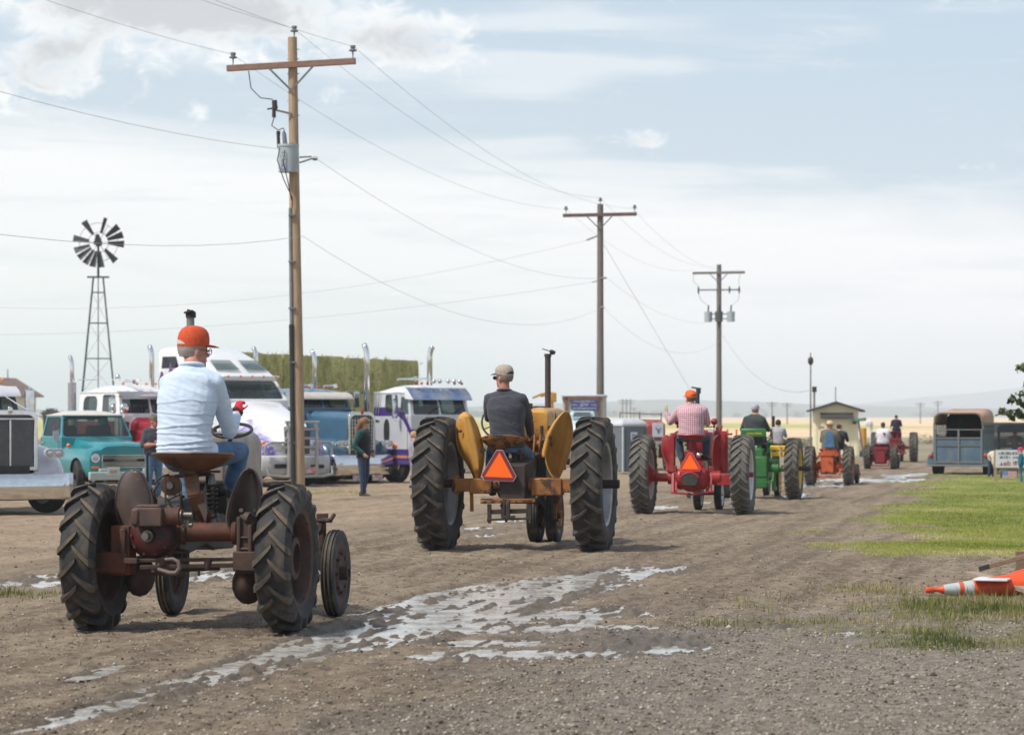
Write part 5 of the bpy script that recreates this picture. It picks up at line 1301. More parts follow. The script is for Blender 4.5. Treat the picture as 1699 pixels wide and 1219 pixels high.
def driver_three():
    F = F3; b = F.p(1147, 723, .03) + V(0, 0, -.07); L = lambda px, py, dy: F.p(px, py, dy) - b
    m = bpy.data.materials.new('plaid_shirt'); m.use_nodes = True; nt = m.node_tree; bs = nt.nodes['Principled BSDF']
    tc = nt.nodes.new('ShaderNodeTexCoord'); sp = nt.nodes.new('ShaderNodeSeparateXYZ'); nt.links.new(tc.outputs['Object'], sp.inputs[0])
    x, y, z = (NX(nt, sp.outputs[i]) for i in range(3))
    sx = ((x * 165).fn('SINE')).ss(-.15, .15); sz = (((z + y * .2) * 165).fn('SINE')).ss(-.15, .15)
    c = nmix(nt, (sx + sz) * .5, (.68, .53, .56), (.34, .10, .15)); nt.links.new(c, bs.inputs['Base Color']); bs.inputs['Roughness'].default_value = .9
    J = seated(pelvis=V(.0, 0, .09), waist=V(.0, -.01, .27), chest=V(0, .0, .47), base=V(-.01, .02, .60), head=L(1145.5, 661.5, .06),
               lsh=V(-.21, .02, .52), rsh=V(.22, .0, .52), lel=L(1112, 700, .25), lwr=L(1106.5, 687, .28), rel=V(.275, .12, .30), rwr=V(.2, .36, .32),
               lhip=V(-.10, .02, .07), rhip=V(.10, .02, .07), lkn=L(1124, 722, .38), rkn=L(1172, 726, .38), lan=L(1131, 760, .35), ran=L(1171, 758, .35))
    capm = pm('bright_orange_cap', (.85, .13, .01), (.75, .10, .01), s=20, r=.8)
    glove = pm('tan_glove', (.42, .33, .21), (.3, .23, .15), s=20, r=.85)
    person('man in red checked shirt and bright orange cap raising a gloved left hand', F.world(b), F.rz, J, m, cloth('blue_jeans_mid', (.05, .075, .11), (.08, .11, .16)), hands=glove, vox=.013, bulk=1.32, hs=1.12, yaw=R(38), wr=.005,
           hat=cap_hat(capm, back=pm('cap_gap_brown', (.16, .09, .06), r=.8)), hair=pm('brown_hair', (.12, .075, .045), (.08, .05, .03), s=30, r=.8), depth=1.1, loose=1.12,
           hdir={'l': (V(-.15, .1, 1), V(.5, .8, 0), 1)}, curl=(.35, .8))
driver_three()

# ------------------------------------------------------------------ parked trucks
def cut(o, mb, mat):
    """take a shape out of a mesh (wheel arches)"""
    c = mb.build('cutter', mat, None, smooth=0); c.matrix_world = o.matrix_world.copy()
    if o.parent: c.parent = o.parent
    md = o.modifiers.new('cut', 'BOOLEAN'); md.operation = 'DIFFERENCE'; md.solver = 'EXACT'; md.object = c
    md.material_mode = 'TRANSFER'
    bpy.context.view_layer.update()
    me = bpy.data.meshes.new_from_object(o.evaluated_get(bpy.context.evaluated_depsgraph_get()))
    o.modifiers.clear(); o.data = me; bpy.data.objects.remove(c)
    me.polygons.foreach_set('use_smooth', np.ones(len(me.polygons), dtype=bool)); me.set_sharp_from_angle(angle=R(35))
def wall(mb, q, hole=None, r=.06, inset=.03, mi=0, k=4):
    """panel over four corners (bottom left, bottom right, top right, top left, seen from outside) with a rounded opening; gives the pane outline"""
    b0, b1, t1, t0 = (Vector(p) for p in q)
    P = lambda u, v: (b0.lerp(b1, u)).lerp(t0.lerp(t1, u), v)
    if hole is None: mb.add([b0, b1, t1, t0], [(0, 1, 2, 3)], mi); return None
    u0, v0, u1, v1 = hole
    W = (b1 - b0).length; Hh = (t0 - b0).length; ru, rv = r / W, r / Hh
    nrm = (b1 - b0).cross(t0 - b0).normalized()
    inn = []; out = []
    for cx_, cy_, a0, oc in ((u0 + ru, v0 + rv, 180, (0, 0)), (u1 - ru, v0 + rv, 270, (1, 0)), (u1 - ru, v1 - rv, 0, (1, 1)), (u0 + ru, v1 - rv, 90, (0, 1))):
        for i in range(k + 1):
            a = R(a0 + 90 * i / k); inn.append(P(cx_ + ru * math.cos(a), cy_ + rv * math.sin(a))); out.append(P(*oc))
    n = len(inn); ins = [p - nrm * inset for p in inn]
    fs = []
    for i in range(n):
        j = (i + 1) % n
        fs.append((i, j, n + j, n + i) if (out[i] - out[j]).length > 1e-6 else (i, j, n + i))
        fs.append((j, i, 2 * n + i, 2 * n + j))
    mb.add(inn + out + ins, fs, mi)
    return [p - nrm * (inset * .6) for p in inn]
def pane(name, ring, mat, parent):
    return MB().add(ring, [tuple(range(len(ring)))]).build(name, mat, parent, smooth=0)
GLASS = glass_mat('truck_glass', (.035, .05, .055), .38)
GLASS_CLEAR = glass_mat('pickup_glass', (.05, .07, .07), .58)
AMBER = pm('amber_lens', (.75, .20, .01), (.65, .15, .01), r=.25)
REDLENS = pm('red_lens', (.5, .02, .02), (.4, .02, .02), r=.25)
LENS = pm('lamp_glass', (.62, .64, .66), (.45, .47, .5), s=40, r=.12, metal=.6)
DARK = pm('matte_black', (.012, .012, .012), (.02, .02, .02), r=.8)  # plain black for wheel arches, door gaps, slots and plate digits
CHASSIS = pm('chassis_black', (.025, .024, .023), (.045, .04, .036), r=.7)
GRILLE_GREY = pm('grille_grey', (.12, .12, .125), (.09, .09, .095), s=20, r=.5, metal=.3)
SEATC = pm('cab_seat', (.08, .07, .065), (.06, .05, .05), r=.9)
ALU = pm('brushed_alu', (.5, .5, .5), (.42, .42, .43), s=12, r=.32, metal=.9)
TRUCKTYRE = rubber('truck_tyre', (.022, .022, .022), (.04, .038, .036), (.14, .11, .08), .5)
_tt = {}
def truck_wheel(T, name, x, y, z, D=.96, w=.27, mat=None, side=1, yaw=0.0):
    key = (round(D, 2), round(w, 2))
    ty = _tt.get(key)
    t = wheel(T, name, x, y, z, ty or front_tyre(D, w, D * .29, 36), rim_mb(w, D * .29, side, .02, D * .12, .07, n=28), [TRUCKTYRE, TRUCKTYRE], mat or ALU, yaw)
    _tt[key] = t
def sect(y, w, zt, zb, r, n=5, cx=0.0):
    o = [(cx - w, y, zb)]
    for i in range(n + 1): a = PI - PI / 2 * i / n; o.append((cx - w + r + r * math.cos(a), y, zt - r + r * math.sin(a)))
    for i in range(n + 1): a = PI / 2 - PI / 2 * i / n; o.append((cx + w - r + r * math.cos(a), y, zt - r + r * math.sin(a)))
    return o + [(cx + w, y, zb)]
def arc_fender(T, mat, s, yc, zc, rf, x0, x1, a0=195, a1=-5, drop=.12, name='fender'):
    """rolled mudguard over a front wheel on side s"""
    mb = MB(); rows = []
    for i in range(15):
        a = R(a0 + (a1 - a0) * i / 14); row = []
        for j in range(9):
            u = j / 8; x = x0 + (x1 - x0) * math.sin(u * PI / 2) ** .9
            r = rf - drop * u ** 3.2
            row.append((s * x, yc - math.cos(a) * r * -1.0, zc + math.sin(a) * r))
        rows.append(row)
    mb.grid(rows); o = mb.build(name, mat, T, smooth=180); o.modifiers.new('t', 'SOLIDIFY').thickness = .03
    return o
def stack(T, x, y, z0, z1, r=.06, bend=.25, d=(0, -1), mat=None, name='exhaust_stack', muff=None):
    mb = MB(); pts = [(x, y, z0), (x, y, z1 - bend * 1.1)]
    for i in range(1, 7):
        t = i / 6; a = t * R(55); pts.append((x + d[0] * bend * (1 - math.cos(a)), y + d[1] * bend * (1 - math.cos(a)), z1 - bend * 1.1 + bend * math.sin(a) * 1.35))
    mb.tube(pts, r, 14, caps=False); o = mb.build(name, mat or CHROME, T, smooth=60); o.modifiers.new('t', 'SOLIDIFY').thickness = .008
    if muff: MB().cyl((x, y, muff[0]), (x, y, muff[1]), muff[2], n=16).build('muffler', ALU, T)
    return o
def horn(T, x, y, z, L=.5, r=.06):
    m = MB(); m.tube([(x, y - L, z), (x, y - L * .3, z), (x, y - .05, z), (x, y, z)], [.022, .026, .04, r], 12); m.cyl((x, y - L, z - .05), (x, y - L, z), .02); m.build('air_horn', CHROME, T)

def cab(T, paint, roofm, cw, y0, y1, zb, belt, zr, rake=.14, visor=None, sl=0.0, split=True, tumble=.06, side_hole=(.12, .10, .80, .90), qwin=None, glass=None, fr=(.06, .10, .94, .88), crown=.10, name='cab'):
    """cab between y0 (front, cowl) and y1 (back): lower body, window walls, crowned roof, panes; sl = sleeper length behind"""
    glass = glass or GLASS
    mb = MB(); ye = y1 - sl
    mb.loft([[(-cw, y0, zb), (cw, y0, zb), (cw, y0, belt), (-cw, y0, belt)], [(-cw - .02, y0 - .1, zb), (cw + .02, y0 - .1, zb), (cw + .02, y0 - .1, belt), (-cw - .02, y0 - .1, belt)], [(-cw - .02, ye, zb), (cw + .02, ye, zb), (cw + .02, ye, belt), (-cw - .02, ye, belt)]], 0)
    ct = cw - tumble; yf = y0 - rake; panes = []
    # windscreen: one or two panes
    if split:
        for s0, s1 in ((1, 0), (0, -1)):
            q = [(cw * s0, y0, belt), (cw * s1, y0, belt), (ct * s1, yf, zr), (ct * s0, yf, zr)]
            if s0 == 1: h = (.09, fr[1], .97, fr[3])
            else: h = (.03, fr[1], .91, fr[3])
            panes.append(('windscreen', wall(mb, q, h)))
    else:
        panes.append(('windscreen', wall(mb, [(cw, y0, belt), (-cw, y0, belt), (-ct, yf, zr), (ct, yf, zr)], fr, .1)))
    # sides: right side of the vehicle is +x
    for s in (1, -1):
        a, b = (y1, y0) if s > 0 else (y0, y1)
        at_, bt = (y1, yf) if s > 0 else (yf, y1)
        q = [(s * cw, a, belt), (s * cw, b, belt), (s * ct, bt, zr), (s * ct, at_, zr)]
        h = side_hole if s > 0 else (1 - side_hole[2], side_hole[1], 1 - side_hole[0], side_hole[3])
        panes.append(('side_window', wall(mb, q, h, .07)))
        if sl:
            a, b = (ye, y1) if s > 0 else (y1, ye)
            panes.append(('rear_side_window', wall(mb, [(s * cw, a, belt), (s * cw, b, belt), (s * ct, b, zr), (s * ct, a, zr)], qwin if (qwin and s > 0) else None, .16 if qwin else .05)))
    panes.append(('rear_window', wall(mb, [(-cw, ye, belt), (cw, ye, belt), (ct, ye, zr), (-ct, ye, zr)], (.15, .15, .85, .8))))
    c = mb.build(name, paint, T, bevel=0)
    m = MB(); rows = []
    for i in range(9):
        t = i / 8; y = yf + .03 + (ye - .03 - yf - .03) * t; e = 1 - abs(2 * t - 1) ** 3.2
        rows.append([(ct * 1.02 * (-1 + 2 * j / 10), y, zr - .015 + crown * e * (1 - abs(-1 + 2 * j / 10) ** 3.0) + .02) for j in range(11)])
    m.grid(rows)
    m.grid([[(p[0], p[1], zr - .012) for p in r] for r in rows[::-1]])
    n = 11
    m.loft([[(ct * 1.02 * sx_, y_, zr + dz) for sx_, y_ in ((-1, yf + .03), (1, yf + .03), (1, ye - .03), (-1, ye - .03))] for dz in (-.012, .006)])
    m.build('roof', roofm, T, smooth=60)
    for nm, rg in panes:
        if rg: pane(nm, rg, glass, c)
    i_ = MB(); 
    for s in (-1, 1): i_.box((s * cw * .45, y1 + .22, belt - .05), (.5, .16, .6)); i_.box((s * cw * .45, y1 + .42, belt - .3), (.5, .45, .16))
    i_.build('seat', SEATC, c, bevel=.04)
    i_ = MB(); M = Matrix.Translation((-cw * .45, y0 - .35, belt + .02)) @ Matrix.Rotation(R(-35), 4, 'X'); i_.tube([M @ Vector((.2 * math.cos(t * PI / 10), .2 * math.sin(t * PI / 10), 0)) for t in range(20)], .016, 6, closed=True); i_.bar(M @ V(-.2, 0, 0), M @ V(.2, 0, 0), .03, .02); i_.build('steering_wheel', BLACKR, c)
    # door outline, handle
    for s in (1, -1):
        d = MB(); yh = (y0 + y1) / 2
        for y in (y0 - .12, y1 + .03): d.box((s * (cw + .021), y, (zb + belt) / 2 + .05), (.008, .012, belt - zb - .1))
        d.box((s * (cw + .021), yh, zb + .12), (.008, abs(y0 - y1) - .15, .012)); d.build('door_gap', DARK, c, smooth=0)
        h_ = MB(); h_.bar((s * (cw + .04), y1 + .1, belt - .12), (s * (cw + .04), y1 + .26, belt - .12), .03, .03); h_.build('door_handle', CHROME, c)
    if visor:
        v = MB(); v.loft([[(sx_ * (ct + .05), yf + .02 + dy, zr + dz) for sx_ in (-1, -.5, 0, .5, 1)] + [(sx_ * (ct + .05), yf + .02 + dy, zr + dz - .025) for sx_ in (1, .5, 0, -.5, -1)] for dy, dz in ((-.02, .02), (.14, -.05), (.25, -.15))])
        v.build('sun_visor', visor, T, smooth=50)
    return c

def mirror(T, x, y, z, h=.42, w=.18, s=1):
    m = MB(); m.box((s * x, y, z), (w, .05, h)); mo = m.build('mirror', CHROME, T, bevel=.015)
    b = MB(); b.tube([(s * (x - .35), y - .05, z + h * .55), (s * x, y - .02, z + h * .6), (s * x, y - .02, z - h * .6), (s * (x - .35), y - .05, z - h * .55)], .012, 6); b.build('mirror_arm', CHROME, T)
def roof_lamps(T, y, z, xs, mat=AMBER, r=.035):
    for x in xs:
        MB().ell((x, y, z), (r, r * 1.3, r), 10).build('marker_lamp', mat, T)

def semi(F, label, P, group='trucks parked in a row'):
    g = P.get; T = thing('semi_truck', label, 'truck', F.o, F.rz, group)
    paint, trim = P['paint'], g('trim', CHROME)
    bw, b0, b1 = P['bw'], P['b0'], P['b1']
    hl, w0, w1, z0, z1, hb = P['hl'], P['w0'], P['w1'], P['z0'], P['z1'], P['hb']
    gy_ = -g('gset', .25); cy = gy_ - hl
    m = MB(); xs = [-bw, -bw * .8, -bw * .4, 0, bw * .4, bw * .8, bw]; ys = [-.16, -.03, 0, .01, 0, -.03, -.16]
    rows = []
    for z, dy in ((b0, -.03), (b0 + .03, .0), ((b0 + b1) / 2, .02), (b1 - .03, .0), (b1, -.03)): rows.append([(x, y + dy, z) for x, y in zip(xs, ys)])
    m.grid(rows); bo = m.build('bumper', g('bumper', CHROME), T, smooth=50); bo.modifiers.new('t', 'SOLIDIFY').thickness = .03
    # hood
    m = MB(); rr = g('hr', .16); R_ = []
    for i in range(7):
        t = i / 6; y = gy_ - hl * t; w = w0 + (w1 - w0) * t ** 1.3; R_.append(sect(y, w, z0 + (z1 - z0) * t ** .8, hb, rr, 6))
    m.loft(R_); m.build('hood', paint, T, smooth=60)
    # radiator shell with rounded shoulders, grille inside
    m = MB(); sw = w0 + .05; o_ = sect(0, sw, z0 + .06, hb - .02, rr * 1.0, 6); i_ = sect(0, sw - .07, z0 - .035, hb + .05, rr * .8, 6); n = len(o_)
    y1_ = gy_ + .05
    vs = [(a, y1_, c) for a, _, c in o_] + [(a, y1_, c) for a, _, c in i_] + [(a, gy_ - .04, c) for a, _, c in o_] + [(a, gy_ - .02, c) for a, _, c in i_]
    fs = []
    for k in range(n):
        j = (k + 1) % n; fs += [(k, j, n + j, n + k), (k, 2 * n + k, 2 * n + j, j), (n + k, n + j, 3 * n + j, 3 * n + k)]
    m.add(vs, fs); m.build('radiator_shell', g('shell', trim), T, smooth=40, bevel=.012)
    m = MB(); m.add([(a, gy_ + .004, c) for a, _, c in i_], [tuple(range(n))]); m.build('grille_screen', g('screen', GRILLE_GREY), T, smooth=0)
    iw = sw - .08; gz0, gz1 = hb + .06, z0 - .12
    if g('bars', 'v') == 'v':
        for k in range(8):
            x = -iw + 2 * iw * (k + .5) / 8; MB().box((x, gy_ + .035, (gz0 + gz1) / 2), (.022, .03, gz1 - gz0)).build('grille_bar', trim, T)
        m = MB()
        for k in range(9): m.box((0, gy_ + .02, gz0 + (gz1 - gz0) * (k + .5) / 9), (2 * iw, .01, .012))
        m.build('grille_mesh', ALU, T)
    else:
        MB().box((0, gy_ + .035, (gz0 + gz1) / 2), (.03, .03, gz1 - gz0)).build('grille_bar', trim, T)
        m = MB()
        for k in range(34): m.box((0, gy_ + .015, gz0 + (gz1 - gz0) * (k + .5) / 34), (2 * iw, .012, .012))
        kind(m.build('grille_mesh', pm('grille_slat', (.2, .2, .205), (.15, .15, .15), r=.4, metal=.5), T), 'stuff')
        MB().box((0, gy_ + .03, gz1 + .02), (2 * iw, .02, .02)).build('grille_bar', trim, T)
    MB().ell((0, gy_ + .05, z0 + .05), (.05, .02, .07), 12).build('hood_emblem', g('badge', CHROME), T)
    # fenders, wheels, lamps
    fy = gy_ - g('axle', .55); wz = .46
    for s in (1, -1):
        arc_fender(T, g('fender', paint), s, fy, wz, g('fr', .66), w0 - .02, bw - .02, g('fa0', 188), g('fa1', 0), g('fdrop', .13))
        truck_wheel(T, 'front_wheel', s * (bw - .2), fy, wz, .92, .25, ALU, s, g('steer', 0))
        lx, ly, lz = g('lamp', (bw * .72, gy_ + .02, hb + .32))
        m = MB(); m.loft([[(s * lx + a * .19 * k, ly + dy, lz + c * .085 * k) for a, c in [(math.copysign(abs(math.cos(t * PI / 10)) ** .55, math.cos(t * PI / 10)), math.copysign(abs(math.sin(t * PI / 10)) ** .55, math.sin(t * PI / 10))) for t in range(20)]] for dy, k in ((-.22, .55), (-.02, .98), (.04, 1.0), (.045, .86), (.02, .82))])
        hd = m.build('headlight', g('bezel', CHROME), T, smooth=50)
        for q in (-1, 1): MB().ell((s * lx + q * .082, ly + .025, lz), (.066, .03, .062), 14).build('lens', LENS, hd)
        m = MB(); m.ell((s * (bw * .93), ly - .1, lz - .55), (.035, .03, .045), 8); m.build('turn_signal', AMBER, T)
    # cab
    cw = P['cw']
    cab(T, g('cabpaint', paint), g('roofm', paint), cw, cy, cy - P['cl'], g('czb', .6), P['belt'], P['roof'], g('rake', .14), g('visor'), g('sl', 0), g('split', True), qwin=g('qwin'), crown=g('crown', .12), side_hole=g('side_hole', (.12, .10, .80, .90)))
    ye = cy - P['cl'] - g('sl', 0)
    # cowl between hood and windscreen
    m = MB(); m.loft([sect(cy + .02, w1 + .0, z1 + .0, hb, rr, 6), sect(cy - .04, cw - .02, P['belt'] + .005, hb, rr, 6)]); m.build('cowl', g('cabpaint', paint), T, smooth=60)
    roof_lamps(T, cy - .25, P['roof'] + g('crown', .12) + .02, [cw * k for k in (-.75, -.3, 0, .3, .75)], g('lampm', AMBER))
    for q in g('horns', ()): horn(T, q, cy - .2, P['roof'] + g('crown', .12) + .07)
    for s in (1, -1): mirror(T, cw + .22, cy - .05, P['belt'] + .25, s=s)
    for (x, y, zz, d) in g('stacks', ()): stack(T, x, ye + y, .9, zz, g('sr', .06), .24, d, None, muff=g('muff'))
    # chassis, tanks, drive wheels
    m = MB(); 
    for s in (1, -1): m.box((s * .4, (ye - 3.0) / 2, .62), (.1, abs(ye - 3.0), .2))
    m.box((0, fy, .5), (bw * 1.5, .15, .14)); m.box((0, gy_ - .5, .62), (.7, 1.2, .5)); m.build('chassis', CHASSIS, T)
    for s in (1, -1):
        MB().cyl((s * (cw - .2), cy - .2, .55), (s * (cw - .2), cy - P['cl'] - .3, .55), .28, n=24).build('fuel_tank', g('tank', ALU), T)
        for k in (0, 1): truck_wheel(T, 'rear_wheel', s * (bw - .28), ye - 1.0 - 1.2 * k, wz, .92, .45, ALU, s)
    return T

KW_SILVER = pm('pearl_silver_paint', (.60, .60, .63), (.54, .55, .60), s=3, r=.28, coat=.6)
BLUE_T = pm('steel_blue_paint', (.055, .135, .215), (.045, .115, .19), s=2, r=.3, coat=.5)
WHITE_P = pm('white_truck_paint', (.76, .76, .76), (.70, .70, .71), s=2, r=.28, coat=.5)
DKRED = pm('dark_red_paint', (.27, .012, .022), (.22, .01, .02), s=2, r=.28, coat=.5)
CREAM = pm('cream_visor', (.58, .54, .48), (.5, .46, .4), r=.4)
# silver long nose truck at the left edge
FW = Frame(24, 50.0, 180 - 31)
TW = semi(FW, 'silver long nosed truck with tall grey grille and wide chrome bumper at the left edge', dict(paint=KW_SILVER, bw=1.17, b0=.26, b1=.74, hl=1.9, w0=.47, w1=.60, z0=1.80, z1=1.86, hb=.80, cw=.92, cl=.95, belt=1.78, roof=2.28, czb=.6,
     bars='h', fr=.78, fdrop=.5, lamp=(.78, -.10, 1.09), bezel=KW_SILVER, hr=.15, sl=1.2, axle=.68, fa1=14, steer=R(22), visor=KW_SILVER, cabpaint=pm('dark_brown_cab', (.05, .035, .03), r=.3, coat=.5), roofm=KW_SILVER, stacks=((.95, .3, 3.2, (0, -1)), (-.95, .3, 3.2, (0, -1)))))
m = MB(); m.lathe([(.001, .05), (.09, .04), (.1, 0), (.09, -.04), (.001, -.08)], 16, 0, Matrix.Translation((-.02, -1.6, 1.98)), axis='y'); m.cyl((-.02, -1.6, 1.8), (-.02, -1.6, 1.92), .02); m.build('spot_lamp', CHROME, TW)
m = MB(); m.cyl((-.3, -2.1, 1.6), (-.3, -2.1, 2.12), .09, n=16); m.build('air_cleaner', ALU, TW)
m = MB(); m.tube([(-.5, -2.15, 2.2), (-.75, -1.5, 1.9), (-.95, -1.1, 1.75)], .012, 6); m.build('cab_stay', CHROME, TW)
# blue truck
FB = Frame(609, 73.0, 180 - 42)
TB = semi(FB, 'steel blue long nosed truck with chrome grille and deep mirror finish bumper', dict(paint=BLUE_T, bw=1.08, b0=.22, b1=.76, hl=1.55, w0=.40, w1=.62, z0=1.80, z1=1.90, hb=.78, cw=.92, cl=.95, belt=1.93, roof=2.36, czb=.6,
     bars='v', fr=.72, fdrop=.22, lamp=(.74, -.10, 1.04), hr=.2, sl=.9, axle=.62, visor=CREAM, horns=(-.55, .25), lampm=REDLENS, stacks=((.98, .2, 3.55, (0, -1)), (-.98, .2, 3.5, (0, -1))), badge=REDLENS))
for s in (-1, 1):
    pl = MB().box((s * .32, .03, .16), (.34, .02, .15)).build('licence_plate', pm('plate_white', (.6, .55, .52), (.35, .2, .2), s=14, r=.5), TB)
# red and white truck
FR = Frame(320, 71.5, 180 - 41)
TR = semi(FR, 'old white over dark red sleeper truck behind the teal pickup', dict(paint=DKRED, cabpaint=WHITE_P, roofm=WHITE_P, bw=1.08, b0=.24, b1=.66, hl=1.6, w0=.45, w1=.66, z0=1.66, z1=1.72, hb=.7, cw=.95, cl=1.0, belt=1.76, roof=2.36, czb=1.62, rake=.18, fender=DKRED,
     bars='v', fr=.72, hr=.25, sl=1.0, axle=.6, visor=ALU, horns=(.4,), qwin=(.2, .06, .86, .84), crown=.2, stacks=((.98, -.25, 3.30, (0, -1)),), muff=(1.4, 2.62, .11), sr=.055))
m = MB(); yb = -.25 - 1.6; m.box((0, yb - 1.0, 1.12), (1.98, 2.02, .99)); m.loft([sect(-.3, .46, 1.3, .7, .1), sect(-1.9, .7, 1.45, .7, .1)]); m.build('lower_body', DKRED, TR, bevel=.03)
m = MB(); m.cyl((1.06, yb + .12, 1.0), (1.06, yb + .12, 1.72), .13, n=18); m.cyl((1.06, yb + .12, 1.72), (1.06, yb + .12, 1.80), .15, n=18); m.build('air_cleaner', CHROME, TR)
m = MB(); m.ell((.97, yb + .2, 1.95), (.13, .08, .13), 16); m.cyl((.97, yb + .15, 1.75), (.97, yb + .15, 1.9), .02); m.build('spot_lamp', CHROME, TR)
m = MB(); m.tube([(.98, yb - 2.3, 2.70), (.5, yb - 1.2, 2.70), (.2, yb - .2, 2.68)], .014, 6); m.ell((.45, yb - .9, 2.75), (.07, .07, .09), 10); m.build('roof_rail', CHROME, TR)
m = MB(); m.box((.8, yb - 2.9, 1.4), (.9, .7, .9)); m.box((.5, yb - 4.2, .95), (1.8, 2.5, .12)); m.build('rear_deck', CHASSIS, TR, bevel=.02)

# white rounded truck with bull bar
def aero_truck():
    F = Frame(497, 70.0, 180 - 39); T = thing('semi_truck', 'white rounded sleeper truck with purple flames and tubular bull bar', 'truck', F.o, F.rz, 'trucks parked in a row')
    m_ = bpy.data.materials.new('white_purple_paint'); m_.use_nodes = True; nt = m_.node_tree; b = nt.nodes['Principled BSDF']
    tc = nt.nodes.new('ShaderNodeTexCoord'); sp = nt.nodes.new('ShaderNodeSeparateXYZ'); nt.links.new(tc.outputs['Object'], sp.inputs[0])
    x, y, z = (NX(nt, sp.outputs[i]) for i in range(3))
    fl = nnoise(nt, ncomb(nt, y * 1.3 + z * 2.2, z * 5 - y * 2.0, x * .5), 1.4, 6, .65, 1.2)
    k = (fl + (1.62 - z) * .8 - (y + 1.25).fn('ABSOLUTE') * .22).ss(.42, .60) * (x.fn('ABSOLUTE')).ss(.45, .7)
    c = nmix(nt, k, (.76, .76, .77), nmix(nt, nnoise(nt, tc.outputs['Object'], 9, 4).ss(.35, .65), (.10, .065, .30), (.42, .37, .64)))
    nt.links.new(c, b.inputs['Base Color']); b.inputs['Roughness'].default_value = .27; b.inputs['Coat Weight'].default_value = .5
    # sloped hood with integral fenders
    bw = 1.04
    def S_(y, w, zt, zs, ws, zb):   # crown half width ws at height zt, shoulder at zs
        half = [(w, zb), (w, zs - .25), (w * .99, zs - .08), (w * .93, zs), (ws + .12, zs + .05), (ws + .03, zs + .14 if zt - zs > .3 else (zs + zt) / 2), (ws * .9, zt - .04), (ws * .55, zt)]
        return [(a, y, c) for a, c in half] + [(0, y, zt + .015)] + [(-a, y, c) for a, c in half[::-1]]
    m = MB(); m.loft([S_(-.12, .70, 1.50, .95, .34, .62), S_(-.25, .92, 1.60, 1.05, .40, .55), S_(-.6, 1.02, 1.72, 1.20, .46, .50), S_(-1.1, 1.03, 1.88, 1.24, .56, .50), S_(-1.6, 1.02, 2.02, 1.28, .70, .5), S_(-1.95, 1.0, 2.12, 1.35, .84, .5)])
    h = m.build('hood', m_, T, smooth=60)
    k_ = MB()
    for s in (1, -1): k_.cyl((s * .55, -.98, .44), (s * 1.3, -.98, .44), .58, n=36)
    cut(h, k_, DARK)
    cab(T, WHITE_P, WHITE_P, .98, -1.95, -3.1, .5, 2.15, 2.68, .42, None, 2.0, False, .08, side_hole=(.14, .08, .9, .92), fr=(.04, .06, .96, .94), crown=.05)
    # high sleeper roof
    m = MB(); secs = []
    for y, w, zt in ((-2.35, .90, 2.74), (-2.7, .90, 2.98), (-3.2, .90, 3.22), (-3.9, .90, 3.46), (-4.6, .90, 3.54), (-5.08, .90, 3.50)): secs.append(sect(y, w, zt, 2.66, min(.18, (zt - 2.66) * .8), 6))
    m.loft(secs); m.build('high_roof', WHITE_P, T, smooth=50)
    s = 1
    for s in (1, -1):
        m = MB(); 
        for (a, b_, c_, d_) in (((-4.95, 2.98), (-4.1, 2.98), (-4.25, 3.28), (-4.9, 3.28)), ((-3.6, 2.86), (-2.78, 2.80), (-3.15, 3.08), (-3.55, 3.16))):
            pts = [(s * .905, q[0], q[1]) for q in (a, b_, c_, d_)]; pane('sleeper_window', pts if s > 0 else pts[::-1], pm('black_window', (.015, .018, .02), r=.12), T)
    for q in (-1, 1):
        m = MB(); pts = [V(q * .10, -2.52, 2.90), V(q * .78, -2.55, 2.88), V(q * .72, -2.98, 3.145), V(q * .12, -2.96, 3.145)]
        pane('skylight', [p_ + V(0, .02, .03) for p_ in pts], GLASS, T)
    m = MB(); m.box((0, -2.18, 2.745), (1.7, .16, .05)); m.build('visor_strip', WHITE_P, T, bevel=.02)
    roof_lamps(T, -2.09, 2.75, [-.72, -.35, 0, .35, .72], pm('orange_marker', (.75, .12, .02), r=.3), .03)
    # purple art on the sleeper flank
    m = MB()
    for (y, z, ry, rz_) in ((-4.75, 2.6, .2, .26), (-4.35, 2.75, .12, .32), (-4.55, 2.45, .35, .16), (-3.75, 2.62, .2, .18), (-4.1, 2.5, .16, .12), (-3.95, 2.35, .3, .14)): 
        m.loft([[(.995 + dx, y + ry * math.cos(t * PI / 8), z + rz_ * math.sin(t * PI / 8) * (1 + .3 * math.sin(t * 1.7))) for t in range(16)] for dx in (0, .004)])
        m.v = m.v
    m.build('painted_art', pm('purple_art', (.20, .05, .22), (.06, .04, .16), s=4, r=.35), T)
    # bumper, bull bar, lamps, grille
    bm_ = pm('grey_bumper', (.50, .50, .49), (.44, .44, .43), r=.45)
    m = MB(); rows = [[(x_, y_ + dy, z_) for x_, y_ in ((-bw, -.42), (-bw * .98, -.16), (-bw * .8, -.04), (-.4, .03), (0, .05), (.4, .03), (bw * .8, -.04), (bw * .98, -.16), (bw, -.42))] for z_, dy in ((.28, -.04), (.34, 0), (.62, .02), (.74, 0), (.78, -.06))]
    m.grid(rows); o = m.build('bumper', bm_, T, smooth=45); o.modifiers.new('t', 'SOLIDIFY').thickness = .04
    MB().box((.6, .045, .52), (.34, .02, .10)).build('bumper_slot', DARK, T); MB().box((-.5, .055, .50), (.4, .02, .09)).build('bumper_slot', DARK, T)
    bb = pm('bull_bar_tube', (.42, .41, .38), (.36, .35, .33), r=.35, metal=.5)
    for x in (-.42, .42): MB().tube([(x, .14, .26), (x, .14, 1.2), (x, .10, 1.62)], .045, 10).build('bull_bar_post', bb, T)
    for z in (.98, 1.2, 1.42, 1.60): MB().tube([(-.5, .12, z), (.5, .12, z)], .034, 10).build('bull_bar_rail', bb, T)
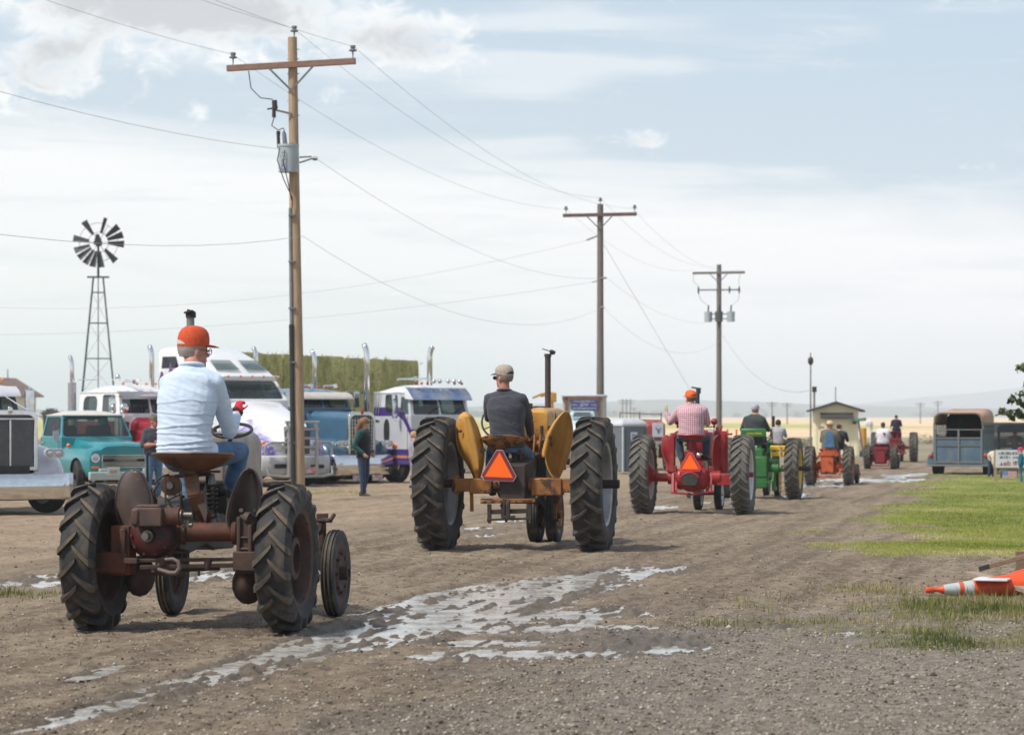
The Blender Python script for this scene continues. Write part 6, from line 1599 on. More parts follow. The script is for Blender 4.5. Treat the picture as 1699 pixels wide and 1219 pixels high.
    for s in (1, -1):
        MB().tube([(s * .44, .12, 1.10), (s * .85, .05, 1.10), (s * .97, -.02, 1.06), (s * 1.0, -.04, .95), (s * 1.0, -.03, .78)], .03, 10).build('bull_bar_wing', bb, T)
    MB().tube([(-.98, -.02, .5), (-.95, .06, .30), (-.6, .13, .26), (.6, .13, .26), (.95, .06, .30), (.98, -.02, .5)], .04, 10).build('bull_bar_base', bb, T)
    m = MB(); m.prism([(-.34, .82), (.34, .82), (.38, 1.48), (-.38, 1.48)], -.13, -.06, 'y'); m.build('grille_screen', GRILLE_GREY, T)
    m = MB()
    for k in range(16): m.box((0, -.055, .86 + k * .038), (.68, .012, .016))
    m.build('grille_slats', pm('grille_slat', (.2, .2, .205)), T)
    MB().ell((0, -.09, 1.56), (.06, .03, .05), 12).build('hood_emblem', REDLENS, T)
    MB().box((-.2, .20, .42), (.32, .015, .16)).build('licence_plate', pm('plate_red_white', (.6, .5, .5), (.45, .12, .12), s=9, r=.5), T)
    for s in (1, -1):
        m = MB(); m.loft([[(s * (.66 + a), -.20 - a * .55 + dy, 1.0 + c_) for a, c_ in ((-.2, -.10), (.2, -.13), (.27, -.08), (.24, .03), (.0, .12), (-.18, .12))] for dy in (0, .05)]); hd = m.build('headlight', LENS, T, bevel=.015)
        m = MB(); m.loft([[(s * (.885 + a), -.34 - a * .9 + dy, 1.02 + c_) for a, c_ in ((-.05, -.12), (.06, -.1), (.06, .05), (-.05, .12))] for dy in (0, .055)]); m.build('turn_signal', AMBER, hd)
        truck_wheel(T, 'front_wheel', s * .84, -.98, .46, .92, .25, ALU, s)
        for k in (0, 1): truck_wheel(T, 'rear_wheel', s * .78, -6.0 - 1.2 * k, .46, .92, .45, ALU, s)
        m = MB(); m.tube([(s * 1.0, -1.75, 1.75), (s * 1.12, -1.7, 1.85), (s * 1.2, -1.75, 2.0)], .02, 6); m.ell((s * 1.2, -1.75, 2.05), (.12, .06, .10), 12); m.build('mirror', BLACKR, T)
        MB().cyl((s * .8, -2.2, .5), (s * .8, -4.4, .5), .3, n=20).build('fuel_tank', ALU, T)
        stack(T, s * .98, -5.3, 1.0, 3.55, .065, .24, (0, -1))
    m = MB()
    for s in (1, -1): m.box((s * .4, -4.2, .62), (.1, 7.5, .2))
    m.box((0, -.98, .5), (1.6, .15, .14)); m.build('chassis', CHASSIS, T)
    m = MB(); m.tube([(.99, -1.98, 2.0), (1.02, -1.98, 2.55)], .02, 6); m.ell((.97, -2.12, 2.63), (.03, .04, .09), 8); m.build('cab_marker', AMBER, T)
aero_truck()

def cabover():
    F = Frame(731, 74.0, 180 - 43); T = thing('semi_truck', 'silver flat fronted truck with purple stripes and blue sun visor', 'truck', F.o, F.rz, 'trucks parked in a row')
    m_ = bpy.data.materials.new('silver_purple_paint'); m_.use_nodes = True; nt = m_.node_tree; b = nt.nodes['Principled BSDF']
    tc = nt.nodes.new('ShaderNodeTexCoord'); sp = nt.nodes.new('ShaderNodeSeparateXYZ'); nt.links.new(tc.outputs['Object'], sp.inputs[0])
    x, y, z = (NX(nt, sp.outputs[i]) for i in range(3))
    dn = (y + .55).mx(0.0); dn = dn * dn * 1.9 
    zz = z + dn
    k = zz.ss(1.74, 1.76) * (1 - zz.ss(1.97, 1.99)) * (x.fn('ABSOLUTE')).ss(.55, .62)
    lo = 1 - z.ss(.88, .90)
    orr = z.ss(.66, .67) * (1 - z.ss(.72, .73))
    k = k.mx(lo)
    c = nmix(nt, k, nmix(nt, nnoise(nt, tc.outputs['Object'], 2, 3).ss(.3, .7), (.50, .51, .55), (.56, .57, .60)), (.065, .03, .19)); c = nmix(nt, orr * lo, c, (.6, .2, .03))
    nt.links.new(c, b.inputs['Base Color']); b.inputs['Roughness'].default_value = .28; b.inputs['Coat Weight'].default_value = .5; b.inputs['Metallic'].default_value = .15
    cw = 1.02
    cab(T, m_, WHITE_P, cw, 0, -1.5, .5, 1.76, 2.36, .16, None, 0, True, .07, side_hole=(.30, .12, .66, .92), fr=(.04, .05, .96, .80), crown=.2)
    pane('corner_window', [(cw - .005 + .012, -.44, 1.82), (cw + .007, -.10, 1.80), (cw - .045, -.2, 2.25), (cw - .045, -.44, 2.25)], GLASS, T)
    v = MB(); bl = pm('blue_chrome_visor', (.10, .19, .42), (.42, .44, .47), s=1.6, r=.22, metal=.5, coat=.4)
    v.loft([[(sx_ * (cw + .02), -.10 + dy, 2.42 + dz) for sx_ in (-1, -.5, 0, .5, 1)] + [(sx_ * (cw + .02), -.125 + dy, 2.41 + dz) for sx_ in (1, .5, 0, -.5, -1)] for dy, dz in ((-.08, .07), (.08, -.08), (.20, -.25))]); vo = v.build('sun_visor', bl, T)
    for s in (1, -1): MB().prism([(-.2, 2.48), (.12, 2.17), (-.2, 2.2)], s * (cw + .02), s * (cw + .045), 'x').build('visor_end', WHITE_P, vo)
    roof_lamps(T, -.12, 2.60, [-.85, -.6, .35, .55, .75], REDLENS, .035)
    for x_ in (-.75, -.55, -.35, -.05, .15): MB().ell((x_, -.1, 2.66), (.06, .08, .065), 12).build('roof_lamp', CHROME, T)
    horn(T, .78, -.1, 2.72, .7, .07); horn(T, .35, -.1, 2.72, .5, .06)
    for s in (1, -1): mirror(T, cw + .2, -.42, 2.0, .62, .16, s); stack(T, s * 1.1, -1.68, .9, 3.62, .075, .26, (-.5, .6) if s < 0 else (0, -1))
    m = MB(); m.loft([[(cw + .022, -.95 + .12 * math.cos(t * PI / 8), 1.35 + .33 * math.copysign(abs(math.sin(t * PI / 8)) ** .7, math.sin(t * PI / 8)))  for t in range(16)], [(cw + .03, -.95 + .11 * math.cos(t * PI / 8), 1.35 + .32 * math.copysign(abs(math.sin(t * PI / 8)) ** .7, math.sin(t * PI / 8))) for t in range(16)]]); m.build('door_peep_window', DARK, T)
    m = MB(); m.ell((cw + .03, -.62, .98), (.05, .1, .07), 10); m.build('turn_signal', AMBER, T)
    m = MB(); m.ell((0, .01, 1.68), (.13, .02, .055), 14); m.build('front_emblem', REDLENS, T)
    m = MB()
    for x_ in (-.45, .4): m.bar((x_, .02, 1.80), (x_ - .38, -.03, 2.0), .02, .02)
    m.build('wiper', BLACKR, T)
    m = MB(); m.box((0, .03, 1.15), (1.2, .03, .7)); m.build('grille_screen', GRILLE_GREY, T, bevel=.02)
    for k_ in range(7): MB().box((0, .05, .86 + k_ * .1), (1.2, .02, .025)).build('grille_bar', CHROME, T)
    m = MB(); m.box((0, .06, .45), (2.1, .1, .42)); m.build('bumper', CHROME, T, bevel=.04)
    for s in (1, -1):
        m = MB(); m.box((s * .8, .04, .86), (.36, .05, .18)); hd = m.build('headlight', CHROME, T, bevel=.02)
        for q in (-1, 1): MB().ell((s * .8 + q * .085, .06, .86), (.07, .03, .07), 12).build('lens', LENS, hd)
        truck_wheel(T, 'front_wheel', s * .84, -.8, .46, .92, .25, ALU, s)
        for k_ in (0, 1): truck_wheel(T, 'rear_wheel', s * .76, -3.6 - 1.2 * k_, .46, .92, .45, ALU, s)
    m = MB()
    for s in (1, -1): m.box((s * .4, -2.6, .62), (.1, 5, .2))
    m.box((0, -.8, .5), (1.7, .15, .14)); m.build('chassis', CHASSIS, T)
    for x0 in (-.02, .08, .18): MB().cyl((cw + .03, -1.45 + x0, 1.8), (cw + .0, -1.45 + x0, 2.4), .015, n=6).build('air_line', ALU, T)
cabover()

# ------------------------------------------------------------------ teal pickup
def pickup():
    F = Frame(209, 66.0, 180 - 31); T = thing('pickup_truck', 'teal old pickup with white roof and round headlights', 'pickup truck', F.o, F.rz)
    TEAL = pm('teal_paint', (.02, .235, .27), (.018, .205, .24), s=2, r=.26, coat=.7); WHT = pm('cream_roof', (.66, .63, .57), (.6, .57, .5), r=.3, coat=.3)
    PALE = pm('pale_green_bumper', (.42, .48, .46), (.36, .42, .4), r=.4)
    def S_(y, k=1.0, top=1.12, fz=.98, ft=.0):
        half = [(.84 * k, .34), (.915 * k, .5), (.93 * k, .72), (.915 * k, fz - .1), (.86 * k, fz), (.74 * k, fz + .03), (.645 * k, fz + .035), (.60 * k, fz + .06), (.56 * k, top - .03), (.45 * k, top)]
        return [(a, y, c) for a, c in half] + [(0, y, top + .02)] + [(-a, y, c) for a, c in half[::-1]]
    m = MB(); m.loft([S_(-.06, .95, 1.04, .92), S_(-.12, .985, 1.09, .965), S_(-.35, 1, 1.13, .985), S_(-.9, 1, 1.18, 1.0), S_(-1.5, 1, 1.225, 1.01), S_(-1.74, 1, 1.24, 1.02)])
    h = m.build('hood', TEAL, T, smooth=45)
    k_ = MB()
    for s in (1, -1): k_.cyl((s * .6, -.78, .36), (s * 1.2, -.78, .36), .42, n=36)
    cut(h, k_, DARK)
    # grille recess, bars, lamps
    m = MB(); m.box((0, -.045, .70), (1.14, .03, .30)); m.build('grille_screen', DARK, T)
    m = MB(); m.box((0, -.03, .84), (1.18, .04, .02)); m.box((0, -.03, .56), (1.18, .04, .02)); m.box((.585, -.03, .70), (.02, .04, .28)); m.box((-.585, -.03, .70), (.02, .04, .28)); gf = m.build('grille_frame', CHROME, T, bevel=.004)
    for z in (.60, .635, .67, .77, .805): MB().box((0, -.028, z), (1.14, .03, .014)).build('grille_bar', CHROME, T)
    text_mesh('INTERNATIONAL', .075, CHROME, 'badge_letters', T, Matrix.Translation((0, -.012, .722)) @ Matrix.Rotation(PI, 4, 'Z') @ Matrix.Rotation(R(90), 4, 'X'), .004, sx=1.0)
    for s in (1, -1):
        m = MB(); m.lathe([(.001, .03), (.075, .035), (.085, .03), (.105, .035), (.115, .01), (.118, -.04)], 28, [1, 0, 0, 0, 0], Matrix.Translation((s * .745, -.07, .78)), axis='y'); hd = m.build('headlight', [CHROME, LENS], T)
        MB().box((s * .74, -.05, .555), (.18, .05, .05)).build('turn_signal', AMBER, T, bevel=.01)
        truck_wheel(T, 'front_wheel', s * .85, -.78, .36, .72, .2, CHASSIS, s, R(-14)); truck_wheel(T, 'rear_wheel', s * .80, -3.7, .36, .72, .2, WHT, s)
        m = MB(); m.ell((s * .9, -1.3, 1.06), (.05, .06, .05), 10); m.build('marker_lamp', AMBER, T)
    m = MB(); m.box((0, .02, .36), (1.86, .10, .19)); m.box((.55, .0, .49), (.25, .08, .08)); m.box((-.55, .0, .49), (.25, .08, .08)); m.build('bumper', PALE, T, bevel=.02)
    pl = MB().box((.34, .075, .47), (.31, .012, .19)).build('licence_plate', pm('plate_pale', (.6, .6, .55), r=.5), T, bevel=.01)
    text_mesh('3247', .10, DARK, 'plate_number', pl, Matrix.Translation((.34, .083, .46)) @ Matrix.Rotation(PI, 4, 'Z') @ Matrix.Rotation(R(90), 4, 'X'), .001)
    m = MB(); m.ell((-.0, -.12, 1.08), (.035, .02, .04), 10); m.build('hood_emblem', REDLENS, T)
    c = cab(T, TEAL, WHT, .90, -1.72, -3.0, .36, 1.24, 1.77, .30, None, 0, False, .14, side_hole=(.06, .06, .93, .92), glass=GLASS_CLEAR, fr=(.018, .04, .982, .95), crown=.11)
    m = MB()
    for s in (1, -1): m.box((s * .45, -2.7, 1.25), (.62, .12, .55))
    m.build('red_seat', pm('maroon_seat', (.16, .02, .05), r=.8), T, bevel=.05)
    m = MB(); m.box((.0, -3.9, .72), (1.7, 1.65, .68)); bd = m.build('bed', TEAL, T, bevel=.05)
    k_ = MB()
    for s in (1, -1): k_.cyl((s * .6, -3.7, .36), (s * 1.2, -3.7, .36), .42, n=30)
    cut(bd, k_, DARK)
    m = MB()
    for s in (1, -1): m.bar((s * .1, -1.76, 1.26), (s * .62, -1.82, 1.31), .018, .015)
    m.build('wiper', BLACKR, T)
    m = MB(); m.box((0, -2.1, 1.66), (.2, .02, .05)); m.build('rear_view_mirror', BLACKR, T)
    m = MB(); m.box((1.08, -1.62, 1.28), (.14, .04, .24)); m.tube([(.9, -1.65, 1.12), (1.06, -1.63, 1.16)], .012, 6); m.tube([(1.08, -1.63, 1.4), (.88, -1.7, 1.45)], .010, 6); m.build('mirror', ALU, T)
pickup()

# ------------------------------------------------------------------ tractors further along the parade
GREEN = pm('green_paint', (.026, .16, .032), (.018, .11, .024), s=3, r=.42, dust=((.2, .18, .13), 4, .5, .35))
YELLOW = pm('bright_yellow_paint', (.78, .5, .012), (.66, .4, .01), s=3, r=.45, dust=((.3, .23, .13), 4, .52, .35))
ORANGE = pm('orange_paint', (.52, .095, .02), (.38, .07, .02), s=4, r=.5, rust=(.10, .04, .025), rs=6, rt=.56)
DEEPRED = pm('deep_red_paint', (.24, .015, .022), (.17, .012, .018), s=4, r=.42)
def far_tractor(F, label, D, w, tr, wb, fd, ft, paint, rim, hoodz, seatz, bx=0.0, hoodw=.2, nl=22, lugc=None, seat=True, low=None, arms=True):
    T = thing('tractor', label, 'tractor', F.o, F.rz, 'tractors in the parade')
    ty = tractor_tyre(D, w, D * .31, nl, lug=.03, bar=.02, sweep=.6, n=56)
    a = wheel(T, 'rear_wheel', -tr, 0, D / 2, ty, rim_mb(w, D * .31, -1, .03, D * .1, .05, n=32), [TYRE_B, lugc or LUG_B], rim)
    wheel(T, 'rear_wheel', tr, 0, D / 2, a, rim_mb(w, D * .31, 1, -.02, D * .1, .05, n=32), None, rim)
    f = front_tyre(fd, fd * .2, fd * .32, 40)
    b = wheel(T, 'front_wheel', -ft, wb, fd / 2, f, rim_mb(fd * .2, fd * .32, -1, 0, fd * .08, .04, n=24), [TYRE_A, TYRE_A], rim)
    wheel(T, 'front_wheel', ft, wb, fd / 2, b, rim_mb(fd * .2, fd * .32, 1, 0, fd * .08, .04, n=24), None, rim)
    z = D / 2
    m = MB(); m.cyl((-tr, 0, z), (tr, 0, z), .07, n=14); m.cyl((-tr * .55, 0, z), (-tr * .35, 0, z), .11, n=14); m.cyl((tr * .35, 0, z), (tr * .55, 0, z), .11, n=14); m.build('axle_housing', paint, T)
    m = MB(); m.loft([[(bx + a_ * ww, y, zz) for a_, zz in ((-1, z0), (-1.0, z1 - .06), (-.7, z1), (.7, z1), (1, z1 - .06), (1, z0))] for y, ww, z0, z1 in ((-.22, .16, z - .18, z + .25), (.1, .2, z - .22, z + .36), (.8, .16, z - .1, z + .3), (wb * .95, .16, z - .15, z + .32))]); m.build('transmission', paint, T, bevel=.02)
    m = MB(); m.loft([sect(wb * .42, hoodw * .9, hoodz - .03, hoodz - .4, .08), sect(wb * .46, hoodw, hoodz, hoodz - .42, .09), sect(wb * .98, hoodw, hoodz, hoodz - .55, .09), sect(wb * 1.06, hoodw * .85, hoodz - .03, hoodz - .55, .09)]); o = m.build('hood', paint, T); o.location.x = bx
    m = MB(); m.box((bx, wb * .7, hoodz - .5), (hoodw * 1.5, wb * .5, .35)); m.cyl((bx + .15, wb * .5, hoodz - .45), (bx + .15, wb * .8, hoodz - .45), .06); m.build('engine', GREASE, T, bevel=.02)
    m = MB(); m.bar((-ft, wb, fd * .62), (ft, wb, fd * .62), .07, .06); m.cyl((bx, wb, fd * .6), (bx, wb, hoodz - .5), .05); 
    for s in (-1, 1): m.cyl((s * ft * .85, wb, fd * .4), (s * ft * .85, wb, fd * .75), .03)
    m.build('front_axle', paint, T)
    m = MB(); m.bar((-.3, -.3, z - .28), (.3, -.3, z - .28), .05, .04); m.bar((-.28, -.3, z - .28), (-.28, 0, z - .02), .04, .04); m.bar((.28, -.3, z - .28), (.28, 0, z - .02), .04, .04); m.build('drawbar', paint, T)
    if arms:
        m = MB()
        for s in (-1, 1): m.bar((s * .26, -.12, z + .1), (s * .42, -.05, z - .25), .05, .04); m.bar((s * .2, -.15, z + .3), (s * .36, -.1, z + .12), .05, .05)
        m.box((0, -.18, z + .3), (.5, .12, .1)); m.build('lift_arm', paint, T)
    if seat:
        seat_pan(T, paint, (bx, .05, seatz), .23, .2, .07, .05); MB().bar((bx, .05, seatz - .08), (bx, .2, z + .3), .09, .03, up=(0, 1, 0)).build('seat_post', paint, T)
    steering_wheel(T, BLACKR, (bx, .62, seatz + .22), .18, R(50), (bx, wb * .55, hoodz - .05), BLACKR)
    return T
# green tractor with yellow wheels, padded backrest, yellow box over the right axle
F4 = Frame(1262, 59.6, 11.7)
T4 = far_tractor(F4, 'green tractor with yellow wheels and a green backrest seat', 1.30, .30, .70, 2.1, .62, .12, GREEN, YELLOW, 1.22, 1.12, 0, .2, 24, LUG_A, seat=False, arms=False)
p = F4.p
m = MB(); m.box(p(1250, 718, -.24), (.54, .06, .19)); bk = m.build('backrest', GREEN, T4, bevel=.03)
text_mesh('JOHN DEERE', .055, YELLOW, 'backrest_letters', bk, face_back(p(1252, 719, -.24).x, p(1252, 719, -.24).y - .036, p(1250, 719, -.24).z), .003)
m = MB(); m.box(p(1252, 736, .05), (.5, .4, .07)); m.build('seat', BLACKR, T4, bevel=.03)
m = MB(); m.box(p(1256, 755, .0), (.3, .4, .3)); m.box(p(1262, 790, -.05), (.34, .3, .5)); m.box(p(1266, 762, .1), (.2, .3, .12)); m.build('rear_housing', GREEN, T4, bevel=.03)
m = MB(); m.cyl(p(1268, 763, .0), p(1295, 764, .0), .085, n=16); m.build('pulley_housing', pm('pale_green', (.10, .25, .12), (.07, .2, .09), r=.45), T4)
m = MB(); a, b = p(1284, 780, -.05), p(1284, 812, -.1); m.bar(a, b, .08, .06, up=(0, 1, 0)); m.bar(b, b + V(0, .25, .03), .08, .06); m.build('drop_lever', GREEN, T4)
for py in (743, 753): MB().box(p(1293, py, .02), (.36, .3, .105)).build('yellow_box', YELLOW, T4, bevel=.02)
m = MB(); m.bar(p(1294, 738, -.16), p(1295, 775, -.16), .03, .01, up=(0, 1, 0)); m.bar(p(1280, 740, -.16), p(1280, 760, -.16), .02, .01, up=(0, 1, 0)); m.build('strap', pm('strap_grey', (.45, .42, .36), r=.9), T4)
m = MB(); q = p(1266, 747, .05); m.ell(q, (.05, .05, .05), 12); m.build('work_lamp', pm('brown_lamp', (.2, .12, .08), r=.5), T4)
m = MB(); m.cyl((.7, 0, .65), (1.05, 0, .65), .05); m.build('axle_shaft', GREASE, T4)
m = MB(); e = p(1283, 700, 1.3); m.cyl(V(e.x, e.y, 1.2), p(1283, 690, 1.3), .035); m.build('exhaust_pipe', GREASE, T4)
# orange tractor
F5 = Frame(1376, 71.5, 11.7)
T5 = far_tractor(F5, 'small orange tractor driven by the man in straw hat', 1.0, .24, .485, 1.75, .52, .55, ORANGE, ORANGE, 1.02, .88, -.03, .17, 20, LUG_A)
m = MB(); m.box(F5.p(1377, 748, -.12), (.36, .05, .14)); m.build('backrest', ORANGE, T5, bevel=.03)
# red tractor and the larger one ahead of it
F6 = Frame(1461, 93.0, 10)
T6 = far_tractor(F6, 'small red tractor driven by the man in printed white T-shirt', .80, .22, .43, 1.7, .5, .5, DEEPRED, DEEPRED, .98, .78, 0, .17, 18, LUG_A)
F7 = Frame(1484, 107.0, 10)
T7 = far_tractor(F7, 'larger red tractor furthest ahead with a high seat', 1.15, .30, .72, 2.0, .6, .2, DEEPRED, DEEPRED, 1.2, 1.12, 0, .2, 22, LUG_A)

# ------------------------------------------------------------------ riders and bystanders
def seat_on(F, px, py, dy, J=None, **k):
    b = F.p(px, py, dy); return F.world(b), F.rz
SK2 = pm('skin_light', (.55, .33, .24), (.48, .28, .2), r=.55)
HAIR_DK = pm('dark_hair', (.035, .022, .016), (.05, .03, .02), s=30, r=.7)
BLOND = pm('blond_hair', (.48, .30, .14), (.36, .22, .10), s=40, r=.7)
loc, rz = seat_on(F4, 1252, 735, .0)
person('man in dark grey jacket and pale helmet cap on the green tractor', loc, rz, seated(chest=V(0, .02, .47), base=V(0, .05, .60), head=V(.01, .09, .745), lel=V(-.3, .12, .30), rel=V(.3, .12, .30)), cloth('dark_grey_jacket', (.055, .06, .064), (.04, .045, .05)), DENIM_DK, vox=.018, bulk=1.32, scale=.93,
       hat=cap_hat(pm('lilac_cap', (.42, .40, .46), (.32, .3, .36), r=.7)), hair=pm('grey_hair', (.24, .2, .17), (.16, .13, .11), s=30, r=.8), yaw=R(-20))
loc, rz = seat_on(F4, 1291, 738, .05)
person('child in light grey hoodie sitting on the yellow box', loc, rz, seated(), cloth('grey_hoodie', (.42, .42, .45), (.36, .36, .39)), DENIM_DK, skin=SK2, vox=.018, scale=.62, bulk=1.1, hs=1.2, hair=HAIR_DK)
loc, rz = seat_on(F5, 1377, 749, .0)
def bib(o, J, HM):
    m = MB(); m.loft([[(x * s_, -.20 - .012 * k, z) for x, z in ((-.15, .12), (.15, .12), (.12, .46), (.05, .58), (-.05, .58), (-.12, .46))] for k, s_ in ((0, 1), (1, .97))]); m.build('overall_bib', MATS['denim'], o, bevel=.01)
person('man in denim overalls and straw hat on the orange tractor', loc, rz, seated(), cloth('olive_shirt', (.16, .14, .10), (.12, .11, .08)), DENIM, vox=.018, bulk=1.35, scale=.9, hs=1.05, hat=straw_hat(pm('straw', (.62, .48, .27), (.52, .39, .2), s=30, r=.8)), extra=bib)
loc, rz = seat_on(F5, 1393, 746, .35)
person('bare armed passenger with brown hair beside the straw hat driver', loc, rz, seated(), cloth('charcoal_top', (.05, .05, .055), (.04, .04, .045)), cloth('pink_trousers', (.45, .24, .2), (.4, .2, .17)), skin=SK2, vox=.018, scale=.78, sleeve=.4, hair=HAIR_DK, yaw=R(-50))
loc, rz = seat_on(F6, 1465, 738, .0)
def print_(o, J, HM):
    m = MB(); m.box((.03, -.172, .40), (.13, .02, .15)); m.build('shirt_print', pm('maroon_print', (.25, .03, .08), (.1, .02, .05), s=30, r=.9), o)
person('man in white T-shirt with maroon back print on the small red tractor', loc, rz, seated(), cloth('white_tshirt', (.72, .70, .74), (.64, .62, .66)), DENIM_DK, vox=.02, scale=.85, bulk=1.35, sleeve=.45, hair=HAIR_DK, hat=cap_hat(pm('dark_cap', (.04, .045, .06), r=.8)), extra=print_)
loc, rz = seat_on(F7, 1487, 716, .0)
person('rider in dark purple top high on the furthest red tractor', loc, rz, seated(), cloth('purple_top', (.035, .028, .06), (.025, .02, .045)), DENIM_DK, vox=.022, scale=.75, hair=HAIR_DK)
# standing people
g_ = ground(603, 824)
vest = cloth('black_vest', (.012, .012, .015), (.02, .02, .024))
def long_hair(o, J, HM):
    m = MB(); m.ell((0, -.02, .02), (.092, .108, .098), 16, 0, HM, -.35, 1.0)
    pts = [HM @ V(.02, -.1, .0), HM @ V(.0, -.13, -.10), V(J['base'].x - .02, J['base'].y - .15, J['base'].z - .12), V(J['chest'].x - .03, -.2, J['chest'].z - .1), V(-.04, -.2, J['waist'].z + .02), V(-.05, -.19, J['waist'].z - .14)]
    m.tube(pts, [.06, .065, .07, .075, .065, .03], 12); m.build('long_hair', pm('auburn_hair', (.24, .11, .045), (.15, .07, .03), s=30, r=.6), o)
    v = MB(); rings = []
    for t, hw, dp in ((.84, .19, .145), (.92, .195, .15), (1.1, .182, .142), (1.27, .198, .148), (1.38, .16, .12), (1.42, .10, .09)):
        rings.append([(hw * math.cos(q * PI / 10), dp * math.sin(q * PI / 10) - .003, t) for q in range(20)])
    v.loft(rings); v.build('vest', vest, o, smooth=180)
person('woman with very long auburn hair in black vest standing by the trucks', g_, R(-112), standing(rel=V(.27, -.10, 1.10), rwr=V(.22, .08, .95), lel=V(-.27, -.10, 1.10), lwr=V(-.22, .08, .95), lan=V(-.07, -.05, .09), ran=V(.08, .04, .09)), cloth('dark_teal_sleeve', (.012, .075, .075), (.01, .055, .055)), DENIM_DK, boot := BOOT, skin=SK2, vox=.014, scale=1.0, bulk=.98, yaw=R(42), hs=1.08, extra=long_hair)
g_ = at(255, 690, 60)
person('man in grey shirt and camouflage cap with folded arms beside the teal pickup', (g_.x, 60.0, 0), R(-150), standing(rel=V(.27, .05, 1.10), rwr=V(.02, .24, 1.13), lel=V(-.27, .05, 1.10), lwr=V(-.02, .26, 1.16)), cloth('slate_shirt', (.06, .065, .085), (.05, .055, .07)), DENIM, skin=SKIN_RED, vox=.015, scale=1.02, bulk=1.25, sleeve=.4, hs=1.05, hat=cap_hat(pm('camo_cap', (.17, .15, .10), (.06, .06, .045), s=22, r=.9)), yaw=R(30))
g_ = at(686, 800, 68.5)
person('blond child in grey top beside the blue truck bumper', (g_.x, 68.5, 0), R(-70), standing(), cloth('grey_top', (.30, .28, .32), (.25, .23, .27)), cloth('grey_trousers', (.28, .27, .31), (.22, .21, .25)), skin=SK2, vox=.02, scale=.80, hs=1.2, hair=BLOND)

# ------------------------------------------------------------------ utility poles and wires
WOOD_P = pm('pole_wood', (.46, .33, .215), (.33, .23, .145), s=5, r=.9, bump=.4, bs=30, stretch=(6, 6, .5), rust=(.19, .125, .08), rs=1.2, rt=.6, rw=.15)
WOOD_GREY = pm('pole_wood_grey', (.20, .175, .15), (.14, .125, .11), s=5, r=.9, bump=.4, bs=30, stretch=(6, 6, .5))
ARM_W = pm('crossarm_wood', (.27, .16, .12), (.2, .12, .09), s=6, r=.9, stretch=(1, 8, 8))
PORC = pm('porcelain_grey', (.16, .18, .23), (.12, .13, .17), r=.25, coat=.4)
TRANS = pm('transformer_grey', (.40, .45, .47), (.34, .39, .41), s=4, r=.45)
LINE = pm('wire_grey', (.46, .47, .5), (.42, .43, .46), r=.5, metal=.3)
HDW = pm('galvanised_hardware', (.22, .22, .23), (.15, .15, .16), r=.5, metal=.6)
LD = math.atan(.169)                                   # heading of the pole line
POLES = [(-12.0, 13.0), (-4.37, 58.0), (3.21, 103.0), (10.67, 146.0)]
def rod_pt(i, x, z, dy=0.0):
    X0, Y0 = POLES[i]; return Vector((X0 + x * math.cos(LD), Y0 - x * math.sin(LD) + dy, z))
def insulator(parent, x, z, mat=PORC):
    m = MB(); M = Matrix.Translation((x, 0, z)); m.lathe([(.001, 0), (.015, 0), (.018, .06), (.075, .07), (.085, .09), (.05, .12), (.04, .14), (.06, .15), (.055, .19), (.02, .19), (.001, .18)], 16, 0, M, axis='z'); m.cyl((x, 0, z - .16), (x, 0, z + .01), .012, n=6); m.build('insulator', mat, parent)
def pole(i, label, top, arm_z, mat, armw, arm_w=1.35, r0=.135, r1=.095, lean=0.0, ins=True):
    X0, Y0 = POLES[i]; T = thing('utility_pole', label, 'utility pole', (X0, Y0, 0), -LD, 'utility poles beside the road')
    m = MB(); m.tube([(0, 0, -.3), (lean * .2, 0, top * .25), (lean * .5, 0, top * .5), (lean * .8, 0, top * .8), (lean, 0, top)], [r0 * 1.03, r0, r0 * .88, r1 * 1.05, r1], 16); m.build('pole', mat, T)
    lx = lean * arm_z / top
    m = MB(); m.box((lx + .0, -.15, arm_z), (arm_w * 2, .10, .125), rot=(0, R(-2.0 if i == 1 else -.5), 0)); m.build('crossarm', armw, T, bevel=.008)
    for s in (-1, 1): MB().bar((lx + s * .47, -.20, arm_z - .05), (lx, -.14, arm_z - .52), .04, .014, up=(0, 1, 0)).build('brace', HDW, T)
    if ins:
        for s in (-1, 1): insulator(T, lx + s * (arm_w - .09), arm_z + .15 + s * (.045 if i == 1 else .01))
        insulator(T, lean + (.04 if i == 1 else 0), top + .04)
    return T
P1 = pole(1, 'weathered brown utility pole with grey transformer, nearest and tallest', 9.50, 8.92, WOOD_P, ARM_W, lean=-.13)
p1 = lambda x, z, y=-.15: V(x, y, z)
m = MB(); m.cyl((-.16, -.22, 6.72), (-.16, -.22, 7.26), .20, .205, n=24); m.cyl((-.16, -.22, 7.24), (-.16, -.22, 7.285), .22, n=24); tr = m.build('transformer', TRANS, P1)
m = MB(); m.box((-.2, -.425, 6.83), (.11, .006, .12)); m.build('rating_label', pm('label_blue_white', (.6, .62, .7), (.12, .15, .3), s=18, r=.5), tr)
text_mesh('25', .13, pm('number_white', (.8, .8, .82), r=.5), 'rating_number', tr, face_back(-.19, -.43, 7.02), .002)
m = MB(); 
m.tube([(-.22, -.25, 7.28), (-.24, -.25, 7.5), (-.25, -.25, 7.56)], [.05, .045, .02], 10); m.build('bushing', PORC, tr)
m = MB(); m.tube([(-.36, -.22, 7.22), (-.37, -.22, 7.45), (-.37, -.22, 7.56)], [.035, .035, .045], 10); m.build('surge_arrester', GREASE, tr)
m = MB(); m.cyl((-.48, -.15, 7.85), (-.48, -.15, 8.05), .04, n=10); m.cyl((-.46, -.15, 8.02), (-.47, -.15, 8.20), .055, n=10); m.bar((-.62, -.15, 8.02), (-.4, -.15, 8.06), .03, .03); m.build('fuse_cutout', GREASE, P1)
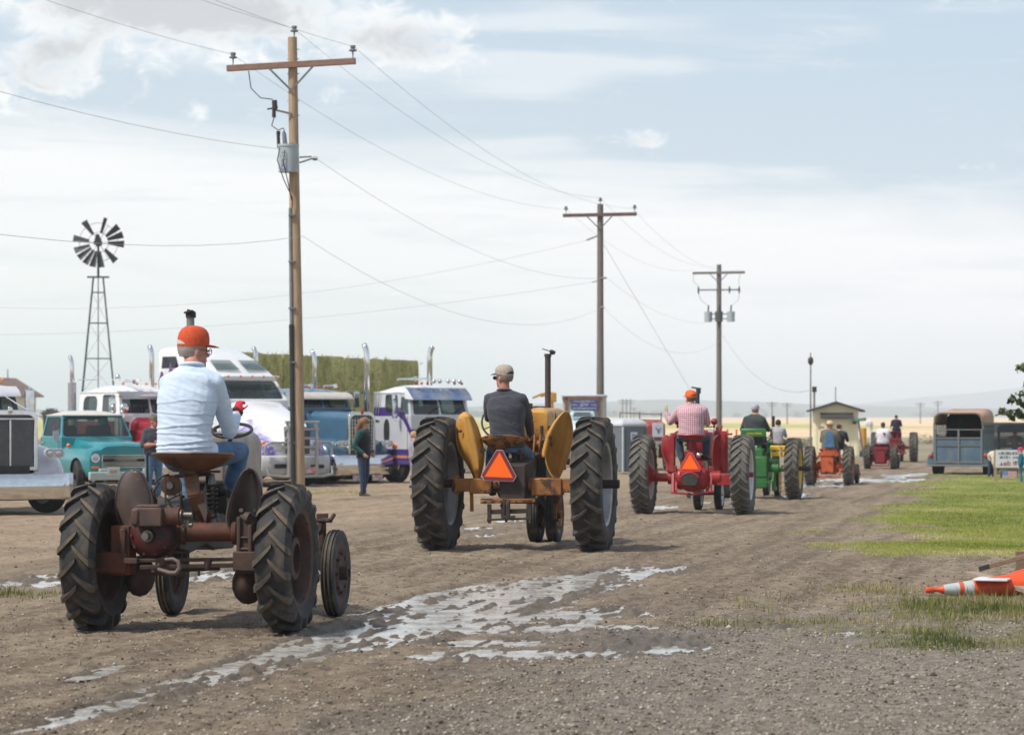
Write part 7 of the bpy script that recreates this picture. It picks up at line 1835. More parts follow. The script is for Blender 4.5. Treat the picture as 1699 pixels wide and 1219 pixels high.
m = MB(); m.bar((-.44, -.15, 8.0), (-.12, -.12, 7.92), .03, .04); m.build('cutout_bracket', HDW, P1)
m = MB(); m.bar((.05, -.12, 6.92), (.38, -.12, 7.02), .025, .03); m.bar((.05, -.12, 7.03), (.3, -.12, 7.04), .02, .03); m.cyl((.33, -.12, 7.0), (.42, -.12, 7.0), .04, n=8); m.build('neutral_bracket', HDW, P1)
for pts in ([(-1.0, -.2, 8.80), (-.95, -.2, 8.45), (-.75, -.2, 8.25), (-.5, -.15, 8.22)], [(-.48, -.15, 7.84), (-.52, -.18, 7.68), (-.37, -.22, 7.58), (-.26, -.25, 7.62), (-.23, -.25, 7.55)], [(-.28, -.45, 7.2), (-.33, -.46, 6.95), (-.2, -.44, 6.55), (-.08, -.2, 6.2), (-.1, -.15, 6.0)], [(-.18, -.45, 7.15), (-.2, -.47, 6.9), (-.12, -.4, 6.5), (-.1, -.18, 6.15)]):
    MB().tube(pts, .011, 6).build('jumper_wire', BLACKR, P1)
m = MB(); m.tube([(-.15, -.10, 6.0), (-.12, -.13, 3.6)], .035, 10); m.build('conduit', pm('grey_conduit', (.22, .22, .23), r=.6), P1)
m = MB(); m.tube([(-.12, -.13, 3.62), (-.07, -.15, .1)], .05, 10); m.build('cable_guard', BLACKR, P1)
for z in (5.85, 4.9, 3.95, 2.85, 1.2): MB().box((-.10, -.12, z), (.14, .12, .035)).build('pole_clamp', HDW, P1)
for z in (9.25, 9.05, 8.75, 8.2, 7.9): MB().cyl((-.25 + .02, -.02, z), (.02, -.02, z), .010, n=6).build('bolt', HDW, P1)
P2 = pole(2, 'grey utility pole with plain crossarm, second along the line', 9.45, 9.05, WOOD_GREY, pm('crossarm_red', (.15, .085, .075), (.11, .065, .06), r=.9), r0=.14, r1=.11)
m = MB(); m.cyl((-.5, 0, 8.15), (-.1, 0, 8.3), .035, n=8); m.cyl((.02, -.1, 6.76), (.25, -.1, 6.76), .035, n=8); m.cyl((-.3, 0, 6.62), (0, 0, 6.68), .025, n=6); m.cyl((.02, -.1, 5.7), (.16, -.1, 5.7), .03, n=6); m.build('line_bracket', HDW, P2)
P3 = pole(3, 'far utility pole with two crossarms and three small transformers', 9.55, 9.12, WOOD_GREY, WOOD_GREY, r0=.15, r1=.12, ins=False)
m = MB(); m.box((-.0, -.1, 8.24), (2.2, .07, .07)); m.build('lower_crossarm', HDW, P3)
for x in (-1.05, .55, 1.05): MB().tube([(x, -.1, 8.05), (x, -.1, 8.24), (x, -.1, 8.42)], [.03, .05, .03], 8).build('fuse_cutout', GREASE, P3)
for x, mt in ((-.55, TRANS), (.62, TRANS), (.02, pm('transformer_dark', (.08, .085, .09), r=.5))):
    m = MB(); m.cyl((x, -.28 if abs(x) < .1 else -.1, 6.6), (x, -.28 if abs(x) < .1 else -.1, 7.12), .2, .21, n=18); t_ = m.build('transformer', mt, P3); MB().tube([(x, -.1, 7.1), (x + .02, -.1, 7.45)], .04, 8).build('bushing', GREASE, t_)
m = MB(); m.bar((-.5, -.1, 7.0), (.5, -.1, 7.0), .05, .05); m.bar((-.5, -.1, 6.75), (.5, -.1, 6.75), .05, .05); m.build('transformer_bracket', HDW, P3)
for pts in ([(-1.3, -.1, 9.05), (-1.32, -.1, 8.7), (-1.05, -.1, 8.45)], [(1.1, -.1, 9.05), (1.02, -.1, 8.7), (1.05, -.1, 8.45)], [(-1.05, -.1, 8.05), (-.9, -.1, 7.7), (-.55, -.1, 7.45)], [(1.05, -.1, 8.05), (1.0, -.1, 7.7), (.64, -.1, 7.45)]): MB().tube(pts, .015, 5).build('jumper_wire', LINE, P3)
P0 = None
def wire(label, a, b, sag, r=.0042, n=18):
    pts = []
    for i in range(n + 1):
        t = i / n; q = Vector(a).lerp(Vector(b), t); q.z -= sag * 4 * t * (1 - t); pts.append(q)
    o = MB().tube(pts, r, 5).build('power_wire', LINE, None); tag(o, label, 'wire', 'overhead wires'); return o
ends = [('left crossarm insulator', lambda i: rod_pt(i, -1.27 - (.11 if i == 1 else 0), 9.16 if i == 1 else 9.28, -.15), .75), ('pole top insulator', lambda i: rod_pt(i, -.1 if i == 1 else 0, 9.68 if i < 3 else 9.5), .8), ('right crossarm insulator', lambda i: rod_pt(i, 1.17, 9.26 if i == 1 else 9.28, -.15), .8),
        ('neutral bracket under the transformer', lambda i: rod_pt(i, .38 if i == 1 else .25, 7.0 if i == 1 else 6.76, -.1), .75), ('lowest telephone clamp', lambda i: rod_pt(i, .1, 5.42 if i == 1 else 5.7, -.12), 1.15)]
for nm, f_, sg in ends:
    a0 = f_(1) if 'neutral' not in nm else rod_pt(1, -.4, 7.2, -.2)
    b0 = a0 + Vector((-7.6, -45, 0))
    wire('overhead wire coming in from the left to the %s of the nearest pole' % nm.split(' under')[0], b0, a0, sg)
    wire('overhead wire from nearest to second pole at the %s' % nm.split(' under')[0], f_(1), f_(2), sg)
    wire('overhead wire from second to far pole at the %s' % nm.split(' under')[0], f_(2), f_(3), sg)
wire('thin guy wire slanting from the second pole down to the right', rod_pt(2, .12, 8.0), at(1150, 655, 112), .0, .007)
wire('service wire from second pole running left high over the trucks', rod_pt(2, -.45, 8.15), at(-100, 505, 118), 1.0, .006)
wire('service wire from second pole running left low over the trucks', rod_pt(2, -.3, 6.62), at(-100, 556, 112), .5, .006)
wire('sagging service wire from far pole to the lamp post by the shed', rod_pt(3, .2, 5.9), at(1345, 647, 128), 1.0, .014)
# far poles on the plain
def far_pole(px, Y, h, lab):
    b = at(px, 690, Y); T = thing('utility_pole', lab, 'utility pole', (b.x, Y, 0), 0, 'distant poles on the plain')
    m = MB(); m.cyl((0, 0, -.5), (0, 0, h), .15, .11, n=6); m.build('pole', WOOD_GREY, T)
    m = MB(); m.box((0, -.2, h * .93), (2.2, .12, .14)); m.box((0, -.2, h * .82), (1.6, .1, .12)); m.build('crossarm', WOOD_GREY, T)
for px, Y, h, lab in ((1033, 620, 5.5, 'leftmost of three thin hazy poles above the portable toilet'), (1039.5, 620, 5.5, 'middle of three thin hazy poles above the portable toilet'), (1046, 620, 5.5, 'rightmost of three thin hazy poles above the portable toilet'),
                      (1281, 560, 4.6, 'hazy distant pole right behind the green tractor driver'), (1306, 600, 4.6, 'hazy distant pole left of the tall lamp post'), (1527, 640, 4.8, 'hazy distant pole left of the blue trailer'),
                      (1556, 640, 5.2, 'hazy distant pole above the left corner of the blue trailer'), (1052, 900, 4.5, 'shortest furthest hazy pole left of the raised glove')): far_pole(px, Y, h, lab)

# ------------------------------------------------------------------ windmill
def windmill():
    Y = 148.0; b = at(163, 690, Y); T = thing('windmill', 'farm windmill on lattice tower with several blades missing', 'windmill', (b.x, Y, 0), R(8))
    IRON = pm('windmill_iron', (.045, .047, .05), (.032, .033, .037), s=6, r=.6); ht = 9.0; w0, w1 = 1.10, .25
    for sx in (-1, 1):
        for sy in (-1, 1): MB().bar((sx * w0, sy * w0, 0), (sx * w1, sy * w1, ht), .085, .085).build('tower_leg', IRON, T)
    m = MB()
    for z in (1.5, 3.0, 4.75, 6.6, 8.2):
        w = w0 + (w1 - w0) * z / ht
        for a, b_ in (((-w, -w), (w, -w)), ((w, -w), (w, w)), ((w, w), (-w, w)), ((-w, w), (-w, -w))): m.bar((*a, z), (*b_, z), .035, .035)
    m.build('tower_brace', IRON, T)
    m = MB(); zs = (0, 1.5, 3.0, 4.75, 6.6, 8.2)
    for z0, z1 in zip(zs[:-1], zs[1:]):
        a_, b_ = w0 + (w1 - w0) * z0 / ht, w0 + (w1 - w0) * z1 / ht
        for s in (-1, 1):
            m.bar((-a_, s * a_, z0), (b_, s * b_, z1), .006, .006); m.bar((a_, s * a_, z0), (-b_, s * b_, z1), .006, .006); m.bar((s * a_, -a_, z0), (s * b_, b_, z1), .006, .006)
    m.build('cross_rods', IRON, T)
    m = MB(); m.box((0, 0, ht + .0), (1.15, .9, .05)); m.cyl((0, 0, ht), (0, 0, 10.7), .06, n=8); m.cyl((0, 0, 0), (0, 0, ht), .03, n=6); m.build('platform', IRON, T)
    c = V(.02, -.35, 10.80)
    m = MB(); m.cyl(c, c + V(0, .6, 0), .14, n=12); m.box(c + V(0, .3, 0), (.3, .5, .36)); m.build('gearbox', IRON, T)
    m = MB(); m.prism([(-.14, .45), (.02, .45), (.22, -.1), (-.28, -.1)], .35, .40, 'y', 0, Matrix.Translation(c)); m.bar(c + V(0, .5, .0), c + V(-.1, 1.6, .3), .06, .06); m.build('tail_vane', IRON, T)
    for ang in (74, 125, 39, 18, -4, -48, -84, -104, -122, -141, -160, 171):
        a = R(ang); d = V(math.cos(a), 0, math.sin(a)); t = V(-math.sin(a), 0, math.cos(a)); hw = .09 if ang not in (74,) else .05
        pts = [(d * .48 - t * .07, .05), (d * .48 + t * .07, -.05), (d * 1.32 + t * hw * 2.0, -.12), (d * 1.32 - t * hw * 2.0, .10)]
        m = MB(); o1 = [c + q + V(0, y, 0) for q, y in pts]; m.loft([o1, [q + V(0, .012, 0) for q in o1]]); m.build('blade', IRON, T, smooth=0)
    for r_ in (.52, 1.0): MB().tube([c + Vector((r_ * math.cos(q * PI / 20), .02, r_ * math.sin(q * PI / 20))) for q in range(40)], .012, 5, closed=True).build('wheel_ring', IRON, T)
    for k in range(6): MB().bar(c + V(0, .02, 0), c + Vector((1.0 * math.cos(k * PI / 3), .02, 1.0 * math.sin(k * PI / 3))), .02, .02).build('spoke', IRON, T)
windmill()

# ------------------------------------------------------------------ hay stack
def hay():
    a, b = at(396, 690, 90), at(697, 690, 104); a.z = b.z = 0; d = (b - a); L = d.length; d.normalize(); n_ = Vector((-d.y, d.x, 0))
    T = thing('hay_stack', 'long tall stack of green hay bales behind the trucks', 'hay stack', a, math.atan2(d.y, d.x))
    m_ = bpy.data.materials.new('green_hay'); m_.use_nodes = True; nt = m_.node_tree; bs = nt.nodes['Principled BSDF']
    tc = nt.nodes.new('ShaderNodeTexCoord'); sp = nt.nodes.new('ShaderNodeSeparateXYZ'); nt.links.new(tc.outputs['Object'], sp.inputs[0])
    x, y, z = (NX(nt, sp.outputs[i]) for i in range(3))
    oi = nt.nodes.new('ShaderNodeObjectInfo'); rnd = NX(nt, oi.outputs['Random'])
    st = nnoise(nt, ncomb(nt, x * 16 + rnd * 40, y * 16, z * 1.6), 1.0, 6, .7); bl = nnoise(nt, ncomb(nt, x * 1.5 + rnd * 30, y, z * 1.2), 1.0, 4, .6)
    c = nmix(nt, (st * .6 + bl * .45).ss(.36, .66), (.22, .225, .065), (.62, .60, .24)); c = nmix(nt, (bl - .55).ss(0, .15) * .5, c, (.62, .54, .26)); c = nmix(nt, rnd * .28, c, (.30, .29, .11))
    nt.links.new(c, bs.inputs['Base Color']); bs.inputs['Roughness'].default_value = .95
    bn = nt.nodes.new('ShaderNodeBump'); bn.inputs['Strength'].default_value = .9; bn.inputs['Distance'].default_value = .05; nt.links.new(st.v, bn.inputs['Height']); nt.links.new(bn.outputs[0], bs.inputs['Normal'])
    g = random.Random(4); nc = 9; W = L / nc; hts = [1.28, 1.27, 1.23]
    me = []
    for v in range(4):
        mb = MB(); nx, nz = 9, 9; rows = []
        import itertools
        ring = []
        for i in range(nz + 1):
            w = []
            for j in range(28):
                t = j / 28 * 4; s_ = int(t); f = t - s_; 
                px_, py_ = [(-1 + 2 * f, -1), (1, -1 + 2 * f), (1 - 2 * f, 1), (-1, 1 - 2 * f)][s_]
                k = 1 - .02 * (abs(i / nz * 2 - 1) ** 6) * 2; q = mnoise.noise((px_ * 2 + v * 7, py_ * 2, i * .8)) * .022
                w.append((px_ * (W / 2 - .006) * k + q, py_ * .6 * k + q, 1.25 * (i / nz) + (mnoise.noise((px_ * 3, py_ * 3, v)) * .03 if i in (0, nz) else 0)))
            ring.append(w)
        mb.loft(ring); o = mb.build('hay_bale', m_, T, smooth=50); me.append(o)
    first = True
    for ci in range(nc):
        z = 0
        for lv in range(3):
            for dp in range(2):
                o = me[g.randrange(4)]; c = o.copy(); COL.objects.link(c); c.parent = T
                c.location = (W * (ci + .5), .62 + dp * 1.22 + g.uniform(-.04, .04), z); c.rotation_euler = (0, 0, g.choice((0, PI)) + g.uniform(-.012, .012)); c.scale = (1, 1, hts[lv] / 1.25 * g.uniform(.985, 1.01))
            z += hts[lv]
    for o in me: bpy.data.objects.remove(o)
    # loose stems that fray the outline
    gg = np.random.default_rng(3); n = 5200; u = gg.random(n) * L; zz = np.where(gg.random(n) < .12, 3.78, gg.random(n) * 3.8); yy = np.where(zz > 3.7, gg.random(n) * 2.4, -.01)
    base = np.stack([u, yy, zz], -1); dr = gg.normal(size=(n, 3)) * .07 + np.array([0, -.03, .02]); sd_ = gg.normal(size=(n, 3)) * .008
    P_ = np.stack([base - sd_, base + sd_, base + dr], 1).reshape(-1, 3)
    o = stuff_obj('loose_straw', P_, np.arange(n * 3).reshape(-1, 3), gg.random(n), attr_mat('straw_mix', [(0, (.12, .12, .03)), (1, (.36, .32, .14))], .9), 'loose hay stems'); o.parent = T; del o['label']
hay()

# ------------------------------------------------------------------ barn far left
def house():
    Y = 330.0; b = at(-8, 690, Y); T = thing('farm_house', 'white walled farm house with brown roof at far left', 'house', (b.x, Y, 0), R(-16))
    MB().box((0, 0, 2.0), (8.0, 5, 4.0)).build('wall', pm('white_wall', (.55, .54, .52), (.5, .49, .47), r=.8), T)
    m = MB(); m.prism([(-4.8, 3.95), (4.8, 3.95), (4.8, 4.1), (1.2, 6.2), (-1.2, 6.2), (-4.8, 4.1)], -3, 3, 'y'); rf = m.build('roof', pm('brown_shingles', (.20, .12, .095), (.15, .09, .07), s=12, r=.9, bump=.4, bs=30), T, bevel=.02)
    MB().box((1.6, 0, 6.4), (.08, .08, 1.6)).build('vent_pipe', GREASE, rf)
    for x in (-1.8, 1.6): MB().box((x, -2.51, 1.3), (1.0, .05, .9)).build('window', MATS['black_window'], T)
house()
def dist_tree(px, Y, r, h, label):
    b = at(px, 690, Y); T = thing('tree', label, 'tree', (b.x, Y, 0), 0)
    MB().tube([(0, 0, 0), (.05, 0, h * .5)], [.12, .06], 8).build('trunk', GREASE, T)
    g = np.random.default_rng(int(px)); n = 900; d = g.normal(size=(n, 3)); d /= np.linalg.norm(d, axis=1, keepdims=True)
    c = d * (r * (.45 + .55 * g.random((n, 1)))) * np.array([1, 1, .8]) + np.array([0, 0, h * .7]); a = g.normal(size=(n, 3)) * r * .10; b_ = g.normal(size=(n, 3)) * r * .10
    me = np_mesh('crown', np.stack([c + a, c + b_, c - (a + b_) * .6], 1).reshape(-1, 3), np.arange(n * 3).reshape(-1, 3)); at_ = me.attributes.new('tone', 'FLOAT', 'FACE'); at_.data.foreach_set('value', g.random(n).astype(np.float32))
    me.materials.append(attr_mat('tree_mix_%d' % px, [(0, (.035, .045, .03)), (1, (.12, .12, .085))], .9, .2)); o = bpy.data.objects.new('crown', me); COL.objects.link(o); o.parent = T
dist_tree(84, 300, 1.0, 2.6, 'small dark tree right of the farm house')

# ------------------------------------------------------------------ box truck, toilet, red truck, yellow boom
def box_truck():
    Y = 98.0; s = FPX / Y; b = at(966, 690, Y); T = thing('box_truck', 'pale blue old box truck with dirty white body and blue sign board', 'truck', (b.x, Y, 0), R(-4))
    PB = pm('pale_blue_paint', (.50, .62, .66), (.44, .56, .6), s=3, r=.4); DW = pm('dirty_white_box', (.55, .55, .46), (.45, .44, .36), s=3, r=.8, rust=(.23, .13, .08), rs=2.2, rt=.62, rw=.1); BR = pm('brown_frame', (.2, .11, .075), (.15, .08, .055), r=.8)
    zt = 1.75 + (690 - 657) / s; hw = 34 / s
    MB().box((0, 2.0, (zt + .9) / 2), (hw * 2, 3.2, zt - .9)).build('cargo_body', DW, T, bevel=.02)
    MB().box((0, 2.0, zt + .02), (hw * 2 + .08, 3.3, .07)).build('roof', pm('pale_roof', (.6, .6, .62), r=.6), T, bevel=.02)
    for x in (-hw + .14, hw - .14): MB().box((x, .37, (zt + .9) / 2), (.09, .06, zt - .95)).build('body_post', BR, T)
    MB().box((0, .37, zt - .09), (hw * 2, .06, .1)).build('body_rail', BR, T)
    z1, z0 = 1.75 + 27 / s, 1.75 + 10.5 / s
    sg = MB().box((.06, .33, (z0 + z1) / 2), (.94, .03, z1 - z0)).build('sign_board', pm('navy_sign', (.05, .055, .17), (.07, .075, .2), s=5, r=.6), T)
    WT = pm('sign_white', (.6, .6, .66), r=.7)
    text_mesh('JDV', .15, WT, 'sign_letters', sg, face_back(.06, .31, (z0 + z1) / 2), .003, sx=1.2)
    scribble(sg, WT, .06, z1 - .05, .72, .04, .312, 'sign_letters', 2); scribble(sg, WT, -.27, (z0 + z1) / 2, .2, .04, .312, 'sign_letters', 5); scribble(sg, WT, .40, (z0 + z1) / 2, .2, .04, .312, 'sign_letters', 6)
    scribble(sg, WT, .06, z0 + .05, .8, .045, .312, 'sign_letters', 3)
    m = MB(); R_ = []
    zc = 1.75 + 9 / s
    for y, w, z, zb in ((-.05, .40, 1.42, .6), (.0, .44, zc - .12, .6), (.12, .44, zc - .03, .6), (.5, .45, zc, .6), (.9, .43, zc - .04, .6)): R_.append(sect(y, w, z, zb, .13, 6))
    m.loft(R_); cb = m.build('cab', PB, T)
    z0_, z1_ = 1.75 - 1.5 / s, 1.75 + 6 / s
    pane('windscreen', [(-.31, -.055, z0_), (.31, -.055, z0_), (.28, -.012, z1_), (-.28, -.012, z1_)], pm('dusty_glass', (.12, .14, .14), (.08, .09, .1), r=.1), cb)
    m = MB(); m.tube([(-.33, -.06, z0_ - .02), (.33, -.06, z0_ - .02), (.30, -.02, z1_ + .02), (-.30, -.02, z1_ + .02)], .02, 6, closed=True); m.build('windscreen_frame', PB, cb)
    m = MB(); m.loft([sect(-1.3, .26, 1.3, .6, .12), sect(-1.2, .3, 1.42, .6, .14), sect(-.3, .40, 1.55, .6, .15), sect(.0, .43, 1.6, .6, .15)]); m.build('hood', PB, T)
    for s_ in (-1, 1):
        arc_fender(T, PB, s_, -.85, .42, .46, .3, .8); truck_wheel(T, 'wheel', s_ * .68, -.85, .38, .76, .2, ALU, s_); truck_wheel(T, 'wheel', s_ * .66, 2.4, .38, .76, .24, ALU, s_)
        MB().ell((s_ * .52, -1.28, 1.0), (.11, .1, .11), 12).build('headlight', LENS, T)
    MB().box((0, -1.42, .55), (1.5, .08, .16)).build('bumper', ALU, T, bevel=.02); MB().box((0, .6, .6), (.8, 3.8, .2)).build('chassis', CHASSIS, T)
box_truck()
def toilet():
    Y = 85.0; s = FPX / Y; b = at(1036, 690, Y); T = thing('portable_toilet', 'grey portable toilet with white notices behind the red tractor', 'portable toilet', (b.x + .02, Y + .6, 0), R(38))
    G = pm('toilet_grey', (.145, .165, .18), (.12, .14, .155), s=2, r=.55); G2 = pm('toilet_roof', (.52, .54, .56), (.45, .47, .5), r=.6)
    w = .47; zt = 1.75 - 14 / s; rot = V(0, 0, 0)
    MB().box((0, 0, zt / 2 + .04), (w * 2, w * 2, zt - .08)).build('cabin', G, T, bevel=.03)
    m = MB(); m.loft([[(x * k, y * k, z) for x, y in ((-w, -w), (w, -w), (w, w), (-w, w))] for k, z in ((1.06, zt - .06), (1.06, zt + .03), (.85, zt + .13), (.4, zt + .19))]); m.build('roof', G2, T, bevel=.03, smooth=60)
    dr = MB().box((0, -w - .012, zt * .48), (w * 1.5, .03, zt * .82)).build('door', G, T, bevel=.015)
    MB().box((w * .55, -w - .035, zt * .52), (.05, .03, .12)).build('latch', BLACKR, dr)
    for k in (-1, 1): MB().box((k * w * .97, -w - .01, zt / 2), (.05, .05, zt - .15)).build('corner_post', G2 if k < 0 else G, T, bevel=.01)
    WN = pm('notice_white', (.74, .76, .8), r=.6); BN = pm('notice_blue', (.12, .2, .5), r=.6)
    def notice(M):
        o = MB().box((0, 0, 0), (.26, .012, .26), 0, M).build('notice', WN, T)
        MB().lathe([(.05, -.012), (.075, -.012), (.075, -.008), (.05, -.008)], 20, 0, M, closed=True, axis='y').build('notice_print', BN, o)
        text_mesh('5', .12, BN, 'notice_print', o, M @ face_back(0, -.010, 0), .001)
        MB().box((0, -.008, -.1), (.2, .004, .025), 0, M).build('notice_print', BN, o)
    notice(Matrix.Translation((-.05, -w - .035, zt * .76)))
    notice(Matrix.Translation((w + .012, -.02, zt * .76)) @ Matrix.Rotation(R(90), 4, 'Z'))
    for k in range(3): MB().box((w + .004, -.28 + .28 * k, zt * .4), (.02, .03, zt * .7)).build('panel_rib', G, T)
toilet()
def red_truck():
    Y = 90.0; s = FPX / Y; b = at(1088, 690, Y); T = thing('farm_truck', 'red old farm truck with deer head picture on white panel', 'truck', (b.x, Y, 0), R(10))
    RD = pm('faded_red_truck', (.36, .05, .045), (.28, .04, .038), s=3, r=.4)
    zt, z0 = 1.75 - 10 / s, 1.75 - 40 / s
    m = MB(); m.loft([sect(y, w, z, z0, .12, 6) for y, w, z in ((-.02, .30, zt - .1), (.1, .33, zt), (1.6, .36, zt + .05))]); m.build('hood', RD, T)
    for s_ in (-1, 1): arc_fender(T, RD, s_, .45, .45, .5, .3, .62); truck_wheel(T, 'wheel', s_ * .5, .45, .4, .8, .2, ALU, s_)
    pn = MB().box((.06, -.05, (zt + z0) / 2 + .03), (.36, .03, .44)).build('picture_panel', pm('panel_pale', (.52, .56, .62), (.46, .5, .56), r=.6), T, bevel=.04)
    m = MB(); c = V(.07, -.075, (zt + z0) / 2 - .02); m.ell(c, (.03, .008, .05), 12); m.ell(c + V(0, 0, .06), (.05, .008, .02), 10)
    for k in (-1, 1): m.tube([c + V(k * .03, 0, .06), c + V(k * .07, 0, .09), c + V(k * .06, 0, .14)], .008, 5); m.tube([c + V(k * .065, 0, .10), c + V(k * .09, 0, .13)], .006, 5)
    m.build('deer_picture', pm('deer_brown', (.1, .06, .05), r=.7), pn)
    MB().box((.05, -.12, z0 - .1), (.9, .1, .14)).build('bumper', ALU, T, bevel=.03); MB().ell((.12, -.16, z0 - .16), (.1, .05, .07), 10).build('tow_hook', BLACKR, T)
    m = MB(); zz = 1.75 - 5 / s
    for x in (-.75, -.1, .62): m.bar((x, 1.9, zz - .5), (x, 1.9, zz + .22), .03, .03)
    m.bar((-.75, 1.9, zz + .2), (.62, 1.9, zz + .15), .03, .03); m.bar((-.75, 1.9, zz - .02), (.62, 1.9, zz - .05), .02, .05); m.build('stake_rack', pm('rack_brown', (.2, .12, .1), r=.8), T)
    m = MB(); m.box((0, 3.0, 1.05), (1.3, 2.4, .5)); m.build('bed', pm('bed_grey', (.18, .2, .19), (.14, .16, .15), r=.8), T, bevel=.03)
red_truck()
def boom():
    Y = 104.0; s = FPX / Y; b = at(906, 690, Y); T = thing('loader', 'yellow loader boom rising behind the exhaust of the yellow tractor', 'loader', (b.x, Y, 0), 0)
    YB = pm('loader_yellow', (.48, .26, .03), (.4, .2, .025), s=4, r=.5); z = 1.75 + 40 / s
    MB().box((.2, 0, z / 2 + .2), (.16, .2, z - .4)).build('mast', YB, T, bevel=.02)
    m = MB(); m.bar((.2, 0, z - .05), (-.22, 0, z - .12), .2, .14); m.bar((-.2, 0, z - .1), (-.5, 0, z - .22), .16, .08); m.build('boom_arm', YB, T, bevel=.02)
    MB().box((.28, 0, z - .2), (.2, .24, .35)).build('head', YB, T, bevel=.03)
    MB().box((.2, .4, .6), (1.0, 1.6, .6)).build('body', YB, T, bevel=.05)
    for s_ in (-1, 1): truck_wheel(T, 'wheel', .2 + s_ * .5, .2, .4, .8, .25, YB, s_)
boom()

# ------------------------------------------------------------------ shed, posts, street sign
def shed():
    Y = 124.0; s = FPX / Y; b = at(1388, 690, Y); T = thing('shed', 'small cream painted shed with gable roof and dark awning', 'shed', (b.x, Y, 0), R(-4))
    CRM = pm('cream_siding', (.84, .75, .53), (.78, .69, .48), s=2, r=.7); DKR = pm('dark_roof_edge', (.05, .05, .055), r=.6)
    w = 36 / s; ze = 1.75 + 10 / s; zp = 1.75 + 20.5 / s; dp = 2.6
    m = MB(); m.prism([(-w, 0), (w, 0), (w, ze), (0, zp), (-w, ze)], 0, dp, 'y'); m.build('wall', CRM, T, smooth=0)
    for k in range(12): MB().box((-w + (k + .5) * 2 * w / 12, -.012, ze / 2), (.02, .02, ze - .1)).build('siding_batten', CRM, T)
    m = MB()
    for s_ in (-1, 1): m.loft([[(s_ * (w + .28), y, ze - .09 + dz), (0, y, zp + .02 + dz)][::1] + [(0, y, zp + .10 + dz), (s_ * (w + .28), y, ze - .01 + dz)] for y, dz in ((-.3, 0), (dp + .2, 0))])
    m.build('roof', DKR, T, smooth=0)
    m = MB(); m.loft([[(x, y, z) for x in (-.72, .72)] + [(x, y, z - .05) for x in (.72, -.72)] for y, z in ((-.02, ze - .12), (-.45, ze - .32))]); m.build('awning', DKR, T)
    MB().box((-.05, -.02, ze * .42), (1.25, .04, ze * .78)).build('door', CRM, T, bevel=.01)
    MB().box((-.66, -.03, ze * .62), (.26, .02, .09)).build('small_sign', pm('sign_pink', (.5, .2, .16), r=.7), T)
    m = MB(); m.ell((.78, -.1, ze - .5), (.1, .12, .12), 12); m.build('wall_lamp', BLACKR, T)
    MB().box((0, 1.0, zp + .35), (.04, .04, .8)).build('vent_pipe', HDW, T)
shed()
def lamp_post():
    Y = 128.0; s = FPX / Y; b = at(1345, 690, Y); T = thing('lamp_post', 'tall thin lamp post left of the cream shed', 'lamp post', (b.x, Y, 0), 0)
    h = 1.75 + 98 / s; MB().cyl((0, 0, -.2), (0, 0, h - .3), .04, .03, n=8).build('post', WOOD_GREY, T); m = MB(); m.ell((0, 0, h - .18), (.13, .13, .2), 12); m.cyl((0, 0, h), (0, 0, h + .2), .02); m.build('lamp_head', GREASE, T)
    b = at(1351, 690, Y + 3); T = thing('service_post', 'short meter post just right of the tall lamp post', 'post', (b.x, Y + 3, 0), 0)
    h = 1.75 + 49 / s; MB().cyl((0, 0, -.2), (0, 0, h), .045, n=8).build('post', WOOD_GREY, T); MB().box((0, -.06, h - .1), (.2, .1, .25)).build('meter_box', GREASE, T)
lamp_post()
def street_sign():
    Y = 112.0; s = FPX / Y; b = at(1424, 690, Y); T = thing('street_sign', 'green street name sign on leaning pole by the shed', 'street sign', (b.x + .05, Y, 0), 0)
    h = 1.75 - 4 / s; m = MB(); m.bar((.22, 0, -.2), (-.06, 0, h), .07, .05, up=(0, 1, 0)); m.build('pole', HDW, T)
    m = MB(); m.box((0, -.04, h - .05), (.52, .03, .12), rot=(0, R(-5), 0)); pl = m.build('name_plate', pm('sign_green', (.02, .2, .13), (.018, .17, .11), r=.5), T)
    scribble(pl, MATS['sign_white'], 0, h - .05, .36, .05, -.058, 'name_letters', 4)
    Y = 120.0; b = at(1433, 690, Y); T = thing('bollard', 'orange yellow marker post with dark base beside the shed', 'bollard', (b.x, Y, 0), 0)
    s = FPX / Y; m = MB(); m.cyl((0, 0, .25), (0, 0, 1.75 - 20 / s), .12, n=14); m.build('post', pm('ochre', (.52, .28, .03), (.45, .22, .03), r=.6), T); MB().cyl((0, 0, 0), (0, 0, .28), .17, n=14).build('base', BLACKR, T)
    Y = 135.0; b = at(1446, 690, Y); T = thing('fence_post', 'white post right of the orange yellow marker post', 'post', (b.x, Y, 0), 0); s = FPX / Y
    MB().box((0, 0, (1.75 - 10 / s) / 2), (.12, .12, 1.75 - 10 / s)).build('post', MATS['notice_white'], T, bevel=.01); MB().box((-.15, 0, 1.4), (.3, .3, .25)).build('cap', MATS['notice_white'], T, bevel=.05)
street_sign()
for px, lab in ((1207, 'thin orange stake left of the pair beyond the red tractor'), (1222, 'thin orange stake right of the pair beyond the red tractor')):
    b = at(px, 690, 96); T = thing('stake', lab, 'stake', (b.x, 96, 0), 0); MB().bar((0, 0, 0), (0, 0, 1.3), .05, .03).build('shaft', MATS['ochre'], T); MB().box((0, -.02, 1.25), (.07, .02, .1)).build('flag', ORANGE_FL, T)

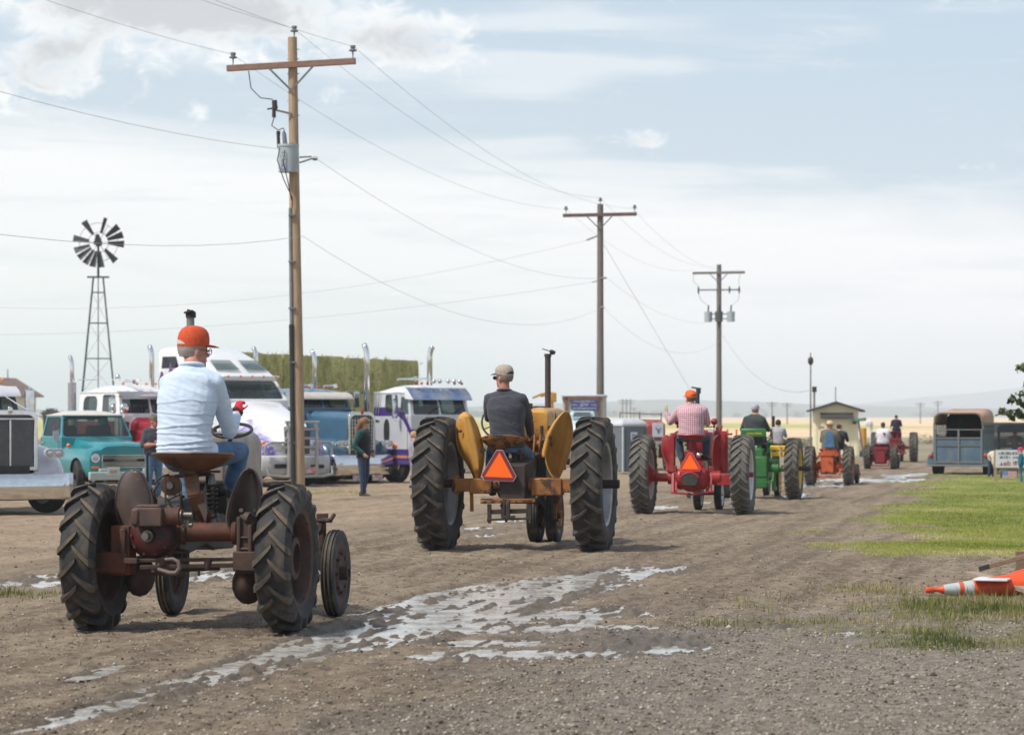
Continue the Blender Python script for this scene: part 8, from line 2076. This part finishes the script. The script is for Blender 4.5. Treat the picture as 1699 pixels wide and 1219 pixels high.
# ------------------------------------------------------------------ stock trailer, dark pickup
def trailer():
    F = Frame(1590, 84.0, 25); Y = 84.0; s = FPX / Y; T = thing('stock_trailer', 'rusty blue livestock trailer with open barred upper back', 'trailer', F.o, -R(0))
    # built square to the viewer, long side running away to the right
    BL = pm('worn_blue_paint', (.06, .105, .155), (.095, .145, .19), s=3.2, r=.6, rust=(.20, .11, .07), rs=3.0, rt=.6, rw=.08, dust=((.2, .22, .22), 3, .5, .5))
    RF = pm('rusty_tan_roof', (.40, .22, .14), (.46, .29, .20), s=2.2, r=.7); FRM = pm('grey_blue_frame', (.12, .16, .185), (.17, .15, .135), s=5, r=.6, rust=(.2, .11, .07), rs=4, rt=.58); INR = pm('trailer_inside', (.05, .05, .05), (.04, .035, .03), r=.9)
    T.rotation_euler = (0, 0, R(-17))
    w = .71; zb = .34; zt = 1.84; L = 2.5; zm = 1.75 - 37 / s
    x = lambda px: (px - 1590) / s
    arch = [(-w, zb), (-w, zt - .25)] + [(-w + .22 + .22 * math.cos(PI - PI / 2 * i / 6), zt - .22 + .22 * math.sin(PI - PI / 2 * i / 6)) for i in range(7)] + [(w - .22 + .22 * math.cos(PI / 2 - PI / 2 * i / 6), zt - .22 + .22 * math.sin(PI / 2 - PI / 2 * i / 6)) for i in range(7)] + [(w, zt - .25), (w, zb)]
    # sides: lower panels, slot, upper rail
    for s_ in (1, -1):
        MB().box((s_ * w, L / 2, (zb + 1.22) / 2), (.04, L, 1.22 - zb)).build('side_panel', BL, T)
        MB().box((s_ * w, L / 2, 1.52), (.05, L, .08)).build('side_rail', FRM, T)
        for k in range(6): MB().box((s_ * (w + .012), .05 + k * (L - .1) / 5, (zb + 1.55) / 2), (.05, .07, 1.55 - zb)).build('side_post', FRM, T)
        MB().box((s_ * w, L / 2, 1.65), (.035, L, .2)).build('upper_panel', RF, T)
        MB().box((s_ * w, L / 2, 1.37), (.03, L, .03)).build('slot_bar', FRM, T)
    m = MB(); rows = [[(a, y, c + .13 * y / L) for a, c in arch[1:-1]] for y in (-.05, L * .5, L)]; m.grid(rows); o = m.build('roof', RF, T, smooth=60); o.modifiers.new('t', 'SOLIDIFY').thickness = .03
    m = MB(); m.tube([(a, -.04, c) for a, c in arch[1:-1]], .022, 6); m.build('roof_edge', FRM, T)
    MB().box((0, L / 2, zb), (2 * w, L, .06)).build('floor', INR, T); MB().add([(a, L, c) for a, c in arch], [tuple(range(len(arch)))]).build('front_wall', INR, T, smooth=0)
    # back doors
    for i, (x0, x1) in enumerate(((-w + .03, -.0), (.02, w - .03))):
        for z0, z1 in ((zb + .05, zb + .52), (zb + .56, zm)):
            MB().box(((x0 + x1) / 2, 0, (z0 + z1) / 2), (x1 - x0 - .03, .03, z1 - z0)).build('door_panel', BL, T, bevel=.006)
        MB().box(((x0 + x1) / 2, -.015, zb + .54), (x1 - x0, .05, .035)).build('door_bar', FRM, T); MB().box(((x0 + x1) / 2, -.015, zm + .01), (x1 - x0, .05, .04)).build('door_bar', FRM, T); MB().box(((x0 + x1) / 2, -.015, zb + .04), (x1 - x0, .05, .05)).build('door_bar', FRM, T)
        MB().box(((x0 + x1) / 2, -.01, zm + .26), (x1 - x0, .035, .03)).build('door_bar', FRM, T)
    for xx in (-w + .02, .01, w - .02): MB().box((xx, -.02, (zb + zm + .28) / 2), (.055, .06, zm + .28 - zb)).build('door_post', FRM, T)
    mesh = MB()
    for k in range(7): mesh.bar((-w + .04 + k * .045, .03, zm + .06), (-w + .04 + k * .045, .03, zm + .30), .01, .01)
    for k in range(5): mesh.bar((-w + .03, .03, zm + .08 + k * .05), (-w + .34, .03, zm + .08 + k * .05), .01, .01)
    mesh.build('wire_grid', pm('pale_wire', (.5, .47, .38), r=.7), T)
    MB().box((0, -.08, zb - .05), (2 * w + .4, .16, .06)).build('rear_sill', FRM, T, bevel=.01)
    for s_ in (1, -1):
        m = MB(); m.loft([[(s_ * xx, y, z) for xx, z in ((w, zb - .02), (w + .22, zb - .02), (w + .20, zb + .2), (w, zb + .42))] for y in (-.02, 2.1)]); fd = m.build('mudguard', BL, T, bevel=.02)
        MB().ell((s_ * (w + .1), -.04, zb + .24), (.06, .03, .06), 10).build('tail_lamp', REDLENS, fd)
        for y in (.55, 1.6): truck_wheel(T, 'wheel', s_ * (w + .04), y, .26, .52, .16, CHASSIS, s_)
trailer()
def dark_pickup():
    Y = 88.0; s = FPX / Y; b = at(1700, 690, Y); T = thing('pickup_truck', 'dark pickup with black canopy at the right edge behind the sign', 'pickup truck', (b.x, Y, 0), R(0))
    DK = pm('dark_slate_paint', (.016, .018, .023), (.011, .013, .017), r=.6); w = 45 / s
    zt = 1.75 - 11 / s; zw = 1.75 - 26 / s; zs = 1.75 - 55 / s
    m = MB(); m.loft([sect(y, w, zt - d, zw - .02, .12, 6) for y, d in ((-.03, .05), (.05, .0), (3.0, .0))]); m.build('canopy', DK, T, bevel=.01)
    for x in (-w + .04, w - .04, .12): MB().box((x, .03, (zw + zs) / 2), (.08, .08, zw - zs)).build('pillar', DK, T)
    MB().box((0, .1, zs / 2 + .16), (2 * w, .2, zs - .32)).build('tailgate', DK, T, bevel=.03)
    pane('rear_window', [(.16, .0, zs), (w - .08, .0, zs), (w - .08, .0, zw), (.16, .0, zw)], GLASS, T)
    for s_ in (1, -1): MB().box((s_ * w, 1.6, zs / 2 + .16), (.05, 3.0, zs - .32)).build('side_panel', DK, T); truck_wheel(T, 'wheel', s_ * (w - .12), .9, .32, .64, .2, ALU, s_)
    MB().box((0, 3.2, (zs + zt) / 2), (2 * w, .05, zt - zs)).build('cab_wall', pm('pale_inside', (.3, .3, .3), r=.8), T); MB().box((0, 1.5, .5), (2 * w, 3, .05)).build('bed', DK, T)
    MB().box((0, -.06, .45), (2 * w, .1, .12)).build('bumper', ALU, T, bevel=.02)
    q = at(1684, 690, Y + .5)
    person('man in tan hat and grey shirt sitting in the open back of the dark pickup', (q.x, Y + .5, zs - .12), R(170), seated(), cloth('grey_work_shirt', (.24, .24, .23), (.2, .2, .19)), DENIM, skin=SKIN_RED, vox=.02, scale=.85, bulk=1.25, hat=straw_hat(pm('tan_hat', (.42, .24, .12), (.36, .2, .1), r=.8), .15))
dark_pickup()

# ------------------------------------------------------------------ lawn edge: sign board, flag bag, children
def lawn_sign():
    Y = 74.0; s = FPX / Y; b = at(1686, 690, Y); T = thing('sign_board', 'white lettered sign board on wooden posts at the lawn', 'sign', (b.x, Y, 0), 0)
    zt, zb = 1.75 - 56 / s, 1.75 - 85.5 / s; hw = 34 / s; WB = pm('sign_panel', (.66, .67, .70), (.6, .61, .64), r=.6); BK = pm('sign_black', (.05, .05, .06), r=.7); RD = pm('sign_red', (.42, .05, .04), r=.7); WD = pm('raw_wood', (.38, .28, .2), (.3, .22, .15), s=6, r=.9, stretch=(6, 6, 1))
    bo = MB().box((0, 0, (zt + zb) / 2), (2 * hw, .03, zt - zb)).build('panel', WB, T)
    for px in (1652, 1716): MB().box(((px - 1686) / s, .04, (zt) / 2), (.075, .05, zt - .02)).build('post', WD, T)
    MB().box((0, .04, zb - .02), (2 * hw, .04, .06)).build('rail', WD, T)
    for n_, (px, pw, dz, sz, mt) in enumerate(((1667, 20, .82, .075, BK), (1686, 13, .82, .075, BK), (1667, 16, .6, .075, BK), (1685, 10, .59, .06, RD), (1668, 15, .25, .13, RD), (1684, 6, .27, .13, RD))):
        scribble(bo, mt, (px - 1686) / s, zb + (zt - zb) * dz, pw / s, sz, -.018, 'letters', n_ + 9)
    m = MB(); m.bar(((1657 - 1686) / s, -.018, zb + .08), ((1668 - 1686) / s, -.018, zb + .11), .003, .02, up=(0, 1, 0)); m.build('underline', RD, bo)
lawn_sign()
def flag_bag():
    Y = 78.0; s = FPX / Y; b = at(1675, 690, Y); T = thing('flag_box', 'black box with stars and stripes flag front under the sign', 'box', (b.x, Y, 0), R(-3))
    zt, zb = 1.75 - 90 / s, 1.75 - 108 / s
    MB().box((0, .12, (zt + zb) / 2), (.46, .24, zt - zb + .05)).build('body', BLACKR, T, bevel=.03)
    h = zt - zb; n = 13
    for k in range(n):
        z = zb + .02 + (h - .03) * (k + .5) / n; x0 = -.2 if k < 6 else -.2 + .16
        MB().box(((x0 + .2) / 2, -.008, z), (.2 - x0, .012, (h - .03) / n)).build('stripe', pm('flag_red', (.42, .03, .05), r=.7) if k % 2 == 0 else pm('flag_white', (.66, .62, .62), r=.7), T, smooth=0)
    MB().box((-.12, -.008, zb + .02 + (h - .03) * 9.5 / n), (.16, .012, (h - .03) * 7 / n)).build('canton', pm('flag_blue', (.10, .2, .45), r=.7), T, smooth=0)
    m = MB()
    for i in range(5):
        for j in range(4): m.ell((-.185 + i * .032, -.016, zb + .02 + (h - .03) * (7 + j * 1.5) / n), (.007, .002, .007), 6)
    kind(m.build('stars', MATS['flag_white'], T), 'stuff')
flag_bag()
g_ = at(1694, 690, 73.4)
person('child in bright teal top and jeans at the right edge by the sign', (g_.x, 73.4, 0), R(75), standing(), cloth('teal_top', (.01, .14, .22), (.01, .11, .18)), DENIM, skin=SK2, vox=.018, scale=.53, bulk=1.2, hs=1.3, hat=cap_hat(pm('pink_cap', (.5, .03, .12), r=.8)))
g_ = at(1645, 690, 80)
person('person in pale top bending over beside the trailer', (g_.x, 80, 0), R(205), standing(waist=V(0, .12, 1.02), chest=V(0, .30, .98), base=V(0, .42, .88), head=V(0, .52, .76), lsh=V(-.17, .36, .88), rsh=V(.17, .36, .88), lel=V(-.2, .42, .62), rel=V(.2, .42, .62), lwr=V(-.16, .46, .40), rwr=V(.16, .46, .40)), cloth('beige_top', (.50, .40, .28), (.6, .54, .46)), DENIM_DK, skin=SK2, vox=.02, scale=.66, sleeve=.5, hair=BLOND, bulk=1.2)

# ------------------------------------------------------------------ broken barricade and fallen cone at the right edge
def cone_pile():
    Y = 27.3; s = FPX / Y
    OR = pm('cone_orange', (.72, .085, .015), (.62, .065, .012), s=5, r=.45, dust=((.3, .18, .1), 5, .5, .35)); REFL = pm('cone_reflective', (.52, .56, .55), (.45, .49, .48), s=14, r=.35, metal=.2)
    base = at(1540, 690, Y); T = thing('traffic_cone', 'slim orange cone with two pale bands lying on its side in the weeds', 'traffic cone', (base.x, Y, .055), R(8))
    prof = [(.001, -.03), (.026, -.025), (.033, .0), (.030, .03), (.021, .05), (.020, .10), (.034, .125), (.044, .15)]
    M = Matrix.Rotation(R(-1.5), 4, 'Y')
    MB().lathe(prof + [(.001, .15)], 22, 0, M).build('tip', OR, T)
    for a, b, r0, r1, mt, nm in ((.15, .30, .046, .065, REFL, 'reflective_band'), (.30, .345, .064, .068, OR, 'sleeve'), (.345, .44, .069, .082, REFL, 'reflective_band'), (.44, 1.02, .083, .15, OR, 'sleeve')):
        MB().lathe([(.001, a), (r0, a), (r1, b), (.001, b)], 24, 0, M).build(nm, mt, T, smooth=50)
    MB().box((1.05, 0, .03), (.05, .42, .36), 0, M).build('base', pm('black_rubber', (.02, .02, .02), r=.8), T, bevel=.02)
    T.location.z = .075
    WD = pm('barricade_wood', (.27, .175, .115), (.2, .13, .085), s=6, r=.85, bump=.3, bs=40, stretch=(1, 8, 8)); WD2 = pm('barricade_wood_grey', (.36, .28, .21), (.27, .2, .15), s=6, r=.85, bump=.3, bs=40, stretch=(1, 8, 8))
    def plank(label, a, b, w, h, mat, tip=None, up=(0, 0, 1)):
        c = (Vector(a) + Vector(b)) / 2; T = thing('plank', label, 'plank', c, 0, 'planks of the broken barricade')
        MB().bar(Vector(a) - c, Vector(b) - c, w, h, 0, up).build('board', mat, T, bevel=.004)
        if tip: d = (Vector(b) - Vector(a)).normalized(); MB().bar(Vector(a) - c - d * .01, Vector(a) - c + d * .10, w * 1.04, h * 1.06, 0, up).build('black_end', BLACKR, T, bevel=.004)
        return T
    plank('brown plank with black end leaning up to the right', at(1626, 943, 28.2), at(1780, 901, 28.0), .09, .045, WD, True)
    plank('short upright plank behind the brown leaning plank', at(1692, 945, 29.0), at(1692, 914, 29.0), .09, .04, WD, up=(0, 1, 0))
    plank('long greyish plank lying across the fallen cone', at(1613, 951, 28.2), at(1760, 995, 26.6), .13, .045, WD2)
    b = at(1648, 962, 27.35); T = thing('white_board', 'white plastic board lying on the fallen cone', 'board', b, R(-18)); MB().box((0, 0, .012), (.33, .44, .018)).build('sheet', pm('white_plastic', (.72, .73, .74), r=.4), T, bevel=.003)
    b = at(1700, 950, 28.4); T = thing('traffic_cone', 'second orange cone mostly out of frame beneath the planks', 'traffic cone', (b.x, 28.4, .17), R(20))
    MB().lathe([(.001, -.16), (.03, -.15), (.10, .3), (.15, .7), (.001, .7)], 22, 0, Matrix.Rotation(R(-6), 4, 'Y')).build('sleeve', OR, T); MB().lathe([(.001, .02), (.058, .02), (.078, .12), (.001, .12)], 22, 0, Matrix.Rotation(R(-6), 4, 'Y')).build('reflective_band', MATS['notice_white'], T)
cone_pile()

# ------------------------------------------------------------------ tree whose branch reaches in from the right
def edge_tree():
    Y = 58.0; s = FPX / Y; b = at(1795, 690, Y); T = thing('tree', 'leafy tree reaching branches into the right edge of the view', 'tree', (b.x, Y, 0), 0)
    BK = pm('tree_bark', (.09, .065, .045), (.06, .045, .032), s=8, r=.95, bump=.4, bs=30)
    tr = MB().tube([(0, 0, -.1), (.03, 0, .8), (.0, 0, 1.7), (.1, .1, 2.8), (.2, .1, 3.6)], [.14, .12, .10, .07, .03], 10).build('trunk', BK, T)
    loc = lambda px, py: V((px - 1795) / s, 0, 1.75 + (690 - py) / s)
    tips = [(1662, 683), (1679, 664), (1695, 655), (1680, 690), (1697, 672), (1692, 612), (1705, 640), (1700, 690), (1715, 600)]
    g = np.random.default_rng(12); C_ = []
    for px, py in tips:
        q = loc(px, py); st = V(0, 0, max(1.5, q.z - .35)); mid = st.lerp(q, .55) + V(0, g.normal() * .1, .08)
        MB().tube([st, mid, q], [.03, .017, .005], 6).build('limb', BK, T)
        for t in np.linspace(.62, 1.0, 5): C_.append((np.array(mid.lerp(q, (t - .62) / .38)), .04 + .035 * g.random()))
    for k in range(220):
        d = g.normal(size=3); d /= np.linalg.norm(d); C_.append((np.array([.35, 0, 3.0]) + d * np.array([1.05, 1.1, 1.3]) * g.random() ** .4, .16))
    P_ = []; 
    for c, r in C_:
        n = 24; cc = c + g.normal(size=(n, 3)) * r * .6; a = g.normal(size=(n, 3)) * .032; b_ = g.normal(size=(n, 3)) * .032; P_.append(np.stack([cc + a, cc + b_, cc - a * .8 - b_ * .2, cc - b_], 1).reshape(-1, 3))
    P_ = np.concatenate(P_); nq = len(P_) // 4
    me = np_mesh('crown', P_, np.arange(len(P_)).reshape(-1, 4)); a = me.attributes.new('tone', 'FLOAT', 'FACE'); a.data.foreach_set('value', g.random(nq).astype(np.float32)); me.materials.append(attr_mat('leaf_mix', [(0, (.035, .05, .02)), (.6, (.08, .11, .035)), (1, (.17, .2, .07))], .6, .3)); o = bpy.data.objects.new('crown', me); COL.objects.link(o); o.parent = T
edge_tree()
